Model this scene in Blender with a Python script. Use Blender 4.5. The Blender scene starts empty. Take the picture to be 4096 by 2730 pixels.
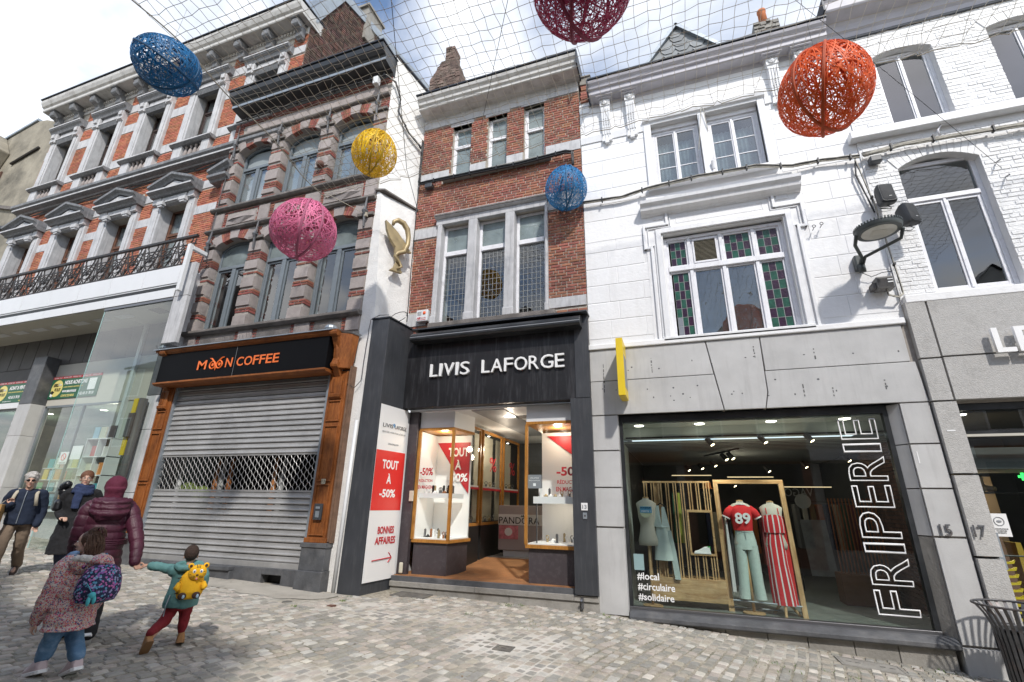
import bpy, math, random
from mathutils import Vector, Matrix, noise
R_ = math.radians
random.seed(7)
SC = bpy.context.scene
COL = SC.collection

# camera, sky, sun, exposure
cam_d = bpy.data.cameras.new("camera"); cam = bpy.data.objects.new("camera", cam_d); COL.objects.link(cam)
cam.matrix_world = Matrix(((0.94552473, 0.09218802, 0.31222485, 0.0),
                           (0.32511986, -0.31669735, -0.8910667, 0.0),
                           (0.01673511, 0.9440361, -0.32941734, 1.6),
                           (0, 0, 0, 1)))
cam_d.sensor_width = 36.0; cam_d.lens = 1870.0 / 4096 * 36.0; cam_d.clip_start = 0.05; cam_d.clip_end = 2000
SC.camera = cam
SUN_DIR = Vector((-0.60, 1.0, -1.15)).normalized()      # the way the light travels
SUN_EL = math.asin(-SUN_DIR.z)
world = bpy.data.worlds.new("World"); SC.world = world; world.use_nodes = True
wn = world.node_tree.nodes; wl = world.node_tree.links; wn.clear()
w_out = wn.new("ShaderNodeOutputWorld"); w_bg = wn.new("ShaderNodeBackground"); w_bg.inputs[1].default_value = 0.15
sky = wn.new("ShaderNodeTexSky"); sky.sky_type = 'NISHITA'; sky.sun_disc = False
sky.sun_elevation = SUN_EL; sky.sun_rotation = math.atan2(-SUN_DIR.x, -SUN_DIR.y); sky.air_density = 1.1; sky.dust_density = 0.6; sky.ozone_density = 1.5
tc = wn.new("ShaderNodeTexCoord"); sep = wn.new("ShaderNodeSeparateXYZ"); wl.new(tc.outputs['Generated'], sep.inputs[0])
mz = wn.new("ShaderNodeMath"); mz.operation = 'ADD'; mz.inputs[1].default_value = 0.22; wl.new(sep.outputs[2], mz.inputs[0])
mz2 = wn.new("ShaderNodeMath"); mz2.operation = 'MAXIMUM'; mz2.inputs[1].default_value = 0.05; wl.new(mz.outputs[0], mz2.inputs[0])
dv = wn.new("ShaderNodeVectorMath"); dv.operation = 'DIVIDE'; wl.new(tc.outputs['Generated'], dv.inputs[0])
cz = wn.new("ShaderNodeCombineXYZ")
for i in range(3): wl.new(mz2.outputs[0], cz.inputs[i])
wl.new(cz.outputs[0], dv.inputs[1])
cmap = wn.new("ShaderNodeMapping"); cmap.inputs['Location'].default_value = (3.1, 1.35, 0.0); cmap.inputs['Scale'].default_value = (1.0, 1.25, 0.6); wl.new(dv.outputs[0], cmap.inputs[0])
cn = wn.new("ShaderNodeTexNoise"); cn.inputs['Scale'].default_value = 1.7; cn.inputs['Detail'].default_value = 7; cn.inputs['Roughness'].default_value = 0.52; cn.inputs['Distortion'].default_value = 0.35
wl.new(cmap.outputs[0], cn.inputs['Vector'])
cr = wn.new("ShaderNodeValToRGB"); cr.color_ramp.elements[0].position = 0.40; cr.color_ramp.elements[1].position = 0.60; wl.new(cn.outputs['Fac'], cr.inputs[0])
cn2 = wn.new("ShaderNodeTexNoise"); cn2.inputs['Scale'].default_value = 3.4; cn2.inputs['Detail'].default_value = 5; wl.new(cmap.outputs[0], cn2.inputs['Vector'])
cc = wn.new("ShaderNodeValToRGB"); cc.color_ramp.elements[0].position = 0.3; cc.color_ramp.elements[0].color = (4.6, 4.9, 5.5, 1); cc.color_ramp.elements[1].position = 0.62; cc.color_ramp.elements[1].color = (6.9, 7.0, 7.1, 1)
wl.new(cn2.outputs['Fac'], cc.inputs[0])
wm = wn.new("ShaderNodeMix"); wm.data_type = 'RGBA'; wl.new(cr.outputs[0], wm.inputs[0]); wl.new(sky.outputs[0], wm.inputs[6]); wl.new(cc.outputs[0], wm.inputs[7])
wl.new(wm.outputs[2], w_bg.inputs[0]); wl.new(w_bg.outputs[0], w_out.inputs[0])
sun_d = bpy.data.lights.new("sun", 'SUN'); sun_d.energy = 2.5; sun_d.angle = R_(2.2); sun_d.color = (1.0, 0.955, 0.89)
sun = bpy.data.objects.new("sun", sun_d); COL.objects.link(sun); sun.rotation_mode = 'QUATERNION'; sun.rotation_quaternion = SUN_DIR.to_track_quat('-Z', 'Y'); sun.location = (10, -20, 25)
SC.view_settings.view_transform = 'Standard'; SC.view_settings.look = 'None'; SC.view_settings.exposure = 0.58; SC.view_settings.gamma = 1; SC.view_settings.use_curve_mapping = False
SC.render.engine = 'CYCLES'
SC.cycles.max_bounces = 7; SC.cycles.diffuse_bounces = 3; SC.cycles.glossy_bounces = 3; SC.cycles.transmission_bounces = 3; SC.cycles.transparent_max_bounces = 14
SC.cycles.caustics_reflective = False; SC.cycles.caustics_refractive = False; SC.cycles.sample_clamp_indirect = 6.0
try: SC.cycles.use_denoising = True
except Exception: pass

# tagging
def tag(o, label=None, cat=None, group=None, kind=None):
    if label: o['label'] = label
    if cat: o['category'] = cat
    if group: o['group'] = group
    if kind: o['kind'] = kind
    return o
def wloc(o):
    v = Vector((0, 0, 0))
    while o is not None: v += o.location; o = o.parent
    return v
def thing(name, label, cat, loc=(0, 0, 0), group=None):
    o = bpy.data.objects.new(name, None); COL.objects.link(o); o.location = loc; o.empty_display_size = 0.1
    return tag(o, label, cat, group)
def copy_thing(o, loc=None, rot=None, parent=None):
    c = o.copy(); COL.objects.link(c)
    if parent is not None: c.parent = parent
    if loc is not None: c.location = loc
    if rot is not None: c.rotation_euler = rot
    for ch in list(o.children): copy_thing(ch, parent=c)
    return c

# mesh builder
class MB:
    def __init__(s): s.v = []; s.f = []
    def add(s, v, f):
        n = len(s.v); s.v += [tuple(p) for p in v]; s.f += [tuple(i + n for i in q) for q in f]; return s
    def box(s, x0, x1, y0, y1, z0, z1):
        return s.add([(x0, y0, z0), (x1, y0, z0), (x1, y1, z0), (x0, y1, z0), (x0, y0, z1), (x1, y0, z1), (x1, y1, z1), (x0, y1, z1)],
                     [(0, 3, 2, 1), (4, 5, 6, 7), (0, 1, 5, 4), (1, 2, 6, 5), (2, 3, 7, 6), (3, 0, 4, 7)])
    def obox(s, c, u, v, w):      # centre and three half vectors
        c, u, v, w = map(Vector, (c, u, v, w)); P = [c + a * u + b * v + d * w for d in (-1, 1) for a, b in ((-1, -1), (1, -1), (1, 1), (-1, 1))]
        return s.add(P, [(0, 3, 2, 1), (4, 5, 6, 7), (0, 1, 5, 4), (1, 2, 6, 5), (2, 3, 7, 6), (3, 0, 4, 7)])
    def quad(s, a, b, c, d): return s.add([a, b, c, d], [(0, 1, 2, 3)])
    def prism(s, poly, y0, y1):   # polygon in x,z pushed through y
        n = len(poly); return s.add([(x, y0, z) for x, z in poly] + [(x, y1, z) for x, z in poly],
            [tuple(range(n)), tuple(range(2 * n - 1, n - 1, -1))] + [(i, (i + n), (i + 1) % n + n, (i + 1) % n) for i in range(n)])
    def prism_z(s, poly, z0, z1):
        n = len(poly); return s.add([(x, y, z0) for x, y in poly] + [(x, y, z1) for x, y in poly],
            [tuple(range(n - 1, -1, -1)), tuple(range(n, 2 * n))] + [(i, (i + 1) % n, (i + 1) % n + n, i + n) for i in range(n)])
    def prism_x(s, prof, x0, x1, dx0=None):   # profile in y,z along x (a moulding)
        n = len(prof); return s.add([(x0, y, z) for y, z in prof] + [(x1, y, z) for y, z in prof],
            [tuple(range(n - 1, -1, -1)), tuple(range(n, 2 * n))] + [(i, (i + 1) % n, (i + 1) % n + n, i + n) for i in range(n)])
    def tube(s, pts, r, n=6, closed=False, flat=None):
        pts = [Vector(p) for p in pts]; m = len(pts); up = Vector((0, 0, 1)); V = []; prev = None
        for i, p in enumerate(pts):
            a = pts[(i - 1) % m] if (closed or i > 0) else p; b = pts[(i + 1) % m] if (closed or i < m - 1) else p
            t = (b - a); t = t.normalized() if t.length > 1e-9 else Vector((0, 0, 1))
            if prev is None: q = t.cross(up if abs(t.z) < 0.9 else Vector((1, 0, 0))).normalized()
            else: q = (prev - t * prev.dot(t)); q = q.normalized() if q.length > 1e-6 else t.orthogonal().normalized()
            prev = q; w = t.cross(q); rr = r[i] if isinstance(r, (list, tuple)) else r
            for k in range(n):
                an = 2 * math.pi * k / n; V.append(p + q * math.cos(an) * rr + w * math.sin(an) * rr * (flat or 1))
        F = []
        for i in range(m if closed else m - 1):
            for k in range(n):
                a = i * n + k; b = i * n + (k + 1) % n; c = ((i + 1) % m) * n + (k + 1) % n; d = ((i + 1) % m) * n + k; F.append((a, b, c, d))
        if not closed: F.append(tuple(range(n - 1, -1, -1))); F.append(tuple((m - 1) * n + k for k in range(n)))
        return s.add(V, F)
    def loft(s, rings, cap=True):   # rings: lists of equal length
        n = len(rings[0]); V = [p for r in rings for p in r]; F = []
        for i in range(len(rings) - 1):
            for k in range(n): F.append((i * n + k, i * n + (k + 1) % n, (i + 1) * n + (k + 1) % n, (i + 1) * n + k))
        if cap: F.append(tuple(range(n - 1, -1, -1))); F.append(tuple((len(rings) - 1) * n + k for k in range(n)))
        return s.add(V, F)
    def lathe(s, c, prof, n=12, axis='z'):   # prof: (radius, height)
        rings = []
        for r, h in prof:
            ring = []
            for k in range(n):
                a = 2 * math.pi * k / n; x, y = r * math.cos(a), r * math.sin(a)
                ring.append({'z': (c[0] + x, c[1] + y, c[2] + h), 'y': (c[0] + x, c[1] + h, c[2] - y), 'x': (c[0] + h, c[1] + x, c[2] + y)}[axis])
            rings.append(ring)
        return s.loft(rings)
    def ell(s, c, r, n=14, m=9, mat=None):
        c = Vector(c); rings = []
        for i in range(m + 1):
            t = math.pi * (i + 0.02) / (m + 0.04); ring = []
            for k in range(n):
                a = 2 * math.pi * k / n; p = Vector((r[0] * math.sin(t) * math.cos(a), r[1] * math.sin(t) * math.sin(a), -r[2] * math.cos(t)))
                if mat is not None: p = mat @ p
                ring.append(c + p)
            rings.append(ring)
        return s.loft(rings)
    def mesh(s, name, off=Vector((0, 0, 0)), mat=None, smooth=False):
        me = bpy.data.meshes.new(name); me.from_pydata([(p[0] - off.x, p[1] - off.y, p[2] - off.z) for p in s.v], [], s.f)
        if mat is not None: me.materials.append(mat)
        if smooth: me.polygons.foreach_set('use_smooth', [True] * len(me.polygons))
        me.update(); return me
    def obj(s, name, mat, parent=None, smooth=False, bevel=0, kind=None, label=None, auto=None):
        off = wloc(parent); me = s.mesh(name, off, mat, smooth or auto is not None)
        if auto is not None:
            try: me.set_sharp_from_angle(angle=R_(auto))
            except Exception: pass
        o = bpy.data.objects.new(name, me); COL.objects.link(o)
        if parent is not None: o.parent = parent
        if bevel:
            b = o.modifiers.new('bevel', 'BEVEL'); b.width = bevel; b.segments = 2; b.limit_method = 'ANGLE'; b.angle_limit = R_(40)
        if kind: o['kind'] = kind
        if label: o['label'] = label
        return o
def piece(name, me, loc, parent, scale=(1, 1, 1), rot=None):
    o = bpy.data.objects.new(name, me); COL.objects.link(o); o.parent = parent; o.location = Vector(loc) - wloc(parent); o.scale = scale
    if rot is not None: o.rotation_euler = rot
    return o
def single(name, mb, mat, label, cat, group=None, base=None, **k):   # a thing that is one mesh, origin at its base
    if base is None:
        xs = [p[0] for p in mb.v]; ys = [p[1] for p in mb.v]; zs = [p[2] for p in mb.v]; base = ((min(xs) + max(xs)) / 2, (min(ys) + max(ys)) / 2, min(zs))
    b = Vector(base); mb.v = [(p[0] - b.x, p[1] - b.y, p[2] - b.z) for p in mb.v]
    o = mb.obj(name, mat, None, **k); o.location = b; return tag(o, label, cat, group)

# materials
MATS = {}
def mat(name, col, rough=0.7, var=0.0, vscale=3.0, bump=0.0, bscale=40.0, metal=0.0, spec=0.5, island=0.0, dirt=None, dscale=0.8, damt=0.5, streak=False, emit=0.0, col2=None, island_hue=0.0, coat=0.0):
    if name in MATS: return MATS[name]
    m = bpy.data.materials.new(name); m.use_nodes = True; N = m.node_tree.nodes; L = m.node_tree.links; b = N['Principled BSDF']
    b.inputs['Roughness'].default_value = rough; b.inputs['Metallic'].default_value = metal; b.inputs['Specular IOR Level'].default_value = spec
    if coat: b.inputs['Coat Weight'].default_value = coat
    tcn = N.new('ShaderNodeTexCoord'); ge = N.new('ShaderNodeNewGeometry')
    c = N.new('ShaderNodeRGB'); c.outputs[0].default_value = (*col, 1); cur = c.outputs[0]
    if col2 is not None:
        nz = N.new('ShaderNodeTexNoise'); nz.inputs['Scale'].default_value = vscale * 0.6; nz.inputs['Detail'].default_value = 6; L.new(ge.outputs['Position'], nz.inputs['Vector'])
        r = N.new('ShaderNodeValToRGB'); r.color_ramp.elements[0].position = 0.42; r.color_ramp.elements[1].position = 0.6; L.new(nz.outputs['Fac'], r.inputs[0])
        mx = N.new('ShaderNodeMix'); mx.data_type = 'RGBA'; L.new(r.outputs[0], mx.inputs[0]); L.new(cur, mx.inputs[6]); mx.inputs[7].default_value = (*col2, 1); cur = mx.outputs[2]
    if island or island_hue:
        oi = N.new('ShaderNodeObjectInfo'); ad = N.new('ShaderNodeMath'); ad.operation = 'ADD'; L.new(ge.outputs['Random Per Island'], ad.inputs[0]); L.new(oi.outputs['Random'], ad.inputs[1])
        fr = N.new('ShaderNodeMath'); fr.operation = 'FRACT'; L.new(ad.outputs[0], fr.inputs[0])
        mr = N.new('ShaderNodeMapRange'); mr.inputs[3].default_value = 1 - island; mr.inputs[4].default_value = 1 + island; L.new(fr.outputs[0], mr.inputs[0])
        m7 = N.new('ShaderNodeMath'); m7.operation = 'MULTIPLY'; m7.inputs[1].default_value = 7.31; L.new(fr.outputs[0], m7.inputs[0])
        f2 = N.new('ShaderNodeMath'); f2.operation = 'FRACT'; L.new(m7.outputs[0], f2.inputs[0])
        mh = N.new('ShaderNodeMapRange'); mh.inputs[3].default_value = 0.5 - island_hue; mh.inputs[4].default_value = 0.5 + island_hue; L.new(f2.outputs[0], mh.inputs[0])
        hs = N.new('ShaderNodeHueSaturation'); L.new(mh.outputs[0], hs.inputs['Hue']); L.new(mr.outputs[0], hs.inputs['Value']); L.new(cur, hs.inputs['Color']); cur = hs.outputs[0]
    if var:
        nz = N.new('ShaderNodeTexNoise'); nz.inputs['Scale'].default_value = vscale; nz.inputs['Detail'].default_value = 8; nz.inputs['Roughness'].default_value = 0.6; L.new(ge.outputs['Position'], nz.inputs['Vector'])
        mr = N.new('ShaderNodeMapRange'); mr.inputs[1].default_value = 0.3; mr.inputs[2].default_value = 0.7; mr.inputs[3].default_value = 1 - var; mr.inputs[4].default_value = 1 + var; L.new(nz.outputs['Fac'], mr.inputs[0])
        hs = N.new('ShaderNodeHueSaturation'); L.new(mr.outputs[0], hs.inputs['Value']); L.new(cur, hs.inputs['Color']); cur = hs.outputs[0]
    if dirt is not None:
        nz = N.new('ShaderNodeTexNoise'); nz.inputs['Scale'].default_value = dscale; nz.inputs['Detail'].default_value = 9; nz.inputs['Roughness'].default_value = 0.68
        mp = N.new('ShaderNodeMapping'); mp.inputs['Scale'].default_value = (9, 9, 0.9) if streak else (1, 1, 1); L.new(ge.outputs['Position'], mp.inputs[0]); L.new(mp.outputs[0], nz.inputs['Vector'])
        r = N.new('ShaderNodeValToRGB'); r.color_ramp.elements[0].position = 0.5; r.color_ramp.elements[1].position = 0.72; r.color_ramp.elements[1].color = (damt, damt, damt, 1); L.new(nz.outputs['Fac'], r.inputs[0])
        mx = N.new('ShaderNodeMix'); mx.data_type = 'RGBA'; L.new(r.outputs[0], mx.inputs[0]); L.new(cur, mx.inputs[6]); mx.inputs[7].default_value = (*dirt, 1); cur = mx.outputs[2]
    L.new(cur, b.inputs['Base Color'])
    if bump:
        nz = N.new('ShaderNodeTexNoise'); nz.inputs['Scale'].default_value = bscale; nz.inputs['Detail'].default_value = 6; nz.inputs['Roughness'].default_value = 0.6; L.new(ge.outputs['Position'], nz.inputs['Vector'])
        bp = N.new('ShaderNodeBump'); bp.inputs['Strength'].default_value = bump; bp.inputs['Distance'].default_value = 0.02; L.new(nz.outputs['Fac'], bp.inputs['Height']); L.new(bp.outputs[0], b.inputs['Normal'])
    if emit: b.inputs['Emission Color'].default_value = (*col, 1); b.inputs['Emission Strength'].default_value = emit
    MATS[name] = m; return m
def glass(name, tint=(0.9, 0.95, 0.93), refl=1.0, rough=0.0, wob=0.0, fog=0.0, fogcol=(0.6, 0.65, 0.65)):
    m = bpy.data.materials.new(name); m.use_nodes = True; N = m.node_tree.nodes; L = m.node_tree.links; N.clear()
    o = N.new('ShaderNodeOutputMaterial'); t = N.new('ShaderNodeBsdfTransparent'); t.inputs[0].default_value = (*tint, 1)
    g = N.new('ShaderNodeBsdfGlossy'); g.inputs['Roughness'].default_value = rough; fr = N.new('ShaderNodeFresnel'); fr.inputs['IOR'].default_value = 1.52
    k = N.new('ShaderNodeMath'); k.operation = 'MULTIPLY'; k.inputs[1].default_value = refl; k.use_clamp = True; L.new(fr.outputs[0], k.inputs[0])
    gb = N.new('ShaderNodeNewGeometry'); iv = N.new('ShaderNodeMath'); iv.operation = 'SUBTRACT'; iv.inputs[0].default_value = 1.0; L.new(gb.outputs['Backfacing'], iv.inputs[1]); kk = N.new('ShaderNodeMath'); kk.operation = 'MULTIPLY'; L.new(k.outputs[0], kk.inputs[0]); L.new(iv.outputs[0], kk.inputs[1]); k = kk
    mx = N.new('ShaderNodeMixShader'); L.new(k.outputs[0], mx.inputs[0]); L.new(g.outputs[0], mx.inputs[2])
    if fog:
        d = N.new('ShaderNodeBsdfDiffuse'); d.inputs[0].default_value = (*fogcol, 1); ge = N.new('ShaderNodeNewGeometry'); nz = N.new('ShaderNodeTexNoise'); nz.inputs['Scale'].default_value = 2.2; nz.inputs['Detail'].default_value = 7; L.new(ge.outputs['Position'], nz.inputs['Vector'])
        q = N.new('ShaderNodeMath'); q.operation = 'MULTIPLY'; q.inputs[1].default_value = fog * 2; q.use_clamp = True; L.new(nz.outputs['Fac'], q.inputs[0]); m2 = N.new('ShaderNodeMixShader'); L.new(q.outputs[0], m2.inputs[0]); L.new(t.outputs[0], m2.inputs[1]); L.new(d.outputs[0], m2.inputs[2]); L.new(m2.outputs[0], mx.inputs[1])
    else: L.new(t.outputs[0], mx.inputs[1])
    if wob:
        ge = N.new('ShaderNodeNewGeometry'); nz = N.new('ShaderNodeTexNoise'); nz.inputs['Scale'].default_value = 1.6 if wob < 0.3 else 30; L.new(ge.outputs['Position'], nz.inputs['Vector'])
        bp = N.new('ShaderNodeBump'); bp.inputs['Strength'].default_value = wob; bp.inputs['Distance'].default_value = 0.03; L.new(nz.outputs['Fac'], bp.inputs['Height']); L.new(bp.outputs[0], g.inputs['Normal']); L.new(bp.outputs[0], fr.inputs['Normal'])
    L.new(mx.outputs[0], o.inputs[0]); MATS[name] = m; return m
def wood(name, c1, c2, scale=6.0, along='z', rough=0.55):
    m = mat(name, c1, rough, spec=.3); N = m.node_tree.nodes; L = m.node_tree.links; b = N['Principled BSDF']; ge = [n for n in N if n.type == 'NEW_GEOMETRY'][0]
    mp = N.new('ShaderNodeMapping'); s = {'x': (0.6, 8, 8), 'y': (8, 0.6, 8), 'z': (8, 8, 0.6)}[along]; mp.inputs['Scale'].default_value = s; L.new(ge.outputs['Position'], mp.inputs[0])
    nz = N.new('ShaderNodeTexNoise'); nz.inputs['Scale'].default_value = scale; nz.inputs['Detail'].default_value = 5; nz.inputs['Distortion'].default_value = 1.6; L.new(mp.outputs[0], nz.inputs['Vector'])
    r = N.new('ShaderNodeValToRGB'); r.color_ramp.elements[0].position = 0.36; r.color_ramp.elements[1].position = 0.64; r.color_ramp.elements[0].color = (*c1, 1); r.color_ramp.elements[1].color = (*c2, 1); L.new(nz.outputs['Fac'], r.inputs[0]); L.new(r.outputs[0], b.inputs['Base Color'])
    bp = N.new('ShaderNodeBump'); bp.inputs['Strength'].default_value = 0.12; bp.inputs['Distance'].default_value = 0.01; L.new(nz.outputs['Fac'], bp.inputs['Height']); L.new(bp.outputs[0], b.inputs['Normal'])
    gn = N.new('ShaderNodeTexNoise'); gn.inputs['Scale'].default_value = 3.0; gn.inputs['Detail'].default_value = 8; gn.inputs['Roughness'].default_value = .7; L.new(ge.outputs['Position'], gn.inputs['Vector']); gr_ = N.new('ShaderNodeMapRange'); gr_.inputs[1].default_value = .35; gr_.inputs[2].default_value = .7; gr_.inputs[3].default_value = 1.12; gr_.inputs[4].default_value = .62; L.new(gn.outputs['Fac'], gr_.inputs[0]); hv = N.new('ShaderNodeHueSaturation'); L.new(gr_.outputs[0], hv.inputs['Value']); L.new(r.outputs[0], hv.inputs['Color']); L.new(hv.outputs[0], b.inputs['Base Color']); return m

M = {}
M['brick_o'] = mat('orange_brick', (0.42, 0.155, 0.088), 0.85, 0.14, 8, 0.35, 60, island=0.24, island_hue=0.012, dirt=(0.10, 0.045, 0.03), dscale=1.2, damt=0.55)
M['brick_r'] = mat('dark_red_brick', (0.25, 0.085, 0.062), 0.85, 0.18, 9, 0.4, 60, island=0.32, island_hue=0.012, dirt=(0.07, 0.04, 0.035), dscale=1.4, damt=0.6)
M['brick_b'] = mat('brown_red_brick', (0.30, 0.12, 0.078), 0.85, 0.16, 9, 0.45, 60, island=0.24, island_hue=0.015, dirt=(0.09, 0.045, 0.04), dscale=1.7, damt=0.6)
M['brick_w'] = mat('white_painted_brick', (0.79, 0.79, 0.79), 0.55, 0.04, 2, 0.6, 30, island=0.03, dirt=(0.5, 0.49, 0.47), dscale=1.0, damt=0.35, streak=True)
M['mortar'] = mat('cream_mortar', (0.46, 0.42, 0.36), 0.95, 0.15, 12, 0.3, 80)
M['mortar_d'] = mat('grey_mortar', (0.34, 0.31, 0.28), 0.95, 0.15, 12, 0.3, 80)
M['mortar_w'] = mat('white_painted_joint', (0.77, 0.77, 0.77), 0.6, 0.03, 5, 0.3, 60)
M['stone_b'] = mat('blue_grey_limestone', (0.50, 0.50, 0.51), 0.8, 0.14, 4, 0.15, 60, dirt=(0.20, 0.20, 0.21), dscale=1.5, damt=0.6, streak=True)
M['stone_k'] = mat('blackened_limestone_moulding', (0.17, 0.175, 0.185), 0.6, 0.25, 3, 0.2, 50, dirt=(0.42, 0.42, 0.43), dscale=2.5, damt=0.7, streak=True)
M['stone_m'] = mat('weathered_mauve_limestone', (0.33, 0.29, 0.275), 0.85, 0.12, 5, 0.5, 40, island=0.10, dirt=(0.13, 0.11, 0.10), dscale=2.2, damt=0.6)
M['stone_dk'] = mat('soot_stained_sill_stone', (0.15, 0.135, 0.125), 0.85, 0.25, 4, 0.5, 30, dirt=(0.30, 0.27, 0.25), dscale=2, damt=0.6)
M['stone_g'] = mat('smooth_grey_bluestone', (0.49, 0.488, 0.485), 0.62, 0.09, 2.2, 0.08, 60, island=0.05, dirt=(0.33, 0.325, 0.32), dscale=1.1, damt=0.4, streak=True)
M['stone_s'] = mat('sawn_grey_granite', (0.46, 0.45, 0.435), 0.85, 0.10, 30, 0.6, 55, island=0.04, dirt=(0.20, 0.19, 0.18), dscale=2.5, damt=0.4)
M['plinth'] = mat('dark_bluestone_plinth', (0.085, 0.088, 0.095), 0.5, 0.3, 4, 0.3, 30, dirt=(0.28, 0.27, 0.26), dscale=2.2, damt=0.35)
M['plinth_s'] = mat('stained_limestone_plinth', (0.30, 0.285, 0.26), 0.85, 0.22, 5, 0.5, 30, island=0.12, dirt=(0.08, 0.07, 0.055), dscale=2.5, damt=0.7)
M['render_w'] = mat('rough_white_render', (0.78, 0.77, 0.75), 0.9, 0.05, 3, 0.8, 30, dirt=(0.42, 0.41, 0.39), dscale=1.3, damt=0.4)
M['paint_w'] = mat('white_masonry_paint', (0.80, 0.80, 0.805), 0.6, 0.03, 1.5, 0.3, 14, island=0.022, dirt=(0.58, 0.57, 0.55), dscale=0.6, damt=0.26, streak=True)
M['trim_w'] = mat('white_trim_paint', (0.75, 0.755, 0.77), 0.5, 0.04, 6, 0.12, 25, dirt=(0.48, 0.47, 0.45), dscale=1.2, damt=0.35, streak=True)
M['frame_w'] = mat('white_window_paint', (0.77, 0.77, 0.80), 0.4, 0.04, 8, 0.06, 60, dirt=(0.42, 0.40, 0.40), dscale=9, damt=0.35)
M['cornice_w'] = mat('weathered_white_cornice_paint', (0.56, 0.55, 0.53), 0.6, 0.1, 5, 0.2, 30, dirt=(0.24, 0.22, 0.20), dscale=3, damt=0.7)
M['cornice_g'] = mat('pale_grey_cornice_paint', (0.47, 0.46, 0.50), 0.55, 0.06, 5, 0.1, 30, dirt=(0.3, 0.29, 0.3), dscale=3, damt=0.4)
M['lead'] = mat('dark_zinc_edge', (0.04, 0.045, 0.055), 0.5, 0.2, 5, metal=0.4)
M['zinc'] = mat('grey_zinc_sheet', (0.33, 0.37, 0.41), 0.45, 0.12, 4, metal=0.5, dirt=(0.18, 0.18, 0.18), dscale=3, damt=0.5)
M['black_p'] = mat('black_gloss_paint', (0.022, 0.024, 0.027), 0.33, 0.3, 3, dirt=(0.12, 0.12, 0.125), dscale=1.5, damt=0.25)
M['frame_g'] = mat('slate_grey_window_frame', (0.16, 0.185, 0.205), 0.4, 0.05, 8)
M['frame_d'] = mat('dark_brown_window_frame', (0.045, 0.028, 0.025), 0.35)
M['frame_b'] = mat('brown_window_frame', (0.13, 0.055, 0.03), 0.4, 0.15, 9)
M['curtain'] = mat('pale_net_curtain', (0.52, 0.55, 0.56), 0.9, 0.15, 9)
M['blindw'] = mat('pale_window_blind', (0.55, 0.56, 0.57), 0.9, 0.04, 2)
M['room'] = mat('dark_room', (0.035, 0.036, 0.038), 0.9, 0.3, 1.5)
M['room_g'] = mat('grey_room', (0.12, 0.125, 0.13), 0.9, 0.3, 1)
M['glass'] = glass('window_glass', (0.80, 0.84, 0.85), 3.4, wob=0.07)
M['glass_old'] = glass('old_window_glass', (0.7, 0.75, 0.76), 3.2, wob=0.18, fog=0.05)
M['glass_m'] = glass('milky_pane', (0.6, 0.65, 0.65), 1.5, wob=0.05, fog=0.5, fogcol=(0.36, 0.42, 0.42))
M['glass_shop'] = glass('shop_window_glass', (0.90, 0.94, 0.925), 2.0)
M['glass_clear'] = glass('clear_display_glass', (0.95, 0.98, 0.97), 0.9)
M['iron'] = mat('black_wrought_iron', (0.02, 0.018, 0.017), 0.5, 0.2, 20, 0.2, 60, dirt=(0.10, 0.04, 0.02), dscale=9, damt=0.4)
M['iron_g'] = mat('grey_rusted_iron', (0.10, 0.105, 0.115), 0.6, 0.3, 12, dirt=(0.13, 0.06, 0.03), dscale=9, damt=0.4)
M['cable'] = mat('black_cable', (0.018, 0.018, 0.02), 0.5)
M['cable_w'] = mat('dirty_beige_cable', (0.38, 0.36, 0.31), 0.6, 0.4, 9)
M['panel_w'] = mat('white_fascia_panel', (0.70, 0.71, 0.72), 0.45, 0.03, 2, island=0.02)
M['soffit'] = mat('cream_soffit', (0.50, 0.48, 0.42), 0.6, 0.03, 2)
M['clad_d'] = mat('dark_grey_cladding', (0.085, 0.08, 0.078), 0.6, 0.2, 2, island=0.12)
M['clad_a'] = mat('anthracite_metal_cladding', (0.045, 0.048, 0.055), 0.42, 0.18, 2, dirt=(0.16, 0.16, 0.165), dscale=2.2, damt=0.22, streak=True)
M['clad_k'] = mat('black_sign_board', (0.013, 0.013, 0.015), 0.4, 0.3, 2, dirt=(0.10, 0.10, 0.11), dscale=1.6, damt=0.5, streak=True)
M['oak'] = wood('varnished_oak', (0.33, 0.115, 0.03), (0.20, 0.06, 0.016), 5)
M['oakx'] = wood('varnished_oak_rail', (0.35, 0.12, 0.03), (0.20, 0.06, 0.016), 5, 'x')
M['oak_y'] = wood('yellow_oak_frame', (0.50, 0.24, 0.055), (0.38, 0.16, 0.035), 5, 'z', 0.35)
M['pine'] = wood('pale_pine', (0.62, 0.42, 0.23), (0.50, 0.30, 0.14), 3, 'z', 0.5)
M['pinex'] = wood('pale_pine_board', (0.62, 0.42, 0.22), (0.44, 0.25, 0.11), 2.2, 'x', 0.5)
M['steel'] = mat('galvanised_shutter_steel', (0.40, 0.395, 0.39), 0.38, 0.14, 1.6, 0.2, 7, metal=0.35, island=0.08, dirt=(0.17, 0.165, 0.16), dscale=1.1, damt=0.5)
M['steel_d'] = mat('dark_steel_rod', (0.2, 0.2, 0.21), 0.35, metal=0.8)
M['white'] = mat('plain_white', (0.78, 0.78, 0.78), 0.45)
M['whitel'] = mat('white_vinyl', (0.85, 0.85, 0.85), 0.5)
M['red'] = mat('bright_red_print', (0.70, 0.03, 0.025), 0.4)
M['redd'] = mat('crimson_print', (0.50, 0.02, 0.03), 0.45)
M['grey_l'] = mat('grey_print', (0.25, 0.26, 0.28), 0.5)
M['black'] = mat('plain_black', (0.015, 0.015, 0.015), 0.5)
M['orange_l'] = mat('orange_sign_letter', (0.85, 0.17, 0.03), 0.45)
M['yellow'] = mat('yellow_sign_plastic', (0.75, 0.54, 0.02), 0.4, 0.05, 3)
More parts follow.
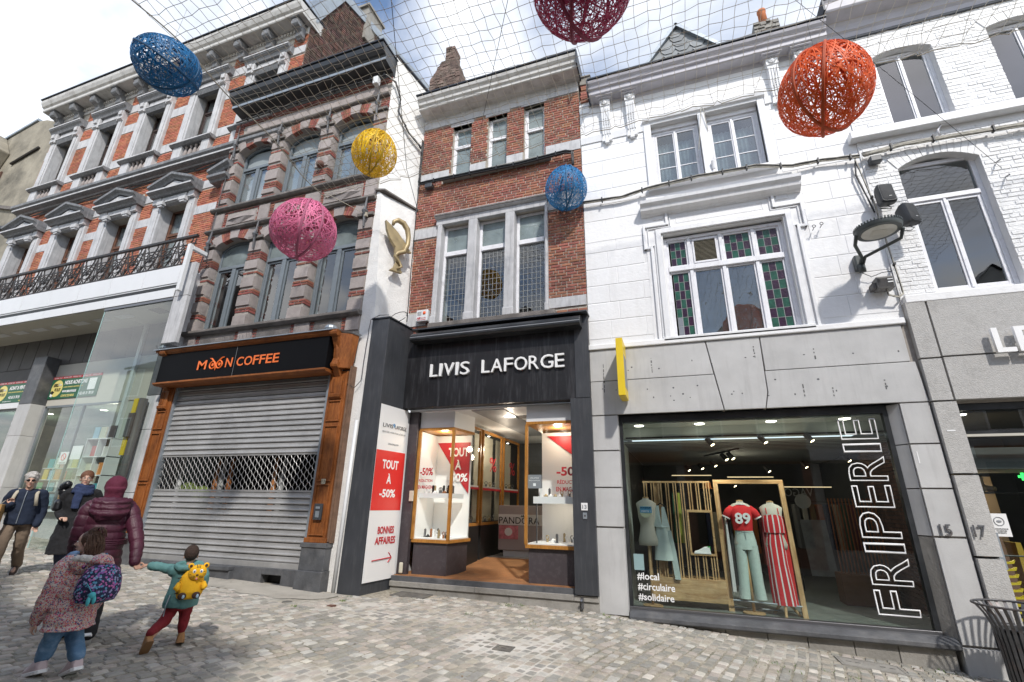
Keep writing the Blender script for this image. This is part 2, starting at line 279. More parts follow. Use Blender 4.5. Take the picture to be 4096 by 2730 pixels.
M['brass'] = mat('matt_gold_metal', (0.40, 0.31, 0.17), 0.45, 0.08, 5, metal=0.3)
M['green_b'] = mat('dark_green_banner', (0.018, 0.11, 0.055), 0.5)
M['yellow_p'] = mat('pale_yellow_print', (0.72, 0.62, 0.20), 0.5)
def col_mat(name, c, rough=0.6, **k): return mat(name, c, rough, **k)

# lettering
def letters(s, x, z, w, h, y, parent, m, depth=0.004, name='lettering', bold=0.0, u=(1, 0, 0), v=(0, 0, 1), outline=0, align='L', shear=0.0, label=None, ny=None):
    """Lettering s in the box whose lower left corner is (x,y,z); u is the writing direction, v is up."""
    cu = bpy.data.curves.new(name, 'FONT'); cu.body = s; cu.offset = bold; cu.resolution_u = 3; cu.shear = shear
    if outline: cu.fill_mode = 'NONE'; cu.bevel_depth = outline; cu.bevel_resolution = 0
    else: cu.extrude = 0.05
    t = bpy.data.objects.new(name, cu); me = bpy.data.meshes.new_from_object(t)
    xs = [q.co.x for q in me.vertices]; ys = [q.co.y for q in me.vertices]
    if not xs: return None
    x0, x1, y0, y1 = min(xs), max(xs), min(ys), max(ys)
    if len(s) == 1 and w is None: w = h * 0.6
    if w is None: w = (x1 - x0) * h / (y1 - y0)
    U = Vector(u).normalized(); V = Vector(v).normalized(); Nn = U.cross(V) if ny is None else Vector(ny)
    o0 = Vector((x, y, z)) - wloc(parent); sx = w / (x1 - x0); sy = h / (y1 - y0)
    zs = [q.co.z for q in me.vertices]; zr = max(1e-6, max(zs) - min(zs)); zm = min(zs)
    for q in me.vertices:
        c = q.co; q.co = o0 + U * ((c.x - x0) * sx) + V * ((c.y - y0) * sy) + Nn * ((c.z - zm) / zr * depth)
    me.materials.clear(); me.materials.append(m); me.name = name
    o = bpy.data.objects.new(name, me); COL.objects.link(o); o.parent = parent
    bpy.data.objects.remove(t); bpy.data.curves.remove(cu)
    if label: o['label'] = label
    return o

# wall and masonry helpers
def wall_holes(x0, x1, z0, z1, y0, y1, holes, mb=None):
    mb = mb or MB(); xs = sorted({x0, x1} | {h[0] for h in holes} | {h[1] for h in holes}); xs = [x for x in xs if x0 <= x <= x1]
    for a, b in zip(xs, xs[1:]):
        c = (a + b) / 2; cuts = sorted((max(z0, h[2]), min(z1, h[3])) for h in holes if h[0] < c < h[1]); z = z0
        for p, q in cuts:
            if p > z: mb.box(a, b, y0, y1, z, p)
            z = max(z, q)
        if z < z1: mb.box(a, b, y0, y1, z, z1)
    return mb
_bm = MB().add([(-.5, 0, -.5), (.5, 0, -.5), (.5, 0, .5), (-.5, 0, .5), (-.47, -.5, -.4), (.47, -.5, -.4), (.47, -.5, .4), (-.47, -.5, .4), (-.5, .5, -.5), (.5, .5, -.5), (.5, .5, .5), (-.5, .5, .5)],
               [(4, 5, 6, 7), (0, 1, 5, 4), (1, 2, 6, 5), (2, 3, 7, 6), (3, 0, 4, 7), (8, 9, 1, 0), (9, 10, 2, 1), (10, 11, 3, 2), (11, 8, 0, 3)])
CAMP = Vector((0, 0, 1.6))
def bricks(parent, x0, x1, z0, z1, y, holes, m, bl=0.215, bh=0.058, jt=0.011, proud=0.014, own=300, name='brick', seed=1, rough=0.004, joined='brickwork', thick=0.03, holefn=None):
    """Running-bond courses on a wall face at y; the nearest `own` bricks are objects, the others one mesh."""
    rnd = random.Random(seed); L_ = []; z = z0; row = 0
    while z + bh <= z1 + 1e-6:
        segs = [(x0, x1)]; zm = z + bh / 2; cuts = [(h[0], h[1]) for h in holes if h[2] < z + bh - 0.004 and h[3] > z + 0.004]
        if holefn: cuts += holefn(zm)
        for a, b in cuts:
            n = []
            for p, q in segs:
                if b <= p or a >= q: n.append((p, q)); continue
                if a > p: n.append((p, a + .005))
                if b < q: n.append((b - .005, q))
            segs = n
        off = (row % 2) * (bl + jt) / 2 + (0.06 if row % 3 == 0 else 0)
        for p, q in segs:
            k = math.floor((p - off) / (bl + jt)); xx = k * (bl + jt) + off
            while xx < q:
                a, b = max(p, xx), min(q, xx + bl)
                if (row % 2 == 1) and rnd.random() < 0.25 and b - a > 0.18: L_.append((a, (a + b) / 2 - jt / 2, z)); L_.append(((a + b) / 2 + jt / 2, b, z))
                elif b - a > 0.025: L_.append((a, b, z))
                xx += bl + jt
        z += bh + jt; row += 1
    L_.sort(key=lambda t: (t[0] - CAMP.x) ** 2 + (t[2] - CAMP.z) ** 2)
    me = _bm.mesh(name, mat=m); mb = MB()
    for i, (a, b, zz) in enumerate(L_):
        pr = proud + rnd.uniform(-rough, rough); zc = zz + bh / 2; w = b - a; d = thick; yc = y - pr + d / 2
        if i < own: piece(name, me, ((a + b) / 2, yc, zc), parent, (w, d, bh))
        else: mb.add([((a + b) / 2 + vx * w, yc + vy * d, zc + vz * bh) for vx, vy, vz in _bm.v], [f for f in _bm.f])
    if mb.v: mb.obj(joined, m, parent, kind='stuff')
def cornice(parent, x0, x1, prof, m, name='cornice', ret=None, **k): return MB().prism_x(prof, x0, x1).obj(name, m, parent, **k)
def casement(parent, x0, x1, z0, z1, y, m, bar=0.055, d=0.06, cols=2, rows=(), transom=None, glassm=None, name='window', bars=None, mid=None):
    """Window frame mesh with glass panes as sub-parts. transom: z of a fixed cross bar; cols below it."""
    mb = MB(); g = glassm or M['glass']; e = 0.0015
    mb.box(x0, x0 + bar, y, y + d, z0, z1); mb.box(x1 - bar, x1, y, y + d, z0, z1); mb.box(x0 + bar, x1 - bar, y, y + d, z1 - bar, z1); mb.box(x0 + bar, x1 - bar, y, y + d, z0, z0 + bar)
    zt = z1 - bar; panes = []
    if transom: mb.box(x0 + bar, x1 - bar, y - 0.02, y + d, transom - bar * .6, transom + bar * .6); panes.append((x0 + bar, x1 - bar, transom + bar * .6, z1 - bar)); zt = transom - bar * .6
    W = (x1 - x0 - 2 * bar); cw = W / cols; sb = bar * 0.75
    for c in range(cols):
        a = x0 + bar + c * cw; b = a + cw
        mb.box(a + e, a + sb, y + .008, y + d * .8, z0 + bar, zt); mb.box(b - sb, b - e, y + .008, y + d * .8, z0 + bar, zt); mb.box(a + sb, b - sb, y + .008, y + d * .8, zt - sb, zt - e); mb.box(a + sb, b - sb, y + .008, y + d * .8, z0 + bar + e, z0 + bar + sb)
        if c: mb.box(a - .02, a + .02, y - .012, y + .006, z0 + bar, zt)
        panes.append((a + sb, b - sb, z0 + bar + sb, zt - sb))
        for r in rows: mb.box(a + sb, b - sb, y + .012, y + d * .7, r - .011, r + .011)
    f = mb.obj(name, m, parent, bevel=0.006)
    for a, b, c, dd in panes: MB().box(a, b, y + d * .4, y + d * .4 + .006, c, dd).obj('pane', g, f)
    return f
def room(parent, x0, x1, z0, z1, y0, y1, m, name='room_lining'):
    mb = MB(); mb.quad((x0, y1, z0), (x1, y1, z0), (x1, y1, z1), (x0, y1, z1)); mb.quad((x0, y0, z0), (x0, y1, z0), (x0, y1, z1), (x0, y0, z1)); mb.quad((x1, y1, z0), (x1, y0, z0), (x1, y0, z1), (x1, y1, z1))
    mb.quad((x0, y0, z1), (x0, y1, z1), (x1, y1, z1), (x1, y0, z1)); mb.quad((x0, y0, z0), (x1, y0, z0), (x1, y1, z0), (x0, y1, z0)); return mb.obj(name, m, parent)
def drape(parent, x0, x1, z0, z1, y, m, folds=9, name='curtain', amp=0.02):
    mb = MB(); n = folds * 6; V = []
    for i in range(n + 1):
        x = x0 + (x1 - x0) * i / n; V += [(x, y + amp * math.sin(i / 6 * 2 * math.pi), z0), (x, y + amp * 0.6 * math.sin(i / 6 * 2 * math.pi), z1)]
    return mb.add(V, [(2 * i, 2 * i + 2, 2 * i + 3, 2 * i + 1) for i in range(n)]).obj(name, m, parent, smooth=True)
GX = [-60, -30, -15, -11.3, -6, -1.4, 1.5, 3.2, 8, 15, 60]; GZ = [2.6, 1.4, .55, .29, .09, .0, -.2, -.32, -.6, -1.0, -3.5]
def zg(x):
    if x <= GX[0]: return GZ[0]
    for i in range(len(GX) - 1):
        if x <= GX[i + 1]: t = (x - GX[i]) / (GX[i + 1] - GX[i]); return GZ[i] + t * (GZ[i + 1] - GZ[i])
    return GZ[-1]
# GROUND
def mortar_patch(x, y):
    w = 0.0
    for cx, cy, rx, ry, k in ((-2.1, 6.1, .75, .8, 1), (-1.75, 5.6, .5, .5, .9), (-4.2, 6.9, 1.3, .75, .75), (-5.2, 6.9, .7, .4, .6), (-3.6, 4.2, .9, .35, .6), (-2.7, 4.7, .8, .3, .5), (.3, 7.9, 1.6, .45, .45), (-6.9, 6.4, .9, .8, .5)):
        d = ((x - cx) / rx) ** 2 + ((y - cy) / ry) ** 2; w = max(w, k * max(0, min(1, 1.5 - d)))
    return max(0, min(1, w * (0.75 + 0.7 * noise.noise(Vector((x * 2.3, y * 2.3, 0.3))))))
def ground_mat():
    m = mat('sandy_joint_bed', (0.33, 0.30, 0.245), 0.95, 0.45, 14, 0.5, 60, dirt=(0.055, 0.065, 0.03), dscale=1.3, damt=0.9)
    N = m.node_tree.nodes; L = m.node_tree.links; b = N['Principled BSDF']; cur = b.inputs['Base Color'].links[0].from_socket
    at = N.new('ShaderNodeAttribute'); at.attribute_name = 'mortar'; mx = N.new('ShaderNodeMix'); mx.data_type = 'RGBA'; L.new(at.outputs['Fac'], mx.inputs[0]); L.new(cur, mx.inputs[6]); mx.inputs[7].default_value = (0.62, 0.59, 0.54, 1); L.new(mx.outputs[2], b.inputs['Base Color']); return m
def build_ground():
    def axis(a, b, s, far): return [-f for f in reversed(far)] + []
    xs = [-70, -50, -36, -28, -22, -19] + [-17 + .125 * i for i in range(185)] + [7, 9, 12, 18, 30, 50, 70]
    ys = [-70, -40, -20, -12, -7, -4, -1] + [0.5 + .125 * i for i in range(73)] + [10, 14, 20, 40, 70]
    V = []; A = []
    for y in ys:
        for x in xs:
            p = mortar_patch(x, y); V.append((x, y, zg(x) - 0.011 + 0.0075 * p + 0.004 * noise.noise(Vector((x * 3, y * 3, 0))))); A.append(p)
    n = len(xs); F = [(j * n + i, j * n + i + 1, (j + 1) * n + i + 1, (j + 1) * n + i) for j in range(len(ys) - 1) for i in range(n - 1)]
    g = MB().add(V, F).obj('ground', ground_mat(), None, smooth=True); g['kind'] = 'structure'
    at = g.data.attributes.new('mortar', 'FLOAT', 'POINT'); at.data.foreach_set('value', A)
    return g
GROUND = build_ground()
def sett_region(x, y):
    front = 7.72 if x < -5.9 else (7.66 if x < -5.3 else (8.38 if x < -1.4 else 8.42))
    if y > front or y < 1.2: return False
    if x < -5.85 and y > 7.38 and x > -9: return False
    if -6.0 < x < -4.9 and y > 7.6: return False
    if 1.68 < x < 2.42 and 7.78 < y < 8.2: return False
    if -5.0 < x < -4.28 and 7.95 < y < 8.4: return False
    if -2.26 < x < -1.98 and 5.82 < y < 6.08: return False
    # concrete apron before the shuttered shop
    if x < -5.6 and y > 6.7 + (x + 5.6) * -0.15 and y > 6.6 and x > -9.6: return False
    return True
def build_setts():
    rnd = random.Random(11); m = mat('sett_stone', (0.215, 0.205, 0.19), 0.72, 0.2, 9, 0.5, 45, island=0.22, island_hue=0.012, dirt=(0.42, 0.395, 0.35), dscale=0.9, damt=0.55)
    N = m.node_tree.nodes; L = m.node_tree.links; fr = [n for n in N if n.type == 'MATH' and n.operation == 'FRACT'][0]; cr_ = N.new('ShaderNodeValToRGB'); cr_.color_ramp.interpolation = 'CONSTANT'; E_ = cr_.color_ramp.elements; E_[0].color = (.33, .315, .275, 1); E_[1].position = .28; E_[1].color = (.40, .36, .30, 1)
    for p_, c_ in ((.45, (.40, .36, .315)), (.58, (.27, .262, .24)), (.72, (.42, .405, .37)), (.84, (.36, .32, .285)), (.93, (.46, .43, .38))): e_ = E_.new(p_); e_.color = (*c_, 1)
    L.new(fr.outputs[0], cr_.inputs[0]); hs_ = [n for n in N if n.type == 'HUE_SAT'][0]; L.new(cr_.outputs[0], hs_.inputs['Color'])
    me_v = []; ang = R_(76); du = Vector((math.cos(ang), math.sin(ang))); dn = Vector((du.y, -du.x)); L_ = []
    vpitch = 0.118
    for r in range(-80, 210):
        off = rnd.uniform(0, .15); s = -22.0 + off
        while s < 22:
            ln = rnd.uniform(.105, .16); c = Vector((-5.0, 4.5)) + dn * (r * vpitch - 7) + du * (s + ln / 2); s += ln
            wig = 0.05 * noise.noise(Vector((c.x * .35, c.y * .35, 2.0))) * 6
            x, y = c.x + wig * dn.x, c.y + wig * dn.y
            if not (-18 < x < 7.5): continue
            if y < 2.6 + max(0, (x + 6)) * .30 - 1.6: continue
            if not sett_region(x, y): continue
            L_.append((x, y, ln, rnd.random()))
    CAMG = Vector((-1.5, 3.2))
    def key(t): d = (Vector((t[0], t[1])) - CAMG).length; vis = t[1] > 2.9 + max(0, t[0] + 6) * .55; return d + (0 if vis else 50)
    L_.sort(key=key)
    def geo(ln, w, seed):
        q = random.Random(seed); g = .010; hu, hn = ln / 2 - g, w / 2 - g; cr = []
        for a, b in ((-1, -1), (1, -1), (1, 1), (-1, 1)): cr.append((a * (hu + q.uniform(-.007, .004)), b * (hn + q.uniform(-.008, .004))))
        mid = []
        for i in range(4):
            a, b = cr[i], cr[(i + 1) % 4]; k = q.uniform(-.3, .3); mid += [a, ((a[0] + b[0]) / 2 * (1.0 + .05 * q.random()), (a[1] + b[1]) / 2 * (1.0 + .05 * q.random()))]
        tz = q.uniform(-.003, .003); P = [(a, b, -.04) for a, b in mid] + [(a, b, -.009) for a, b in mid] + [(a * .87, b * .86, tz + q.uniform(-.002, .002)) for a, b in mid] + [(0, 0, .003 + tz)]
        F = [(i, (i + 1) % 8, (i + 1) % 8 + 8, i + 8) for i in range(8)] + [(i + 8, (i + 1) % 8 + 8, (i + 1) % 8 + 16, i + 16) for i in range(8)] + [(i + 16, (i + 1) % 8 + 16, 24) for i in range(8)]
        return P, F
    kinds = [geo(1.0 * l, vpitch, i) for i, l in enumerate([.112, .126, .14, .154] * 6)]
    mes = [MB().add(*k).mesh('sett', mat=m) for k in kinds]
    big = MB()
    for i, (x, y, ln, rv) in enumerate(L_):
        k = min(range(4), key=lambda j: abs([.112, .126, .14, .154][j] - ln)) + 4 * int(rv * 6); z = zg(x) + rnd.uniform(-.004, .004) - .004 * mortar_patch(x, y); dz = (zg(x + .1) - zg(x - .1)) / .2
        a = ang + rnd.uniform(-.07, .07)
        if i < 300: piece('sett', mes[k], (x, y, z), GROUND, rot=(0, -math.atan(dz), a))
        else:
            ca, sa = math.cos(a), math.sin(a); P, F = kinds[k]
            big.add([(x + p[0] * ca - p[1] * sa, y + p[0] * sa + p[1] * ca, z + p[2] + dz * (p[0] * ca - p[1] * sa)) for p in P], F)
    big.obj('setts', m, GROUND, kind='stuff')
build_setts()
# smooth concrete apron, covers and grates
pm = mat('pale_concrete', (0.40, 0.37, 0.32), 0.9, 0.12, 3, 0.3, 60, dirt=(0.22, 0.2, 0.17), dscale=2, damt=0.5)
poly = [(-5.64, 7.6), (-5.68, 7.2), (-5.85, 7.02), (-6.1, 6.95), (-6.35, 6.80), (-6.7, 6.86), (-7.1, 6.80), (-7.6, 6.93), (-8.2, 6.88), (-8.8, 7.02), (-9.5, 7.05), (-9.6, 7.62)]
mb = MB().add([(x, y, zg(x) - .001) for x, y in poly], [tuple(range(len(poly) - 1, -1, -1))]); o = mb.obj('pavement', pm); o['kind'] = 'structure'
iron_c = mat('worn_cast_iron', (0.13, 0.125, 0.115), 0.6, 0.3, 9, 0.4, 50, dirt=(0.3, 0.27, 0.22), dscale=3, damt=0.6)
def cover(name, x0, x1, y0, y1, label, n, m=iron_c, slots=()):
    z = zg((x0 + x1) / 2); dz = (zg(x1) - zg(x0)) / (x1 - x0); t = thing(name, label, 'manhole cover', ((x0 + x1) / 2, (y0 + y1) / 2, z))
    f = MB(); g = .03
    def bx(mb, a, b, c, d, h0, h1): mb.add([(x, y, z + dz * (x - (x0 + x1) / 2) + h) for h in (h0, h1) for x, y in ((a, c), (b, c), (b, d), (a, d))], [(0, 3, 2, 1), (4, 5, 6, 7), (0, 1, 5, 4), (1, 2, 6, 5), (2, 3, 7, 6), (3, 0, 4, 7)])
    bx(f, x0, x1, y0, y0 + g, -.04, .006); bx(f, x0, x1, y1 - g, y1, -.04, .006); bx(f, x0, x0 + g, y0 + g, y1 - g, -.04, .006); bx(f, x1 - g, x1, y0 + g, y1 - g, -.04, .006); f.obj('rim', m, t)
    p = MB()
    for i in range(n[0]):
        for j in range(n[1]):
            w = (x1 - x0 - 2 * g) / n[0]; h = (y1 - y0 - 2 * g) / n[1]; bx(p, x0 + g + i * w + .006, x0 + g + (i + 1) * w - .006, y0 + g + j * h + .006, y0 + g + (j + 1) * h - .006, -.03, .004)
    p.obj('lid', m, t)
    if slots:
        s = MB()
        for sx, sy in slots: bx(s, sx - .03, sx + .03, sy - .012, sy + .012, .0, .0045)
        s.obj('lifting_slot', M['black'], t)
    return t
cover('drain_cover', 1.70, 2.40, 7.80, 8.18, 'long stone drain cover with lifting slots in the setts below the clothes shop window', (1, 1), M['plinth_s'], ((1.82, 8.0), (1.92, 8.0), (2.18, 8.0), (2.28, 8.0)))
cover('manhole_cover', -4.97, -4.32, 7.97, 8.36, 'rusty ribbed access cover in the setts beside the jewellery shop step', (3, 4))
cover('water_valve_cover', -2.23, -2.01, 5.85, 6.05, 'small square valve cover in the white mortar patch', (1, 1), iron_c, ((-2.12, 5.95),))
mb = MB().lathe((-6.02, 6.70, zg(-6.02)), [(.005, .004), (.075, .005), (.08, -.02)], 20); single('round_valve_cover', mb, iron_c, 'small round valve cover at the edge of the pale concrete apron', 'valve cover')
mb = MB().box(-5.30, -5.19, 6.74, 6.84, zg(-5.25) - .03, zg(-5.25) + .012); single('rusty_floor_plate', mb, mat('rusty_plate', (.13, .06, .04), .7), 'small brown rusty plate among the setts before the dark column', 'floor plate', bevel=.004)
# tufts of weeds
wm_ = mat('weed_green', (0.10, 0.17, 0.03), 0.8, island=0.4)
wl_ = []
for k, (x, y, n, sp) in enumerate(((-5.35, 7.2, 30, .08), (-2.9, 8.2, 70, .14), (-2.65, 8.28, 25, .07), (-5.68, 6.5, 26, .08), (-3.2, 7.3, 30, .14), (-5.45, 7.5, 20, .06), (-1.2, 8.2, 30, .2), (2.9, 8.3, 40, .3), (.9, 7.2, 36, .35), (1.7, 7.3, 30, .3), (-2.2, 7.2, 36, .35))):
    rnd = random.Random(k); mb = MB()
    for i in range(n):
        a = rnd.uniform(0, 6.28); r = rnd.random() * sp; px, py = x + r * math.cos(a), y + r * math.sin(a); h = rnd.uniform(.01, .045); w = .006; b = rnd.uniform(0, 6.28); z = zg(px) - .01
        mb.add([(px - w * math.cos(b), py - w * math.sin(b), z), (px + w * math.cos(b), py + w * math.sin(b), z), (px + rnd.uniform(-.03, .03), py + rnd.uniform(-.03, .03), z + h)], [(0, 1, 2)])
    wl_.append(mb)
allw = MB()
for w in wl_: allw.add(w.v, w.f)
o = allw.obj('weeds', wm_); o['kind'] = 'stuff'; tag(o, 'small tufts of weeds and moss growing in the sett joints', 'weeds')

rnd = random.Random(91); lt0 = MB()
for k in range(170):
    x = rnd.uniform(-9, 3.6); fy = 7.55 if x < -5.9 else (8.0 if x < -5.3 else 8.36); y = fy - abs(rnd.gauss(0, .12)) if k < 110 else rnd.uniform(4.2, 8); s_ = rnd.uniform(.004, .014); a = rnd.uniform(0, 6.28); z = zg(x) + .002
    lt0.add([(x + s_ * 1.6 * math.cos(a), y + s_ * 1.6 * math.sin(a), z), (x - s_ * math.sin(a), y + s_ * math.cos(a), z + .004), (x - s_ * 1.6 * math.cos(a), y - s_ * 1.6 * math.sin(a), z + .002), (x + s_ * math.sin(a), y - s_ * math.cos(a), z + .004)], [(0, 1, 2, 3)])
o = lt0.obj('leaf_litter', mat('dry_litter', (.17, .11, .06), .9, island=.6)); o['kind'] = 'stuff'; tag(o, 'scattered dry leaf bits and dirt along the foot of the shop fronts', 'litter')
# FAR LEFT GABLE BUILDING
cream = mat('stained_cream_render', (0.27, 0.245, 0.195), 0.95, 0.35, 1.2, 0.5, 12, dirt=(0.09, 0.085, 0.07), dscale=0.7, damt=0.9)
T0 = thing('rendered_gable_house', 'stained cream rendered house with curved gable, left of the orange brick townhouse', 'house', (-27, 9.4, 1.0))
y = 8.1
mb = MB().prism([(-33, .9), (-22.3, .7), (-22.3, 15.6), (-22.7, 16.0), (-23.4, 16.3), (-24.0, 16.4), (-26.3, 15.9), (-27, 15.2), (-33, 14.2)], y, y + 6); mb.obj('wall', cream, T0)
mb = MB().prism([(-27.0, 15.22), (-26.3, 15.93), (-24.0, 16.43), (-24.0, 16.53), (-26.3, 16.03), (-27.05, 15.35)], y - .06, y + 6.05); mb.obj('roof_flashing', M['zinc'], T0)
mb = MB().prism([(-33, 10), (-26.6, 11.5), (-25.1, 15.0), (-25.9, 16.0), (-33, 13)], y - 1.1, y - .003); mb.obj('chimney_breast', cream, T0, bevel=.05)
MB().prism([(-26.4, 12.9), (-22.35, 11.75), (-22.35, 11.62), (-26.4, 12.75)], y - .1, y - .004).obj('string_course', M['stone_dk'], T0)
MB().prism([(-25.6, 11.5), (-22.3, 10.95), (-22.3, 10.85), (-25.6, 11.35)], y - .12, y - .005).obj('gutter', M['black_p'], T0)
MB().box(-25.35, -25.05, y - .05, y - .006, 12.9, 14.1).obj('iron_plate', mat('rust_plate', (.10, .05, .035), .8, .3, 9), T0)
MB().tube([(-24.6, y - .05, 14.35), (-23.0, y - .05, 14.75)], .05, 6).obj('wall_anchor', M['iron'], T0)

# ORANGE BRICK TOWNHOUSE (B1)
T1 = thing('orange_brick_townhouse', 'tall orange brick townhouse with grey stone window surrounds and white shop fascia', 'townhouse', (-16, 8.0, .5))
Y1 = 7.9; X1a, X1b = -21.75, -9.65; CX = [-20.65 + 2.42 * k for k in range(5)]
holesU = [(c - .51, c + .51, 12.10, 14.27) for c in CX]; holesL = [(c - .56, c + .56, 7.2, 9.85) for c in CX[:4]]
H1 = holesU + holesL
wall_holes(X1a, -11.48, 7.0, 12.0, Y1, Y1 + .32, H1, wall_holes(X1a, X1b, 12.0, 15.6, Y1, Y1 + .32, H1)).obj('wall', M['mortar'], T1)
MB().box(X1a, X1b, Y1 + 3.0, Y1 + 9, 6.0, 15.9).obj('rear_wall', M['room'], T1)
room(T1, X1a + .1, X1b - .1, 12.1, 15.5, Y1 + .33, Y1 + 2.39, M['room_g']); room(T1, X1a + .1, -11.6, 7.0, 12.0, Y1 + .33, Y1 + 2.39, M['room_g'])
sx = lambda c, w: (c - w, c + w)
stoneH = []
for c in CX: stoneH += [(c - .85, c + .78, 12.20, 15.75), (c - .87, c + .80, 11.4, 12.55)]
for c in CX[:4]: stoneH += [(c - .93, c + .82, 7.0, 10.30), (c - .75, c + .75, 10.3, 10.6)]
bands = [(X1a, X1b, 13.62, 13.98), (X1a, X1b, 14.55, 14.88), (X1a, X1b, 12.12, 12.45), (X1a, X1b, 9.32, 9.60), (X1a, X1b, 10.20, 10.48), (X1a, X1b, 11.13, 11.46)]
bricks(T1, X1a, X1b, 7.05, 15.4, Y1, stoneH + bands + [(-11.47, X1b, 7, 12.2)], M['brick_o'], own=300, seed=3, name='brick')
# stone bands, each run between two windows is a block
me_b = MB().box(-.5, .5, -.5, .5, -.5, .5).mesh('stone_band', mat=M['stone_b'])
for a, b, z0, z1 in bands[:5]:
    segs = [(X1a, X1b)]
    for h in stoneH:
        if h[2] < (z0 + z1) / 2 < h[3]:
            n = []
            for p, q in segs:
                if h[1] <= p or h[0] >= q: n.append((p, q)); continue
                if h[0] > p: n.append((p, h[0]))
                if h[1] < q: n.append((h[1], q))
            segs = n
    for p, q in segs:
        if z0 < 12.1: q = min(q, -11.475)
        if q - p > .1 and not (z0 < 11 and p > -11.5): piece('stone_band', me_b, ((p + q) / 2, Y1 + .0, (z0 + z1) / 2), T1, (q - p - .002, .05, z1 - z0))
cornice(T1, X1a - .15, X1b + .1, [(Y1 + .02, 11.13), (Y1 - .05, 11.14), (Y1 - .08, 11.18), (Y1 - .20, 11.22), (Y1 - .22, 11.30), (Y1 - .28, 11.34), (Y1 - .29, 11.42), (Y1 + .02, 11.46)], M['stone_k'], 'string_course')
MB().box(X1a - .15, X1b, Y1 - .225, Y1 - .215, 11.23, 11.29).obj('string_course_fillet', M['stone_b'], T1)
cable_mb = MB(); rnd = random.Random(4)
for k in range(5): cable_mb.tube([(x, Y1 - .08 - .03 * rnd.random(), 10.90 + .05 * math.sin(x * 1.7 + k) + .03 * rnd.random() + k * .02) for x in [X1a + .6 + i * .5 for i in range(20)]], .018, 5)
single('cable_bundle', cable_mb, M['cable'], 'black cable bundle under the dark string course of the orange brick townhouse', 'cable')
def baluster(c, m, parent): return MB().lathe(c, [(.055, 0), (.055, .07), (.03, .12), (.072, .28), (.055, .40), (.026, .50), (.05, .56), (.05, .64)], 8).obj('baluster', m, parent, smooth=True)
bal_me = None
def pil(mb, a, b, z0, z1, d): mb.box(a, b, Y1 - d, Y1 + .02, z0, z1)
def upper_bay(c):
    s = MB(); k = MB()
    for sg in (-1, 1):
        a, b = (c - .84, c - .48) if sg < 0 else (c + .48, c + .77)
        s.box(a, b, Y1 - .10, Y1 + .24, 12.17, 14.28); s.box(a + .07, b - .07, Y1 - .13, Y1 - .099, 12.2, 14.2)
        s.box(a + .02, b - .02, Y1 - .17, Y1 + .02, 14.20, 14.60)
    s.box(c - .479, c + .479, Y1 - .02, Y1 + .24, 14.28, 14.30)
    s.box(c - .80, c - .42, Y1 - .13, Y1 + .01, 11.465, 12.03); s.box(c + .42, c + .74, Y1 - .13, Y1 + .01, 11.465, 12.03)
    s.box(c - .46, c + .46, Y1 - .09, Y1 + .01, 14.40, 14.60)
    s.obj('window_surround', M['stone_b'], T1, bevel=.012)
    k.prism_x([(Y1 + .02, 14.61), (Y1 - .16, 14.61), (Y1 - .20, 14.70), (Y1 - .27, 14.76), (Y1 - .28, 14.86), (Y1 + .02, 14.92)], c - .92, c + .88)
    k.obj('window_hood', M['stone_k'], T1); k = MB(); k.prism_x([(Y1 + .02, 14.13), (Y1 - .10, 14.13), (Y1 - .16, 14.24), (Y1 - .17, 14.32), (Y1 + .02, 14.38)], c - .47, c + .47)
    k.obj('architrave', M['stone_k'], T1); k = MB(); k.prism_x([(Y1 + .02, 12.03), (Y1 - .15, 12.03), (Y1 - .22, 12.07), (Y1 - .23, 12.14), (Y1 + .02, 12.17)], c - .88, c + .85)
    k.obj('window_sill', M['stone_k'], T1); k = MB()
    for sg in (-1, 1):
        xx = c + sg * .66; k.box(xx - .08, xx + .08, Y1 - .22, Y1 - .1, 14.40, 14.56); k.box(xx - .10, xx + .10, Y1 - .20, Y1 - .16, 14.22, 14.27)
    k.obj('capital', M['stone_b'], T1)
    MB().prism_x([(Y1 - .282, 14.80), (Y1 - .292, 14.80), (Y1 - .292, 14.85), (Y1 - .282, 14.85)], c - .92, c + .88).obj('washed_edge', M['stone_b'], T1); MB().prism_x([(Y1 - .172, 14.27), (Y1 - .182, 14.27), (Y1 - .182, 14.31), (Y1 - .172, 14.31)], c - .47, c + .47).obj('washed_edge', M['stone_b'], T1); MB().prism_x([(Y1 - .232, 12.09), (Y1 - .242, 12.09), (Y1 - .242, 12.13), (Y1 - .232, 12.13)], c - .88, c + .85).obj('washed_edge', M['stone_b'], T1)
    for i in range(4): baluster((c - .31 + i * .205, Y1 - .04, 11.44), M['stone_m'], T1)
    MB().box(c - .44, c + .42, Y1 - .012, Y1 - .002, 11.47, 12.03).obj('baluster_shade_sheet', M['room'], T1)  # dark sheet on the wall face, stands in for shade behind the balusters
    f = casement(T1, c - .48, c + .48, 12.17, 14.26, Y1 + .26, M['frame_d'], .06, .06, 2, transom=13.66); drape(f, c - .47, c + .47, 12.3, 14.2, Y1 + .335, M['blindw'], 3, 'blind', .006)
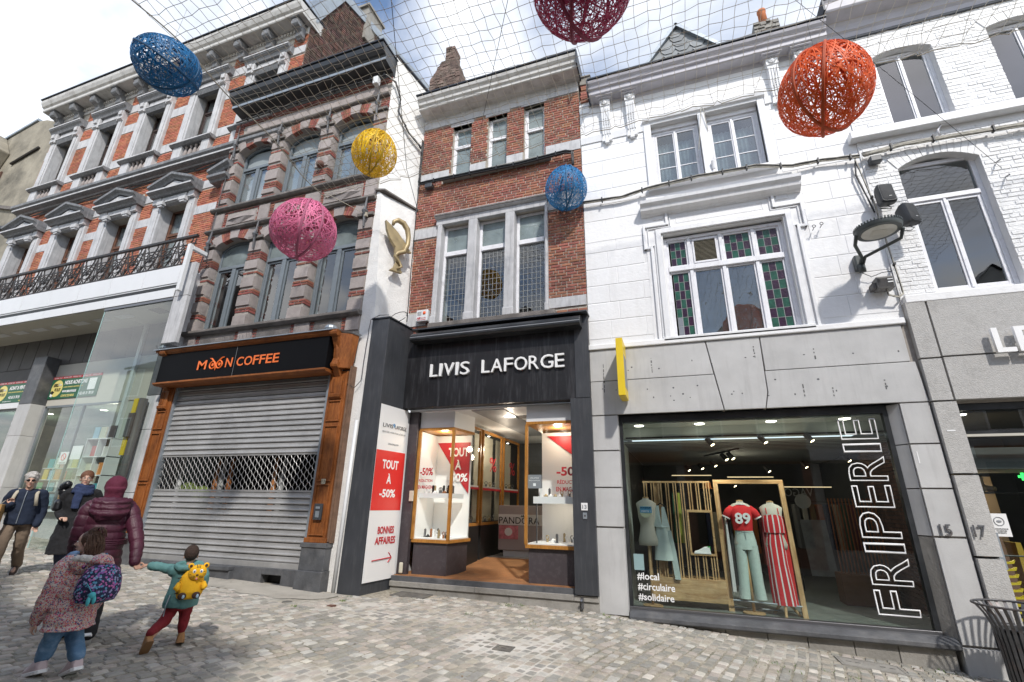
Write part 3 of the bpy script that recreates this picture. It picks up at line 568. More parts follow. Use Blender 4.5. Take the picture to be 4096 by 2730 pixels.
def lower_bay(c):
    s = MB(); k = MB()
    for sg in (-1, 1):
        a, b = (c - .93, c - .52) if sg < 0 else (c + .52, c + .82)
        s.box(a, b, Y1 - .10, Y1 + .24, 7.0, 9.87); s.box(a + .07, b - .07, Y1 - .13, Y1 - .099, 7.2, 9.7); s.box(a + .06, b - .02, Y1 - .18, Y1 + .01, 9.9, 10.10)
    s.box(c - .62, c + .62, Y1 - .14, Y1 + .01, 9.87, 10.10); s.box(c - .5, c + .5, Y1 - .17, Y1 - .139, 9.98, 10.09)
    s.obj('window_surround', M['stone_b'], T1, bevel=.012)
    q = MB()
    for xx in (c - .45, c + .45): q.box(xx - .13, xx + .13, Y1 - .24, Y1 - .13, 9.80, 9.92); q.box(xx - .09, xx + .09, Y1 - .22, Y1 - .13, 9.74, 9.80)
    q.box(c - .32, c + .32, Y1 - .19, Y1 - .13, 9.90, 9.96); q.obj('apron_bracket', M['stone_b'], T1)
    k.prism_x([(Y1 + .02, 10.10), (Y1 - .24, 10.10), (Y1 - .28, 10.15), (Y1 - .38, 10.18), (Y1 - .39, 10.25), (Y1 + .02, 10.27)], c - .93, c + .90)
    for sg in (-1, 1):       # raking cornice of the pediment
        x0, x1 = c + sg * .915 - .015, c - .015; rings = []
        for x, z in ((x0, 10.27), (x1, 10.60)): rings.append([(x, Y1 + .02, z - .02), (x, Y1 - .28, z - .02), (x, Y1 - .32, z + .04), (x, Y1 - .41, z + .08), (x, Y1 - .42, z + .15), (x, Y1 + .02, z + .19)])
        if sg > 0: rings = [list(reversed(r)) for r in rings]
        k.loft(rings)
    k.obj('pediment', M['stone_k'], T1)
    MB().prism([(c - .70, 10.28), (c + .68, 10.28), (c - .02, 10.54)], Y1 - .26, Y1 + .01).obj('pediment_face', M['stone_b'], T1); MB().prism_x([(Y1 - .391, 10.19), (Y1 - .40, 10.19), (Y1 - .40, 10.24), (Y1 - .391, 10.24)], c - .93, c + .90).obj('washed_edge', M['stone_b'], T1)
    f = casement(T1, c - .52, c + .52, 7.2, 9.86, Y1 + .24, M['frame_b'], .075, .07, 2, transom=9.0); drape(f, c - .50, c + .50, 7.3, 9.8, Y1 + .335, M['curtain'], 8, 'curtain', .012)
for c in CX: upper_bay(c)
for c in CX[:4]: lower_bay(c)
# a fifth pediment peeps out behind the neighbour
cc_ = CX[4]; MB().prism_x([(Y1 + .02, 10.10), (Y1 - .24, 10.10), (Y1 - .28, 10.15), (Y1 - .38, 10.18), (Y1 - .39, 10.25), (Y1 + .02, 10.27)], cc_ - .93, -11.2).loft([[(x, Y1 + .02, z - .02), (x, Y1 - .28, z - .02), (x, Y1 - .32, z + .04), (x, Y1 - .41, z + .08), (x, Y1 - .42, z + .15), (x, Y1 + .02, z + .19)] for x, z in ((cc_ - .93, 10.27), (-11.2, 10.52))]).obj('pediment', M['stone_k'], T1)
# main cornice
cw = M['cornice_w']
cornice(T1, X1a - .25, X1b + .12, [(Y1 + .4, 15.60), (Y1 - .48, 15.60), (Y1 - .50, 15.63), (Y1 - .50, 15.74), (Y1 - .56, 15.78), (Y1 - .62, 15.90), (Y1 - .64, 15.99), (Y1 + .4, 16.04)], cw, 'cornice')
MB().box(X1a - .28, X1b + .15, Y1 - .67, Y1 + 2.4, 16.045, 16.08).obj('roof_edge', M['lead'], T1)
MB().box(X1a, X1b, Y1 - .05, Y1 + .3, 15.32, 15.60).obj('frieze', cw, T1)
dent = MB(); x = X1a + .3
while x < X1b - .1: dent.box(x, x + .07, Y1 - .11, Y1 - .049, 15.45, 15.56); x += .125
dent.obj('dentil_row', cw, T1, kind='stuff')
bx_ = [X1a + .22] + [CX[i] + 1.22 * 1 for i in range(5)]
allb = [X1a + .25 + 1.165 * i for i in range(11)]
def scroll_bracket(x):
    b = MB(); b.prism_x([(Y1 - .05, 15.05), (Y1 - .12, 15.03), (Y1 - .19, 15.12), (Y1 - .20, 15.26), (Y1 - .38, 15.38), (Y1 - .43, 15.50), (Y1 - .42, 15.58), (Y1 - .05, 15.58)], x - .11, x + .11)
    b.lathe((x - .13, Y1 - .31, 15.44), [(.12, 0), (.12, .26)], 12, 'x'); b.lathe((x - .12, Y1 - .13, 15.15), [(.085, 0), (.085, .24)], 10, 'x'); b.box(x - .16, x + .16, Y1 - .46, Y1 - .04, 15.575, 15.599); b.obj('cornice_bracket', M['stone_k'], T1)
for x in allb: scroll_bracket(x)
# slate hung gable wall over the neighbour, zinc verges, chimney
slate = mat('dark_tile_hanging', (0.085, 0.05, 0.04), 0.85, 0.25, 8, 0.3, 50, island=0.55, island_hue=0.03, dirt=(0.30, 0.10, 0.05), dscale=4, damt=0.5)
gx0, gy0, gy1 = -9.62, Y1 + .06, Y1 + 5.2
G = MB(); G.add([(gx0, gy0, 12.5), (gx0 + 1.1, gy1, 12.5), (gx0 + 1.1, gy1, 17.9), (gx0 + .16, gy0 + .75, 17.95), (gx0, gy0, 15.95), (gx0 - 2, gy0, 12.5), (gx0 - 1, gy1, 12.5), (gx0 - 1, gy1, 17.9), (gx0 - 1.9, gy0 + .75, 17.95), (gx0 - 2, gy0, 15.95)], [(0, 1, 2, 3, 4), (9, 8, 7, 6, 5), (4, 3, 8, 9), (3, 2, 7, 8), (2, 1, 6, 7)]); G.obj('gable_wall', M['black'], T1)
tl = MB(); rnd = random.Random(5); nrm_ = Vector((5.1, -1.1, 0)).normalized(); al = Vector((1.1, 5.1, 0)).normalized(); n_t = 0; tiles = []
z = 12.5
while z < 17.9:
    s = 0
    while s < 5.2:
        top = 15.95 + s / .77 * 2.0 if s < .77 else 17.95
        if z + .06 < top: tiles.append((s + rnd.uniform(-.01, .01), z))
        s += .17
    z += .085
for i, (s, z) in enumerate(tiles):
    o_ = Vector((gx0, gy0, z)) + al * s + nrm_ * (.012 + rnd.uniform(0, .012)); h = .10; w = .075
    P = [o_ - al * w - nrm_ * .0 + Vector((0, 0, h)), o_ + al * w + Vector((0, 0, h)), o_ + al * w + nrm_ * .02, o_ - al * w + nrm_ * .02, o_ + al * w, o_ - al * w]
    tl.add(P, [(0, 3, 2, 1), (3, 5, 4, 2)])
tl.obj('hung_tiles', slate, T1, kind='stuff')
for (s0, z0, s1, z1) in ((-.05, 15.9, .77, 17.97), (.77, 17.97, 5.2, 17.92)):
    a = Vector((gx0, gy0, z0)) + al * s0 + nrm_ * .05; b = Vector((gx0, gy0, z1)) + al * s1 + nrm_ * .05; d = (b - a).normalized(); up = d.cross(nrm_).normalized(); up = up if up.z > 0 else -up
    MB().obox((a + b) / 2 + up * .06, (b - a) / 2, up * .17, nrm_ * .04).obj('zinc_verge', M['zinc'], T1)
MB().box(gx0 - 1.9, gx0 - .10, Y1 + .35, Y1 + 1.5, 16.09, 17.6).obj('dormer_cheek', M['zinc'], T1, bevel=.03)
ch = MB(); c0 = Vector((gx0 + .25, gy0 + 2.1, 17.9)); ch.obox(c0, (.25, 0, 0), (0, .42, 0), (0, 0, .75)); ch.obox(c0 + Vector((0, 0, .8)), (.31, 0, 0), (0, .50, 0), (0, 0, .05)); ch.obj('chimney', M['plinth_s'], T1)

# shop floor of B1
Yf = 7.2
MB().box(-24, -11.36, Yf, Yf + .7, 6.62, 7.16).obj('fascia_core', M['panel_w'], T1)
x = -11.36; i = 0
while x > -24:
    MB().box(x - 1.27, x - .006, Yf - .02, Yf + .0, 6.66, 7.15).obj('fascia_panel', M['panel_w'], T1, bevel=.004); MB().box(x - 1.27, x - .006, Yf - .02, Yf, 6.28, 6.515).obj('fascia_panel', M['panel_w'], T1, bevel=.004); x -= 1.277
MB().box(-24, -11.36, Yf + .005, Yf + .5, 6.30, 6.61).obj('fascia_groove', M['black'], T1)
MB().box(-24, -11.35, Yf + .01, 8.42, 6.262, 6.295).obj('canopy_soffit', M['soffit'], T1)
for k in range(7):
    xx = -13.9 - k * .92; MB().box(xx - .28, xx + .28, 7.62, 7.82, 6.250, 6.260).obj('soffit_light', M['panel_w'], T1)
MB().box(-12.75, -12.35, 7.55, 7.85, 6.246, 6.260).obj('soffit_light', M['black'], T1, label='dark recessed light')
Yb = 8.42
x = -11.5
while x > -24: MB().box(x - .60, x - .012, Yb - .04, Yb, 5.34, 6.262).obj('cladding_panel', M['clad_d'], T1); x -= .61
MB().box(-24, -11.4, Yb, Yb + .3, 5.33, 6.28).obj('upper_backing', M['black'], T1)
for a, b in ((-24, -18.04), (-17.42, -11.4)):
    MB().box(a, b, Yb - .03, Yb + .2, 4.08, 5.33).obj('sign_band', M['soffit'] if a > -20 else M['clad_d'], T1)
MB().box(-24, -18.04, Yb - .10, Yb - .031, 4.08, 4.25).obj('white_band', M['panel_w'], T1)
col_ = MB().box(-18.02, -17.42, Yb - .38, Yb + .1, 4.1, 5.52); col_.obj('stone_column', M['plinth'], T1, bevel=.01)
for z0, z1 in ((3.19, 4.095), (1.8, 3.185), (.5, 1.795)): MB().box(-18.02, -17.42, Yb - .38, Yb + .1, z0, z1).obj('stone_column_block', M['stone_g'], T1, bevel=.008)
MB().box(-24, -11.9, Yb - .06, Yb + .02, .3, 1.22).obj('shop_base_wall', M['stone_g'], T1)
MB().box(-24, -11.9, Yb - .22, Yb + .02, 1.22, 1.27).obj('window_ledge', M['panel_w'], T1)
sw = MB()
for a, b in ((-23.8, -18.04), (-17.4, -14.0)):
    sw.box(a, a + .06, Yb - .03, Yb + .04, 1.27, 4.08); sw.box(b - .06, b, Yb - .03, Yb + .04, 1.27, 4.08); sw.box(a, b, Yb - .03, Yb + .04, 4.02, 4.08); sw.box((a + b) / 2 - .02, (a + b) / 2 + .02, Yb - .03, Yb + .04, 1.27, 4.02)
fr_ = sw.obj('shop_window_frame', M['frame_g'], T1)
for a, b in ((-23.7, -18.1), (-17.34, -14.06)): MB().box(a, b, Yb + .0, Yb + .008, 1.27, 4.02).obj('shop_pane', M['glass_shop'], fr_)
MB().box(-14.0, -11.5, Yb - .01, Yb + .2, .3, 6.26).obj('vestibule_wall', mat('pale_green_wall', (.40, .43, .38), .7, .05, 2), T1)
MB().box(-14.02, -13.9, Yb - .10, Yb + .02, .3, 6.26).obj('vestibule_post', M['panel_w'], T1)
for k, (px, pz, s) in enumerate(((-12.15, 4.9, .16), (-12.25, 4.5, .16), (-12.35, 4.1, .13), (-12.2, 3.7, .11))): MB().prism([(px - s, pz), (px, pz - s * .6), (px + s, pz + s * .5), (px, pz + s * .9)], Yb - .02, Yb - .011).obj('leaf_print', M['yellow_p'], T1)
rm = MB(); rm.quad((-24, Yb + 3, .5), (-11.5, Yb + 3, .5), (-11.5, Yb + 3, 4.3), (-24, Yb + 3, 4.3)); rm.quad((-24, Yb, 4.1), (-24, Yb + 3, 4.1), (-11.5, Yb + 3, 4.1), (-11.5, Yb, 4.1)); rm.quad((-24, Yb, .6), (-11.5, Yb, .6), (-11.5, Yb + 3, .6), (-24, Yb + 3, .6)); rm.quad((-24, Yb, .5), (-24, Yb + 3, .5), (-24, Yb + 3, 4.2), (-24, Yb, 4.2)); rm.quad((-14, Yb, .5), (-14, Yb + 3, .5), (-14, Yb + 3, 4.2), (-14, Yb, 4.2))
rm.obj('shop_interior', mat('bookshop_wall', (.13, .16, .14), .8, .3, 1.2), T1)
lamp_m = mat('lit_downlight', (1.0, 0.93, 0.8), emit=6.0)
for px in (-20.5, -19.0, -16.4, -14.7): MB().lathe((px, Yb + .9, 4.09), [(.001, 0), (.09, 0), (.09, .01)], 12).obj('downlight', lamp_m, T1)
# glass screen at the canopy corner
gt = thing('glass_screen', 'tall frameless glass screen hanging from the white shop canopy', 'glass screen', (-12.6, 7.2, .4))
MB().box(-13.86, -11.38, 7.22, 7.232, .5, 6.20).obj('front_pane', M['glass_shop'], gt)
MB().box(-13.86, -13.848, 7.235, Yb - .12, .5, 6.20).obj('side_pane', M['glass_clear'], gt)
MB().box(-13.87, -13.85, 7.212, 7.22, .5, 6.20).obj('pane_edge', mat('glass_edge', (.35, .55, .52), .2), gt)
MB().box(-13.86, -11.36, 7.19, 7.26, 6.20, 6.262).obj('head_rail', M['steel_d'], gt)
# stone pier at the right end and the black drain pipe
MB().box(-11.46, -11.30, 7.30, 8.4, 5.1, 7.1).obj('pier_core', M['stone_b'], T1)
for z0, z1 in ((6.28, 7.18), (5.06, 6.27), (3.91, 5.22), (3.10, 3.90), (1.705, 3.09), (.3, 1.695)): xa_, xb_, ya_ = (-11.355, -10.90, 7.2) if z1 > 5.5 else (-11.90, -11.44, 7.55); MB().box(xa_, xb_, ya_, ya_ + .10, z0, z1).obj('end_pier_stone', M['stone_b'] if not (3.7 < z0 < 4.5) else M['plinth'], T1, bevel=.006)
MB().box(-12.0, -11.47, 7.66, 8.4, .3, 5.2).obj('side_pier', M['stone_b'], T1, bevel=.01)
MB().tube([(-11.75, 7.42, .3), (-11.75, 7.42, 3.8)], .085, 14).obj('drain_pipe', M['clad_d'], T1, smooth=True)
MB().box(-11.98, -11.84, 7.36, 7.44, 2.5, 3.8).obj('yellow_panel', M['yellow'], T1); MB().box(-11.94, -11.74, 7.30, 7.36, 2.9, 3.45).obj('dark_junction_cover', M['clad_d'], T1, bevel=.01)
# balcony railing
bt = thing('balcony_railing', 'ornate black wrought iron balcony railing above the white fascia', 'railing', (-16, 7.25, 7.18))
Yr = 7.28
MB().box(-24, -11.2, Yr - .045, Yr + .03, 8.0, 8.06).obj('handrail', M['iron'], bt)
MB().box(-24, -11.2, Yr - .01, Yr + .015, 7.80, 7.82).box(-24, -11.2, Yr - .01, Yr + .015, 7.24, 7.265).box(-24, -11.2, Yr - .01, Yr + .015, 7.62, 7.635).obj('rail', M['iron'], bt)
def rail_panel():
    mb = MB(); w = .62
    def arc(cx, cz, r, a0, a1, n=9): return [(cx + r * math.cos(R_(a0 + (a1 - a0) * i / n)), 0, cz + r * math.sin(R_(a0 + (a1 - a0) * i / n))) for i in range(n + 1)]
    mb.tube(arc(w / 2, .33, .17, 0, 360, 14), .014, 5); mb.tube(arc(w / 2, .33, .06, 0, 360, 10), .014, 5)
    for s in (-1, 1):
        mb.tube([(w / 2 + s * .30, 0, .02), (w / 2 + s * .12, 0, .30), (w / 2 - s * .04, 0, .44), (w / 2 - s * .13, 0, .62), (w / 2 - s * .18, 0, .70)], .015, 5)
        mb.tube([(w / 2 + s * .02, 0, .04), (w / 2 + s * .2, 0, .28), (w / 2 + s * .27, 0, .56), (w / 2 + s * .31, 0, .72)], .015, 5)
        mb.tube(arc(w / 2 + s * .21, .12, .08, -90, 200, 8), .012, 5); mb.tube(arc(w / 2 + s * .20, .56, .07, -200, 90, 8), .012, 5); mb.tube(arc(w / 2 + s * .1, .5, .05, 0, 300, 7), .011, 5)
        for q in (-.035, 0, .035): mb.tube([(w / 2 - s * .18, 0, .68), (w / 2 - s * .18 + q, -.01, .76)], .012, 4)
    mb.lathe((w / 2, -.03, .33), [(.001, 0), (.035, 0), (.035, .05), (.001, .05)], 8, 'y')
    mb.tube([(0, 0, .03), (0, 0, .78)], .012, 4); mb.tube([(0, -.0, .2), (w, 0, .46)], .010, 4); mb.tube([(0, 0, .46), (w, 0, .2)], .010, 4); return mb
rp = rail_panel().mesh('railing_panel', mat=M['iron'])
for k in range(20): piece('railing_panel', rp, (-11.85 - k * .635, Yr, 7.22), bt)
single('white_sign_bracket', MB().box(-11.10, -11.0, 7.02, 7.12, 6.34, 7.62).box(-11.10, -11.0, 7.12, 7.5, 7.50, 7.60), M['panel_w'], 'narrow white sign bracket standing out at the end of the iron balcony', 'sign bracket', bevel=.01)
# banners
def banner(x0, x1, label, kind):
    t = thing('banner', label, 'banner', ((x0 + x1) / 2, Yb - .06, 4.28)); z0, z1 = 4.28, 4.95; w = x1 - x0; y = Yb - .055; yl = y - .003
    MB().box(x0, x1, y, y + .02, z0, z1 - .075).obj('green_field', M['green_b'], t); MB().box(x0, x1, y - .001, y + .02, z1 - .074, z1).obj('red_strip', M['redd'], t)
    for k in range(5): letters('DESTOCKAGE - OUTLET -', x0 + .04 + k * w / 5, z1 - .058, w / 5 - .06, .04, yl - .001, t, M['whitel'], .001, 'strip_lettering')
    MB().lathe((x0 + .30, yl - .0, z0 + .31), [(.001, 0), (.25, 0), (.25, .006)], 26, 'y').obj('round_emblem', M['yellow_p'], t)
    letters('BIBLI', x0 + .13, z0 + .36, .22, .10, yl - .004, t, M['black'], .001, 'emblem_lettering', .02, shear=.1); letters('POLIS', x0 + .22, z0 + .22, .26, .10, yl - .004, t, M['black'], .001, 'emblem_lettering', .02, shear=.1)
    MB().prism([(x0 + .07, z0 + .18), (x0 + .18, z0 + .13), (x0 + .24, z0 + .2), (x0 + .12, z0 + .25)], yl - .006, yl - .001).obj('book_drawing', M['black'], t); MB().prism([(x0 + .08, z0 + .08), (x0 + .18, z0 + .05), (x0 + .19, z0 + .12), (x0 + .09, z0 + .16)], yl - .006, yl - .001).obj('book_drawing', M['whitel'], t)
    for q in (0, .07): MB().lathe((x0 + .385 + q, yl - .008, z0 + .41), [(.001, 0), (.028, 0), (.028, .003)], 10, 'y').obj('eye_drawing', M['whitel'], t); MB().lathe((x0 + .385 + q, yl - .010, z0 + .41), [(.001, 0), (.013, 0), (.013, .002)], 8, 'y').obj('eye_drawing', M['black'], t)
    if kind == 1:
        letters('ACHAT & VENTE', x0 + .62, z0 + .40, .82, .12, yl, t, M['whitel'], .002, bold=.03); letters('LIVRES, BANDES DESSINÉES, DVD', x0 + .62, z0 + .30, .80, .05, yl, t, M['yellow_p'], .002, bold=.02); letters('+32 65 31 70 24', x0 + .72, z0 + .12, .56, .09, yl, t, M['whitel'], .002, bold=.03)
        letters('INFO@BIBLIOPOLIS.BE', x0 + .5, z0 + .02, .42, .035, yl, t, M['whitel'], .002); letters('WWW.BIBLIOPOLIS.BE', x0 + 1.28, z0 + .02, .50, .045, yl, t, M['yellow_p'], .002)
        MB().prism([(x0 + 1.53, z0 + .55), (x0 + 1.9, z0 + .5), (x0 + 1.86, z0 + .2), (x0 + 1.50, z0 + .18)], yl - .002, yl + .002).obj('offer_patch', M['redd'], t); letters('OUVERT', x0 + 1.56, z0 + .42, .30, .09, yl - .004, t, M['whitel'], .001, bold=.03); letters('7/7', x0 + 1.58, z0 + .23, .26, .16, yl - .004, t, M['whitel'], .001, bold=.05)
    else:
        letters('NOUS ACHETONS', x0 + .60, z0 + .41, 1.0, .12, yl, t, M['whitel'], .002, bold=.03); letters('LIVRES, BANDES DESSINÉES, DVD', x0 + .60, z0 + .31, .86, .05, yl, t, M['yellow_p'], .002, bold=.02); letters('WWW.BIBLIOPOLIS.BE', x0 + .60, z0 + .17, .62, .07, yl, t, M['whitel'], .002, bold=.03); letters('CONTACTEZ-NOUS', x0 + .60, z0 + .04, .58, .07, yl, t, M['yellow_p'], .002, bold=.03); letters('+32 65 31 70 24', x0 + 1.38, z0 + .06, .64, .09, yl, t, M['whitel'], .002, bold=.03)
        MB().box(x0 + 1.68, x0 + 2.0, yl, yl + .002, z0 + .2, z0 + .54).obj('white_square', M['whitel'], t)
banner(-20.1, -18.06, 'green banner reading ACHAT & VENTE, left of the stone column', 1)
banner(-17.42, -15.28, 'green banner reading NOUS ACHETONS behind the glass screen', 2)
# books in the window
ORD = 'first second third fourth fifth sixth seventh eighth ninth tenth eleventh twelfth thirteenth fourteenth fifteenth sixteenth'.split()
bkc = [('teal', (.05, .35, .40)), ('red', (.55, .05, .04)), ('yellow', (.65, .50, .08)), ('white', (.65, .64, .6)), ('green', (.10, .35, .14)), ('pale blue', (.30, .48, .60)), ('pink', (.60, .30, .32)), ('black', (.03, .03, .035)), ('orange', (.65, .25, .06)), ('cream', (.6, .55, .42))]
rnd = random.Random(9); rows = (('top', 2.36, 0), ('second', 2.04, .05), ('third', 1.72, .1), ('lowest', 1.36, .15))
for r, (rn, z, dy) in enumerate(rows):
    for k in range(11):
        nm, c = bkc[(k * 3 + r * 2) % 10]; w = rnd.uniform(.17, .23); h = rnd.uniform(.23, .29); x = -17.15 + k * .265; yy = Yb + .42 - dy
        single('book', MB().obox((x, yy, z + h / 2), (w / 2, 0, 0), (0, .0, h / 2), (0, .012, 0)).box(x - w * .35, x + w * .3, yy - .016, yy - .0135, z + h * .6, z + h * .8), col_mat('book_' + nm.replace(' ', '_'), c, .4), f'{nm} book, {ORD[k]} from the left in the {rn} row of the bookshop window', 'book', 'books displayed in the bookshop window')
    tag(MB().box(-17.34, -14.1, Yb + .36 - dy, Yb + .58 - dy, z - .02, z - .003).obj('display_shelf', M['panel_w']), f'white display shelf under the {rn} row of books in the bookshop window', 'shelf')
wsh = thing('cube_shelf', 'white cube shelf standing at the right end of the bookshop window', 'shelf', (-13.9, Yb - .3, 1.9)); s = MB()
for x in (-14.32, -13.86, -13.42): s.box(x - .012, x + .012, Yb - .45, Yb - .13, 1.6, 3.0)
for z in (1.6, 2.1, 2.55, 3.0): s.box(-14.332, -13.408, Yb - .455, Yb - .125, z - .012, z + .012)
s.obj('carcass', M['white'], wsh)
for k, (x, z, nm, w, h) in enumerate(((-14.2, 3.012, 'pale blue', .2, .3), (-13.95, 3.012, 'cream', .22, .3), (-13.62, 3.012, 'black', .26, .32), (-14.1, 2.562, 'red', .2, .27), (-13.65, 2.562, 'white', .22, .25), (-14.1, 2.112, 'cream', .24, .28), (-13.65, 2.112, 'orange', .2, .3), (-14.1, 1.612, 'yellow', .22, .3), (-13.65, 1.612, 'teal', .22, .3))):
    single('book', MB().box(x - w / 2, x + w / 2, Yb - .36, Yb - .33, z, z + h), col_mat('book_' + nm.replace(' ', '_'), dict(bkc)[nm], .4), f'{nm} book in the white cube shelf, ' + ('on its top board' if z > 3 else 'in its %s row' % {2.562: 'upper', 2.112: 'middle', 1.612: 'bottom'}[z]) + (' at the left' if x < -14 else (' at the right' if x > -13.8 else ' in the middle')), 'book', 'books in the cube shelf')
sp = thing('no_smoking_notice', 'small white square notice with a red ring on the bookshop window', 'notice', (-15.8, Yb - .04, 2.45)); MB().box(-15.98, -15.64, Yb - .045, Yb - .036, 2.42, 2.74).obj('sheet', M['white'], sp); MB().tube([(-15.81 + .09 * math.cos(a * .524), Yb - .05, 2.61 + .09 * math.sin(a * .524)) for a in range(12)], .008, 4, True).tube([(-15.87, Yb - .05, 2.67), (-15.75, Yb - .05, 2.55)], .008, 4).obj('ring', M['red'], sp); letters('DÉFENSE DE FUMER', -15.94, 2.44, .27, .03, Yb - .048, sp, M['black'], .001)
for k, (x, z, w, h) in enumerate(((-15.35, 2.72, .42, .36), (-14.85, 2.68, .38, .34))): single('blank_paper', MB().box(x - w / 2, x + w / 2, Yb - .04, Yb - .034, z - h / 2, z + h / 2), M['white'], ('larger' if k == 0 else 'smaller') + ' blank white sheet taped inside the bookshop window', 'paper')
# RED BRICK AND MAUVE STONE TOWNHOUSE (B2) with the shuttered shop
T2 = thing('striped_stone_townhouse', 'dark red brick and mauve stone townhouse with slate grey arched windows and black cornice', 'townhouse', (-8.8, 7.7, .2))
Y2 = 7.7; XA, XB = -11.46, -6.12
def fz(z, y, Y): return z
C2 = [(-11.04, -9.84), (-9.40, -8.18), (-7.75, -6.53)]       # window openings
def arch(x0, x1, zs, rise, n=10):     # points of the segmental arch from left to right
    w = (x1 - x0) / 2; c = (x0 + x1) / 2; r = (w * w + rise * rise) / (2 * rise); zc = zs + rise - r; a0 = math.asin(w / r)
    return [(c + r * math.sin(-a0 + 2 * a0 * i / n), zc + r * math.cos(-a0 + 2 * a0 * i / n)) for i in range(n + 1)]
def arch_wall(mb, x0, x1, z0, zs, rise, ztop, y0, y1, bx0, bx1):    # wall with an arched opening in x0..x1
    mb.box(bx0, x0, y0, y1, z0, ztop); mb.box(x1, bx1, y0, y1, z0, ztop); P = arch(x0, x1, zs, rise)
    for a, b in zip(P, P[1:]): mb.add([(a[0], y0, a[1]), (b[0], y0, b[1]), (b[0], y0, ztop), (a[0], y0, ztop), (a[0], y1, a[1]), (b[0], y1, b[1]), (b[0], y1, ztop), (a[0], y1, ztop)], [(0, 1, 2, 3), (7, 6, 5, 4), (0, 4, 5, 1)])
W = MB(); W.box(XA, XB, Y2, Y2 + .35, 4.3, 5.36); W.box(XA, XB, Y2, Y2 + .35, 8.30, 8.97); W.box(XA, XB, Y2, Y2 + .35, 11.5, 12.25)
mids = [XA, -9.62, -7.96, XB]
for k, (a, b) in enumerate(C2):
    arch_wall(W, a - .012, b + .012, 5.36, 7.85, .2, 8.30, Y2, Y2 + .35, mids[k], mids[k + 1]); arch_wall(W, a - .012, b + .012, 8.97, 10.95, .22, 11.5, Y2, Y2 + .35, mids[k], mids[k + 1])
W.obj('wall', M['mortar_d'], T2)
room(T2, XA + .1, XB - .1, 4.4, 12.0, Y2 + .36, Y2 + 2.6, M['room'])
MB().box(XA + .1, XB - .1, Y2 + .36, Y2 + 2.5, 8.5, 9.0).obj('floor_slab', M['room_g'], T2)
# body: party wall, roof
B = MB(); B.prism_x([(Y2 + .4, 12.5), (Y2 + 5, 12.9), (Y2 + 5, 11.9), (Y2 + .4, 11.9)], XA + .3, XB - .2); B.obj('roof', M['clad_d'], T2)
# quoins: stone blocks and brick bands
rnd = random.Random(21); st = MB().add(_bm.v, _bm.f).mesh('stone_block', mat=M['stone_m'])
def block(x0, x1, z0, z1, pr=.03, y=None):
    yy = (Y2 if y is None else y) - pr - rnd.uniform(0, .008); piece('stone_block', st, ((x0 + x1) / 2, yy + .10, (z0 + z1) / 2), T2, (x1 - x0 - .008, .20, z1 - z0 - .008))
brick_zones = []; stone_holes = []
piers = [(-11.36, -11.04), (-9.84, -9.40), (-8.18, -7.75), (-6.53, -6.14)]
seqL = [(5.45, 5.80), (5.99, 6.33), (6.49, 6.82), (6.99, 7.28), (7.50, 7.84)]; seqU = [(9.24, 9.42), (9.66, 10.02), (10.22, 10.55), (10.70, 10.98)]
for a, b in piers:
    for z0, z1 in seqL + seqU: block(a, b, z0, z1, .035); stone_holes.append((a, b, z0, z1))
    for z in (7.86, 10.99): MB().box(a - .02, b + .02, Y2 - .09, Y2 + .02, z, z + .07).obj('impost', M['stone_dk'], T2)
# arch stones and brick voussoirs
vb = MB()
def voussoirs(x0, x1, zs, rise, h):
    P = arch(x0, x1, zs, rise, 10)
    def wedge(i, j, mb, pr):
        inn = P[i:j + 1]; c = (x0 + x1) / 2; out = [(p[0] + (p[0] - c) * .28, p[1] + h) for p in inn]; poly = inn + out[::-1]; mb.prism(poly, Y2 - pr, Y2 + .12)
    for i, j, k in ((0, 2, 's'), (2, 4, 'b'), (4, 6, 's'), (6, 8, 'b'), (8, 10, 's')):
        if k == 's': q = MB(); wedge(i, j, q, .04); q.obj('arch_stone', M['stone_m'], T2)
        else:
            a, b = P[i], P[j]; c = (x0 + x1) / 2
            for t in range(4):
                u0, u1 = t / 4 + .02, (t + 1) / 4 - .02; p0 = (a[0] + (b[0] - a[0]) * u0, a[1] + (b[1] - a[1]) * u0); p1 = (a[0] + (b[0] - a[0]) * u1, a[1] + (b[1] - a[1]) * u1)
                for f0, f1 in ((0, .48), (.5, 1)):
                    L_ = lambda p, f: (p[0] + (p[0] - c) * .28 * f, p[1] + h * f); vb.prism([L_(p0, f0), L_(p1, f0), L_(p1, f1), L_(p0, f1)], Y2 - .025, Y2 + .1)
for a, b in C2: voussoirs(a, b, 7.85, .2, .25); voussoirs(a, b, 10.95, .22, .27)
vb.obj('arch_bricks', M['brick_r'], T2, kind='stuff')
for z in (8.05,):
    pass
arH = []
for a, b in C2: arH += [(a - .16, b + .16, 7.84, 8.30), (a - .16, b + .16, 10.95, 11.46), (a, b, 5.4, 8.0), (a, b, 9.0, 11.1)]
bandsH = [(XA, XB, 8.30, 8.40), (XA, XB, 8.97, 9.10), (XA, XB, 5.36, 5.48), (XA, XB, 11.45, 11.55), (XA + .35, XB, 11.55, 11.9)]
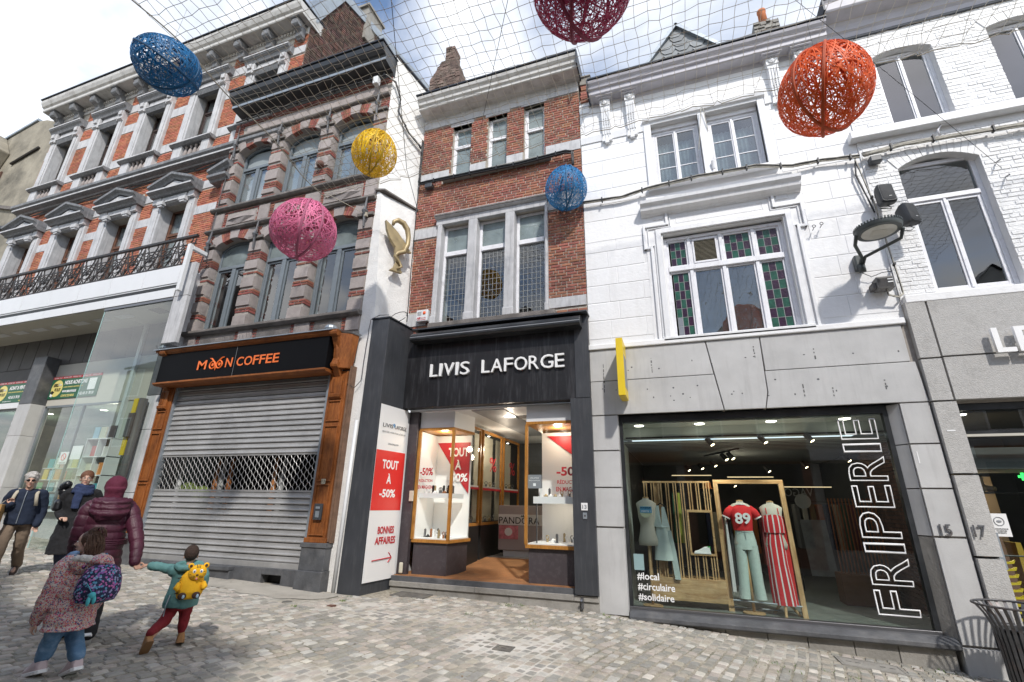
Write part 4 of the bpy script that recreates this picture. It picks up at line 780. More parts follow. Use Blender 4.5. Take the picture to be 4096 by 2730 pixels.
# panels between the storeys
for (x0, x1) in ((-11.36, -11.0), (-9.80, -9.42), (-8.30, -7.80), (-6.5, -6.14)): block(x0, x1, 8.41, 8.96, .03); bandsH.append((x0, x1, 8.4, 8.98))
for (x0, x1) in ((-10.9, -9.85), (-9.3, -8.4), (-7.72, -6.55)):
    block(x0, x1, 8.46, 8.84, .02); bandsH.append((x0, x1, 8.45, 8.85)); c = (x0 + x1) / 2; w = (x1 - x0) / 2 - .04
    q = MB(); P = [(c - w, 8.64), (c, 8.49), (c + w, 8.64), (c, 8.81)]
    q.add([(p[0], Y2 - .03, p[1]) for p in P] + [(c - w * .5, Y2 - .085, 8.645), (c + w * .5, Y2 - .085, 8.645)], [(0, 1, 5, 4), (1, 2, 5), (2, 3, 4, 5), (3, 0, 4)]); q.obj('lozenge_panel', M['stone_m'], T2)
block(XA + .36, XB, 11.56, 11.88, .03)
for z0, z1, d in ((8.30, 8.40, .12), (8.97, 9.08, .13), (5.36, 5.48, .15), (11.45, 11.54, .10)):
    MB().prism_x([(Y2 + .01, z0), (Y2 - d * .6, z0), (Y2 - d, z0 + (z1 - z0) * .4), (Y2 - d, z1 - .012), (Y2 + .01, z1)], XA - .02 if z0 < 11 else XA + .3, XB).obj('sill_course', M['stone_dk'], T2, bevel=.012)
# below the lowest sill: worn panels
for (x0, x1) in ((-11.3, -10.9), (-9.55, -9.1), (-7.9, -7.45), (-6.5, -6.14)): block(x0, x1, 5.0, 5.42, .03); bandsH.append((x0, x1, 4.9, 5.43))
for (x0, x1) in ((-10.8, -9.65), (-9.0, -8.0), (-7.35, -6.6)):
    piece('stone_block', MB().add(_bm.v, _bm.f).mesh('stone_block', mat=M['stone_dk']), ((x0 + x1) / 2, Y2 + .07, 5.12), T2, (x1 - x0, .2, .34)); bandsH.append((x0, x1, 4.9, 5.31))
bricks(T2, XA, XB, 4.95, 12.15, Y2, stone_holes + arH + bandsH, M['brick_r'], own=300, seed=8, name='brick', thick=.2)
for a, b in C2:
    for z0, zs, rise, tr in ((5.46, 7.85, .2, 7.30), (9.08, 10.95, .22, 10.46)):
        y = Y2 + .20; P = arch(a, b, zs, rise); f = MB(); d = .07; g = .06
        f.box(a, a + g, y, y + d, z0, zs + .03); f.box(b - g, b, y, y + d, z0, zs + .03); f.box(a + g, b - g, y, y + d, z0, z0 + g)
        for p, q in zip(P, P[1:]): f.add([(p[0], y, p[1] - g), (q[0], y, q[1] - g), (q[0], y, q[1]), (p[0], y, p[1]), (p[0], y + d, p[1] - g), (q[0], y + d, q[1] - g), (q[0], y + d, q[1]), (p[0], y + d, p[1])], [(0, 1, 2, 3), (4, 5, 1, 0)])
        f.box(a + g, b - g, y - .03, y + d, tr - .045, tr + .045); c = (a + b) / 2
        f.box(c - .06, c + .06, y - .025, y + d * .8, z0 + g, tr - .045)
        for l, r in ((a + g, c - .06), (c + .06, b - g)):
            f.box(l, l + .05, y + .01, y + d * .8, z0 + g, tr - .045); f.box(r - .05, r, y + .01, y + d * .8, z0 + g, tr - .045); f.box(l + .05, r - .05, y + .01, y + d * .8, tr - .1, tr - .046); f.box(l + .05, r - .05, y + .01, y + d * .8, z0 + g, z0 + g + .05)
        fo = f.obj('window', M['frame_g'], T2, bevel=.006)
        for l, r in ((a + g, c - .06), (c + .06, b - g)): MB().box(l + .05, r - .05, y + .035, y + .04, z0 + g + .05, tr - .1).obj('pane', M['glass'], fo)
        MB().add([(p[0], y + .036, p[1] - g) for p in P] + [(b - g, y + .036, tr + .045), (a + g, y + .036, tr + .045)], [tuple(range(13))]).obj('pane', M['glass'] if z0 > 9 else M['glass_m'], fo)
        if z0 > 9: drape(fo, a - .02, b - .02, z0, zs + .12, y + .085, M['blindw'], 2, 'blind', .005)
        else: drape(fo, a - .1, a + .16, z0, tr, y + .09, M['blindw'], 2, 'curtain', .008)
# anchors
anc = MB().tube([(0, 0, -.40), (0, -.02, -.1), (0, -.05, 0), (0, -.02, .1), (0, 0, .40)], [.022, .03, .05, .03, .018], 6).box(-.06, .06, -.05, .02, -.02, .03).mesh('wall_anchor', mat=M['iron_g'])
for x, z in ((-11.19, 7.95), (-9.6, 7.95), (-6.32, 7.95), (-11.14, 11.15), (-9.55, 11.15), (-7.9, 11.15), (-6.4, 11.2)): piece('wall_anchor', anc, (x, Y2 - .10, z), T2)
MB().ell((-7.95, Y2 - .08, 9.72), (.10, .1, .10), 12, 8).obj('iron_ball', mat('rust_ball', (.13, .06, .045), .8), T2, smooth=True)
# black box cornice
cornice(T2, -11.25, XB + .03, [(Y2 + .3, 12.10), (Y2 - .02, 12.10), (Y2 - .06, 12.17), (Y2 - .34, 12.22), (Y2 - .40, 12.23), (Y2 - .41, 12.33), (Y2 - .44, 12.38), (Y2 - .48, 12.40), (Y2 - .57, 12.52), (Y2 - .60, 12.64), (Y2 + .3, 12.68)], M['black_p'], 'cornice')
MB().box(-11.25, XB + .03, Y2 - .425, Y2 - .411, 12.24, 12.32).obj('cornice_fillet', M['zinc'], T2); MB().box(-11.28, XB + .05, Y2 - .63, Y2 + .35, 12.681, 12.72).obj('gutter_edge', M['lead'], T2)
# white rendered side wall and the tapering pier
P0, P1 = (XB + .0, Y2 - .0), (-5.50, 8.56)
sd = MB(); prof = [(0, 4.0), (0, 13.1)] ; V = []
for (t, zt) in ((-.0, 13.25), (.35, 12.8), (1.0, 11.55), (1.6, 10.6)): pass
def sw_pt(t, z): return (P0[0] + (P1[0] - P0[0]) * t, P0[1] + (P1[1] - P0[1]) * t, z)
top = [(-.55, 13.25), (0, 13.22), (.5, 12.75), (1.0, 12.0), (1.9, 11.0)]
sd.add([sw_pt(0, 4.0), sw_pt(1.0, 4.0), sw_pt(1.9, 4.0), sw_pt(1.9, 11.5), sw_pt(1.0, 12.12), sw_pt(0, 12.85), (XB - .4, Y2 + .05, 4.0), (XB - .4, Y2 + .05, 12.85), (XB - .4, 9.4, 4), (XB - .4, 9.4, 11.5), (XB - .4, 8.6, 12.12)], [(0, 1, 2, 3, 4, 5), (6, 0, 5, 7), (5, 4, 10, 7), (4, 3, 9, 10), (2, 8, 9, 3)])
sd.obj('rendered_side_wall', M['render_w'], T2)
for (ta, za, tb, zb) in ((0, 12.85, 1.0, 12.12), (1.0, 12.12, 1.9, 11.5)):
    a, b = Vector(sw_pt(ta, za)), Vector(sw_pt(tb, zb)); MB().obox((a + b) / 2 + Vector((-.16, 0, .02)), (b - a) / 2, (.22, 0, 0), (0, .012, .025)).obj('verge_capping', M['lead'], T2)
pr = MB()
pr.loft([[(-6.12, 7.702, .02), (-5.78, 7.702, .02), (-5.32, 8.58, .02), (-6.12, 8.58, .02)], [(-6.13, 7.700, 5.0), (-5.76, 7.700, 5.0), (-5.42, 8.58, 5.0), (-6.12, 8.58, 5.0)], [(-6.135, 7.69, 8.35), (-6.0, 7.69, 8.40), (-5.54, 8.45, 8.32), (-6.12, 8.58, 8.40)], [(-6.13, 7.70, 8.56), (-6.11, 7.70, 8.56), (-5.50, 8.56, 8.40), (-6.12, 8.58, 8.5)]])
pr.obj('rendered_pier', M['render_w'], T2)
MB().loft([[(-6.17, 7.62, 8.53), (-5.90, 7.66, 8.49), (-5.46, 8.5, 8.37), (-5.60, 8.58, 8.40)], [(-6.17, 7.62, 8.57), (-5.90, 7.66, 8.53), (-5.46, 8.5, 8.41), (-5.60, 8.58, 8.44)]]).obj('pier_coping', M['stone_dk'], T2)

# shuttered coffee shop front (part of B2)
Ys = 7.62
ak = M['oak']
# pilasters
def pilaster(x0, x1, mir):
    q = MB(); q.box(x0, x1, Ys - .06, Ys + .12, .88, 4.1); q.box(x0 - .03, x1 + .03, Ys - .09, Ys + .12, .88, .96)
    xa, xb = x0 + .05, x1 - .05
    for z0, z1 in ((1.0, 1.9), (1.95, 3.0), (3.08, 3.5)):
        q.box(xa, xb, Ys - .085, Ys - .059, z0, z0 + .025); q.box(xa, xb, Ys - .085, Ys - .059, z1 - .025, z1); q.box(xa, xa + .022, Ys - .085, Ys - .059, z0 + .025, z1 - .025); q.box(xb - .022, xb, Ys - .085, Ys - .059, z0 + .025, z1 - .025)
    q.box(xa + .04, xb - .04, Ys - .10, Ys - .059, 3.62, 3.98)
    for k in range(3): q.box(xa + .05 + k * .035, xa + .07 + k * .035, Ys - .115, Ys - .10, 3.66, 3.95)
    q.prism_x([(Ys - .06, 3.52), (Ys - .13, 3.56), (Ys - .14, 3.62), (Ys - .06, 3.64)], xa + .02, xb - .02)
    q.obj('pilaster', ak, T2, bevel=.006)
    # scrolled corbel beside the sign
    c = MB(); xm = (x0 + x1) / 2; c.prism_x([(Ys - .06, 3.98), (Ys - .10, 3.98), (Ys - .20, 4.12), (Ys - .27, 4.22), (Ys - .22, 4.34), (Ys - .24, 4.55), (Ys - .34, 4.75), (Ys - .42, 4.9), (Ys - .06, 4.92)], xm - .07, xm + .07)
    c.lathe((xm - .085, Ys - .20, 4.2), [(.07, 0), (.07, .17)], 10, 'x'); c.lathe((xm - .085, Ys - .36, 4.84), [(.07, 0), (.07, .17)], 10, 'x'); c.obj('scroll_corbel', ak, T2, bevel=.006)
pilaster(-11.43, -11.03, 0); pilaster(-6.58, -6.16, 1)
MB().box(-6.16, -6.06, Ys - .02, Ys + .08, .88, 4.2).box(-6.12, -6.09, Ys - .05, Ys - .02, .9, 4.2).obj('edge_moulding', mat('weathered_oak', (.17, .10, .065), .8, .3, 8), T2)
MB().box(-6.64, -6.10, Ys - .09, Ys + .12, .42, .88).box(-6.66, -6.08, Ys - .11, Ys + .12, .80, .875).obj('pilaster_base', M['plinth'], T2, bevel=.008); MB().box(-6.66, -6.08, Ys - .13, Ys + .12, .0, .42).obj('pilaster_foot', M['plinth'], T2, bevel=.012)
MB().box(-11.5, -11.0, Ys - .10, Ys + .12, .2, .88).obj('pilaster_base', M['plinth'], T2, bevel=.008)
# sign box
sb_ = thing('coffee_shop_sign', 'long black shop sign with orange lettering reading MOON COFFEE', 'sign', (-8.9, 7.4, 4.18))
MB().box(-11.30, -6.50, 7.28, 7.60, 4.12, 4.79).obj('sign_board', mat('satin_black_board', (.004, .004, .005), .6, spec=.12), sb_); MB().box(-8.97, -8.965, 7.276, 7.281, 4.12, 4.79).obj('board_joint', M['grey_l'], sb_)
MB().prism_x([(7.60, 4.795), (7.27, 4.795), (7.22, 4.83), (7.19, 4.88), (7.60, 4.93)], -11.45, -6.42).obj('top_moulding', M['oakx'], sb_); MB().prism_x([(7.60, 4.935), (7.17, 4.885), (7.17, 4.905), (7.60, 4.96)], -11.5, -6.4).obj('zinc_cover', M['zinc'], sb_)
MB().prism_x([(7.60, 4.05), (7.30, 4.05), (7.25, 4.08), (7.25, 4.115), (7.60, 4.115)], -11.35, -6.48).obj('bottom_moulding', M['oakx'], sb_)
MB().loft([[(-6.60, 7.25, 4.9), (-6.10, 7.45, 4.86), (-6.05, 7.66, 4.86), (-6.60, 7.66, 4.9)], [(-6.60, 7.20, 4.93), (-6.06, 7.42, 4.89), (-6.0, 7.66, 4.89), (-6.60, 7.66, 4.93)]]).obj('end_cover', M['zinc'], T2)
MB().loft([[(-6.33, 7.42, 4.14), (-6.14, 7.50, 4.14), (-6.12, 7.64, 4.14), (-6.33, 7.64, 4.14)], [(-6.40, 7.30, 4.86), (-6.09, 7.46, 4.86), (-6.05, 7.64, 4.86), (-6.40, 7.64, 4.86)]]).obj('end_block', ak, T2, bevel=.01)
MB().ell((-6.62, 7.42, 5.0), (.14, .14, .10), 10, 6).obj('zinc_cap', M['zinc'], T2); MB().ell((-11.48, 7.42, 5.0), (.14, .14, .10), 10, 6).obj('zinc_cap', M['zinc'], T2)
lo = M['orange_l']; ly = 7.276
letters('M', -10.06, 4.33, .27, .21, ly, sb_, lo, .004, 'sign_letter', .012); letters('N', -9.22, 4.33, .19, .21, ly, sb_, lo, .004, 'sign_letter', 0.012)
for q, ch_ in enumerate('COFFEE'):
    ws = [.20, .23, .16, .16, .17, .17]; xo = -8.90 + sum(ws[:q]) + q * .018; letters(ch_, xo, 4.33, ws[q] - .01, .205, ly, sb_, lo, .004, 'sign_letter', .012)
ow = MB()
for cx in (-9.60, -9.40):
    ow.tube([(cx + .085 * math.cos(a), ly - .003, 4.41 + .085 * math.sin(a)) for a in [i * .4488 for i in range(14)]], .016, 6, True); ow.lathe((cx, ly - .004, 4.42), [(.001, 0), (.036, 0), (.036, .006)], 12, 'y')
ow.tube([(-9.71, ly - .003, 4.575), (-9.65, ly - .003, 4.56), (-9.56, ly - .003, 4.48), (-9.50, ly - .003, 4.38)], [.008, .018, .018, .014], 6); ow.tube([(-9.29, ly - .003, 4.575), (-9.35, ly - .003, 4.56), (-9.44, ly - .003, 4.48), (-9.50, ly - .003, 4.38)], [.008, .018, .018, .014], 6); ow.prism([(-9.53, 4.38), (-9.47, 4.38), (-9.50, 4.28)], ly - .006, ly)
ow.obj('owl_emblem', lo, sb_)
spk = MB(); rnd = random.Random(3); x = -11.45
while x < -6.55: spk.tube([(x, 7.2, 4.91), (x + rnd.uniform(-.03, .03), 7.16, 5.00 + rnd.uniform(0, .03))], .0022, 3); spk.tube([(x + .02, 7.22, 4.91), (x + .02 + rnd.uniform(-.03, .03), 7.26, 5.00 + rnd.uniform(0, .03))], .0022, 3); x += .045
spk.v = [(a, b - .02, c) for a, b, c in spk.v]
o = spk.obj('pigeon_spikes', M['steel_d']); tag(o, 'row of thin bird spikes along the top of the coffee shop sign', 'bird spikes', kind='stuff')
# roller shutter
rs = thing('roller_shutter', 'closed galvanised roller shutter with a grille band on the coffee shop', 'roller shutter', (-8.86, 7.68, .35))
sl = MB(); bz = .115
def slat_mesh(w):
    return MB().prism_x([(0, .005), (-.018, .005), (-.032, .013), (-.037, .027), (-.032, .040), (-.018, .051), (-.013, .075), (-.011, .104), (0, .107)], -w / 2, w / 2).mesh('shutter_slat', mat=M['steel'], smooth=False)
xs0, xs1 = -10.98, -6.66; smx = slat_mesh(xs1 - xs0); z = .50 + .0
def zb(x): return .56 + (x - xs0) / (xs1 - xs0) * -.15
while z < 1.74: piece('shutter_slat', smx, ((xs0 + xs1) / 2, 7.68, z), rs); z += .113
z = 2.49
while z < 4.22: piece('shutter_slat', smx, ((xs0 + xs1) / 2, 7.68, z), rs); z += .113
MB().box(xs0, xs1, 7.635, 7.69, .40, .50).obj('bottom_rail', M['steel'], rs, bevel=.004)
gr = MB(); nx = 27; px = (xs1 - xs0) / nx
for r in range(9):
    z0 = 1.78 + r * .0765
    for ph in (0,):
        if True:
            off = 0 if r % 2 == 0 else px / 2
            P = []
            for k in range(nx + (0 if off else 0)):
                x = xs0 + off + k * px
                if x + px > xs1 + .01: continue
                P += [(x, 7.672, z0 + .0), (x + px * .12, 7.672, z0 + .0), (x + px * .38, 7.672, z0 + .0765), (x + px * .62, 7.672, z0 + .0765), (x + px * .88, 7.672, z0 + .0)]
            P.append((P[-1][0] + px * .12, 7.672, z0)); gr.tube(P, .0065, 5)
            for k in range(nx):
                x = xs0 + off + (k + .5) * px
                if x < xs1: gr.obox((x, 7.668, z0 + .0765), (.016, 0, 0), (0, .009, 0), (0, 0, .010))
gr.box(xs0, xs1, 7.66, 7.68, 1.745, 1.785).box(xs0, xs1, 7.66, 7.68, 2.465, 2.49)
gr.obj('grille_band', M['steel'], rs)
MB().box(xs0 - .07, xs0 + .0, 7.60, 7.74, .45, 4.2).obj('guide_rail', M['zinc'], rs, bevel=.004); MB().box(xs1 - .0, xs1 + .07, 7.60, 7.74, .35, 4.2).obj('guide_rail', M['zinc'], rs, bevel=.004)
MB().box(XA, XB - .5, 7.76, 7.9, 4.0, 4.5).obj('shop_head', M['room'], T2)
# behind the grille
si = MB(); si.quad((XA, 9.6, .3), (XB, 9.6, .3), (XB, 9.6, 4.2), (XA, 9.6, 4.2)); si.quad((XA, 7.75, .9), (XB, 7.75, .9), (XB, 9.6, .9), (XA, 9.6, .9)); si.obj('shop_interior', M['room'], T2)
for k, (x, c) in enumerate(((-10.85, (.55, .56, .56)), (-9.75, (.4, .16, .05)), (-9.58, (.45, .46, .44)), (-9.35, (.42, .15, .04)), (-8.1, (.40, .16, .05)), (-7.9, (.4, .41, .4)))): MB().lathe((x, 8.1, 1.0), [(.05, 0), (.055, .9), (.03, 1.3), (.03, 1.45)], 8).obj('interior_post', col_mat('post%d' % k, c), T2)
MB().ell((-10.6, 8.2, 1.75), (.28, .2, .22), 9, 6).ell((-10.2, 8.2, 1.68), (.22, .2, .2), 9, 6).obj('interior_plant', col_mat('plant_in', (.16, .22, .05), .8, island=.3), T2)
# plinth below
pl = MB(); A_ = XA
def plinth_top(x): return .50
wall_holes(-11.46, -6.66, .0, .40, 7.60, 7.9, [(-7.53, -7.06, .13, .29)], pl); pl.obj('plinth', M['plinth'], T2, bevel=.01)
MB().box(-7.6, -7.0, 7.8, 7.89, .1, .32).obj('vent_back', M['black'], T2)
MB().box(-10.0, -8.2, 7.46, 7.62, .32, .40).box(-10.0, -8.2, 7.50, 7.62, .1, .32).obj('doorstep', M['plinth'], T2, bevel=.015)
single('door_number_plate', MB().box(-6.40, -6.31, Ys - .094, Ys - .084, 1.90, 1.99), col_mat('plate_cream', (.5, .45, .33)), 'tiny plate numbered 11 on the varnished oak pilaster', 'number plate')
n11 = bpy.data.objects['door_number_plate']; letters('11', -6.385, 1.915, .06, .06, Ys - .096, n11, M['black'], .001, 'numerals')
it = thing('intercom', 'dark door intercom panel low on the oak pilaster', 'intercom', (-6.37, Ys - .08, 1.27)); MB().box(-6.46, -6.28, Ys - .11, Ys - .086, 1.27, 1.55).obj('panel', M['clad_a'], it); MB().box(-6.41, -6.33, Ys - .118, Ys - .111, 1.31, 1.42).box(-6.42, -6.33, Ys - .118, Ys - .111, 1.46, 1.50).obj('button', M['zinc'], it)
# white downpipe cover beside the dark column
MB().tube([(-5.87, 7.66, 3.1), (-5.92, 7.66, .05)], .035, 8).obj('white_cable_cover', M['panel_w'], T2, smooth=True)

# DARK COLUMN with the sale panel (part of the jewellery shop house B3)
T3 = thing('narrow_brick_house', 'narrow brown-red brick house above the jewellery shop', 'townhouse', (-3.4, 8.5, 0))
Y3 = 8.5
cl = MB(); cl.loft([[(-5.85, 7.66, .02), (-5.38, 7.66, .02), (-5.29, 8.56, .02), (-5.85, 8.56, .02)], [(-5.79, 7.66, 5.2), (-5.38, 7.66, 5.2), (-5.29, 8.56, 5.2), (-5.79, 8.56, 5.2)]]); cl.obj('clad_column', M['clad_a'], T3, bevel=.006)
MB().add([(-5.80, 7.64, 5.205), (-5.36, 7.64, 5.205), (-5.27, 8.56, 5.205), (-5.80, 8.56, 5.205), (-5.80, 7.64, 5.235), (-5.36, 7.64, 5.235), (-5.27, 8.56, 5.235), (-5.80, 8.56, 5.235)], [(0, 3, 2, 1), (4, 5, 6, 7), (0, 1, 5, 4), (1, 2, 6, 5), (2, 3, 7, 6), (3, 0, 4, 7)]).obj('column_cap', M['lead'], T3)
sp_ = thing('sale_panel', 'tall white and red sale panel on the side of the dark column', 'advertising panel', (-5.3, 8.1, .26))
u = Vector((.09, .90, 0)).normalized(); nn = Vector((u.y, -u.x, 0)); o0 = Vector((-5.378, 7.68, 0)) + nn * .012
def pnl(t0, t1, z0, z1, off, name, m): a = o0 + u * t0 + nn * off; b = o0 + u * t1 + nn * off; MB().add([(a.x, a.y, z0), (b.x, b.y, z0), (b.x, b.y, z1), (a.x, a.y, z1)] + [(p.x - nn.x * .01, p.y - nn.y * .01, zz) for p, zz in ((a, z0), (b, z0), (b, z1), (a, z1))], [(0, 1, 2, 3), (4, 7, 6, 5), (0, 4, 5, 1), (1, 5, 6, 2), (2, 6, 7, 3), (3, 7, 4, 0)]).obj(name, m, sp_)
pnl(0, .87, .26, 3.41, .012, 'white_board', M['white']); pnl(0, .87, 1.45, 2.54, .015, 'red_field', M['red'])
def side(s, t, z, w, h, m, bold=.0): p = o0 + u * t + nn * .017; letters(s, p.x, z, w, h, p.y, sp_, m, .002, bold=bold, u=u, ny=nn)
side('LIVIS', .10, 2.98, .30, .075, M['black']); side('LAFORGE', .47, 2.98, .36, .075, M['black']); side('BIJOUTIER | HORLOGER | JOAILLIER', .10, 2.87, .72, .04, M['grey_l']); side('LIVISLAFORGE.COM', .30, 2.66, .32, .03, M['grey_l'])
p = o0 + u * .41 + nn * .017; MB().add([(p + u * a + Vector((0, 0, z)))[:] for a, z in ((0, 3.08), (.05, 3.08), (.065, 3.05), (.03, 2.99), (-.012, 3.05))], [(0, 4, 3, 2, 1)]).obj('gem_logo', col_mat('gem_blue', (.15, .3, .5)), sp_)
side('TOUT', .20, 2.20, .48, .17, M['whitel'], .03); side('À', .36, 1.93, .14, .19, M['whitel'], .03); side('-50%', .20, 1.68, .46, .15, M['whitel'], .03)
side('BONNES', .26, 1.04, .47, .13, M['redd'], .03); side('AFFAIRES', .21, .86, .58, .13, M['redd'], .03)
a = o0 + u * .18 + nn * .02; b = o0 + u * .72 + nn * .02; MB().tube([(a.x, a.y, .60), (b.x, b.y, .62)], .009, 6).tube([((b - u * .09).x, (b - u * .09).y, .71), (b.x, b.y, .62), ((b - u * .09).x, (b - u * .09).y, .54)], .009, 6).obj('arrow', M['redd'], sp_)

# NARROW BRICK HOUSE B3
XL, XR = -5.52, -1.42
o3 = [(-4.68, -4.15, 9.11, 10.72), (-3.72, -3.20, 9.11, 10.76), (-2.78, -2.26, 9.11, 10.80)]
big = (-4.76, -2.22, 5.28, 7.80)
wall_holes(XL, XR, 4.6, 11.3, Y3, Y3 + .33, o3 + [big]).obj('wall', M['mortar'], T3)
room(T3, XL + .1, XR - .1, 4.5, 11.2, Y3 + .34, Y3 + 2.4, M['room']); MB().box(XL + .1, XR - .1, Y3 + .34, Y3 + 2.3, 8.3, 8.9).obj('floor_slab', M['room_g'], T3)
bb = [(XL, -4.70, 9.16, 9.40), (-4.14, -3.73, 9.14, 9.40), (-3.19, -2.79, 9.14, 9.42), (-2.23, XR, 9.16, 9.43), (XL, XR, 10.84, 11.13), (XL, -4.90, 7.54, 7.80), (-2.2, XR, 7.68, 8.1), (XL, -5.0, 5.30, 5.60), (-2.22, XR, 5.35, 5.57), (-4.9, -2.1, 9.03, 9.14)]
wz = [(big[0] - .14, big[1] + .02, big[2] - .12, 8.08)]
bricks(T3, XL, XR, 5.1, 10.86, Y3, o3 + [big] + bb + wz, M['brick_b'], own=300, seed=5, name='brick')
ms = MB().box(-.5, .5, -.5, .5, -.5, .5).mesh('stone_band', mat=M['stone_b'])
for a, b, z0, z1 in bb[:9]: piece('stone_band', ms, ((a + b) / 2, Y3 + .0, (z0 + z1) / 2), T3, (b - a - .004, .06, z1 - z0 - .004))
# big stone window surround
q = MB(); q.box(-4.90, -2.20, Y3 - .09, Y3 + .02, 7.79, 7.94); q.prism_x([(Y3 + .02, 7.942), (Y3 - .12, 7.942), (Y3 - .17, 7.97), (Y3 - .18, 8.04), (Y3 + .02, 8.08)], -4.92, -2.16); q.obj('lintel', M['stone_b'], T3, bevel=.008)
MB().prism_x([(Y3 - .181, 7.985), (Y3 - .188, 7.985), (Y3 - .188, 8.02), (Y3 - .181, 8.02)], -4.92, -2.16).obj('soot_line', M['stone_dk'], T3)
for a, b in ((-4.86, -4.74), (-4.06, -3.84), (-3.16, -2.94), (-2.25, -2.19)): MB().box(a, b, Y3 - .10, Y3 + .26, 5.28, 7.788).box(a - .012, b + .012, Y3 - .13, Y3 + .2, 5.28, 5.46).obj('stone_mullion', M['stone_b'], T3, bevel=.018)
for (a, b, z0, z1) in o3:
    MB().box(a - .06, b + .06, Y3 - .02, Y3 + .28, z1, z1 + .10).obj('lintel', M['stone_b'], T3)
    f = MB(); y = Y3 + .12; g = .055; tr = z0 + 1.02
    f.box(a, a + g + .03, y, y + .08, z0, z1); f.box(b - g, b, y, y + .08, z0, z1); f.box(a + g, b - g, y, y + .08, z1 - g, z1); f.box(a + g, b - g, y, y + .08, z0, z0 + g); f.box(a + g, b - g, y - .02, y + .08, tr - .045, tr + .045)
    fo = f.obj('window', M['frame_w'], T3, bevel=.006)
    MB().box(a + g + .03, b - g, y + .03, y + .035, z0 + g, tr - .045).obj('pane', M['glass_m'], fo); MB().box(a + g + .03, b - g, y + .03, y + .035, tr + .045, z1 - g).obj('pane', M['glass_m'], fo)
    MB().box(a + .02, b - .02, y + .2, y + .21, z0 + .02, z1 - .22).obj('blind', mat('grey_blind', (.30, .32, .34), .9), fo)
leadm = mat('lead_came', (.36, .37, .36), .6)
for k, (a, b) in enumerate(((-4.74, -4.06), (-3.84, -3.16), (-2.94, -2.25))):
    f = MB(); y = Y3 + .10; g = .06; z0, z1, tr = 5.30, 7.79, 7.06
    f.box(a, a + g, y, y + .08, z0, z1); f.box(b - g, b, y, y + .08, z0, z1); f.box(a + g, b - g, y, y + .08, z1 - g, z1); f.box(a + g, b - g, y, y + .08, z0, z0 + g); f.box(a + g, b - g, y - .03, y + .08, tr - .05, tr + .06)
    fo = f.obj('window', M['frame_w'], T3, bevel=.006)
    MB().box(a + g, b - g, y + .03, y + .036, tr + .06, z1 - g).obj('textured_pane', MATS.get('glass_rib') or glass('glass_rib', (.6, .68, .68), 1.6, .1, wob=.6, fog=.42, fogcol=(.42, .50, .50)), fo)
    MB().box(a + g, b - g, y + .03, y + .036, z0 + g, tr - .05).obj('leaded_pane', M['glass'], fo)
    ld = MB(); nxx = 6
    for i in range(1, nxx): x = a + g + (b - a - 2 * g) * i / nxx; ld.box(x - .0035, x + .0035, y + .024, y + .029, z0 + g, tr - .05)
    z = z0 + g + .13
    while z < tr - .08: ld.box(a + g, b - g, y + .0235, y + .0285, z - .0035, z + .0035); z += .135
    ld.obj('lead_lattice', leadm, fo)
MB().box(-4.88, -2.04, Y3 - .16, Y3 + .12, 5.18, 5.285).obj('window_sill', M['stone_dk'], T3, bevel=.015); MB().box(-4.84, -2.10, Y3 - .14, Y3 + .12, 9.04, 9.11).obj('window_sill', M['plinth_s'], T3, bevel=.01)
cornice(T3, -5.50, XR + .05, [(Y3 + .35, 11.12), (Y3 - .02, 11.12), (Y3 - .04, 11.15), (Y3 - .38, 11.15), (Y3 - .40, 11.17), (Y3 - .40, 11.24), (Y3 - .45, 11.27), (Y3 - .46, 11.34), (Y3 - .52, 11.40), (Y3 - .54, 11.47), (Y3 + .35, 11.5)], M['cornice_w'], 'cornice')
MB().box(-5.53, XR + .07, Y3 - .56, Y3 + .4, 11.505, 11.54).box(XR + .052, XR + .08, Y3 - .56, Y3 + .4, 11.1, 11.504).obj('gutter_edge', M['lead'], T3)
eb = MB(); rnd = random.Random(31); z = 10.45
while z < 10.95: eb.box(XR + .05 + rnd.uniform(-.02, .02), XR + .27 + rnd.uniform(-.03, .02), Y3 - .04 + rnd.uniform(-.02, .02), Y3 + .3, z, z + .055); z += .067
eb.obj('exposed_bricks', M['brick_b'], T3, kind='stuff'); MB().box(XR + .04, XR + .29, Y3 - .05, Y3 + .35, 10.97, 11.17).box(XR + .02, XR + .30, Y3 - .08, Y3 + .35, 11.17, 11.20).obj('end_capping', M['plinth_s'], T3)
MB().box(XL + .2, XR, Y3 + .4, Y3 + 5, 10.5, 11.6).obj('roof', M['clad_d'], T3)
# chimney of rough brick
chm = thing('brick_chimney', 'rough tapering dark brick chimney behind the narrow brick house', 'chimney', (-5.5, 10.2, 11.8)); ccx, ccy = -6.0, 10.4
cb = MB(); rnd = random.Random(2); z = 12.0
while z < 16.2:
    w = .54 if z < 14.6 else (.54 - (z - 14.6) * .30 if z < 15.5 else .16)
    x = -w
    while x < w - .02: ww = rnd.uniform(.12, .24); cb.box(ccx + x, ccx + min(x + ww - .01, w), ccy - .35 * w / .6 - rnd.uniform(0, .03), ccy + .35, z, z + .058); x += ww
    z += .066
cb.obj('chimney_bricks', mat('sooty_chimney_brick', (.13, .09, .075), .9, .3, 6, island=.5, dirt=(.3, .26, .22), dscale=3, damt=.6), chm, kind='stuff'); MB().box(ccx - .14, ccx + .14, ccy - .08, ccy + .3, 12, 16.1).obj('core', M['mortar_d'], chm)

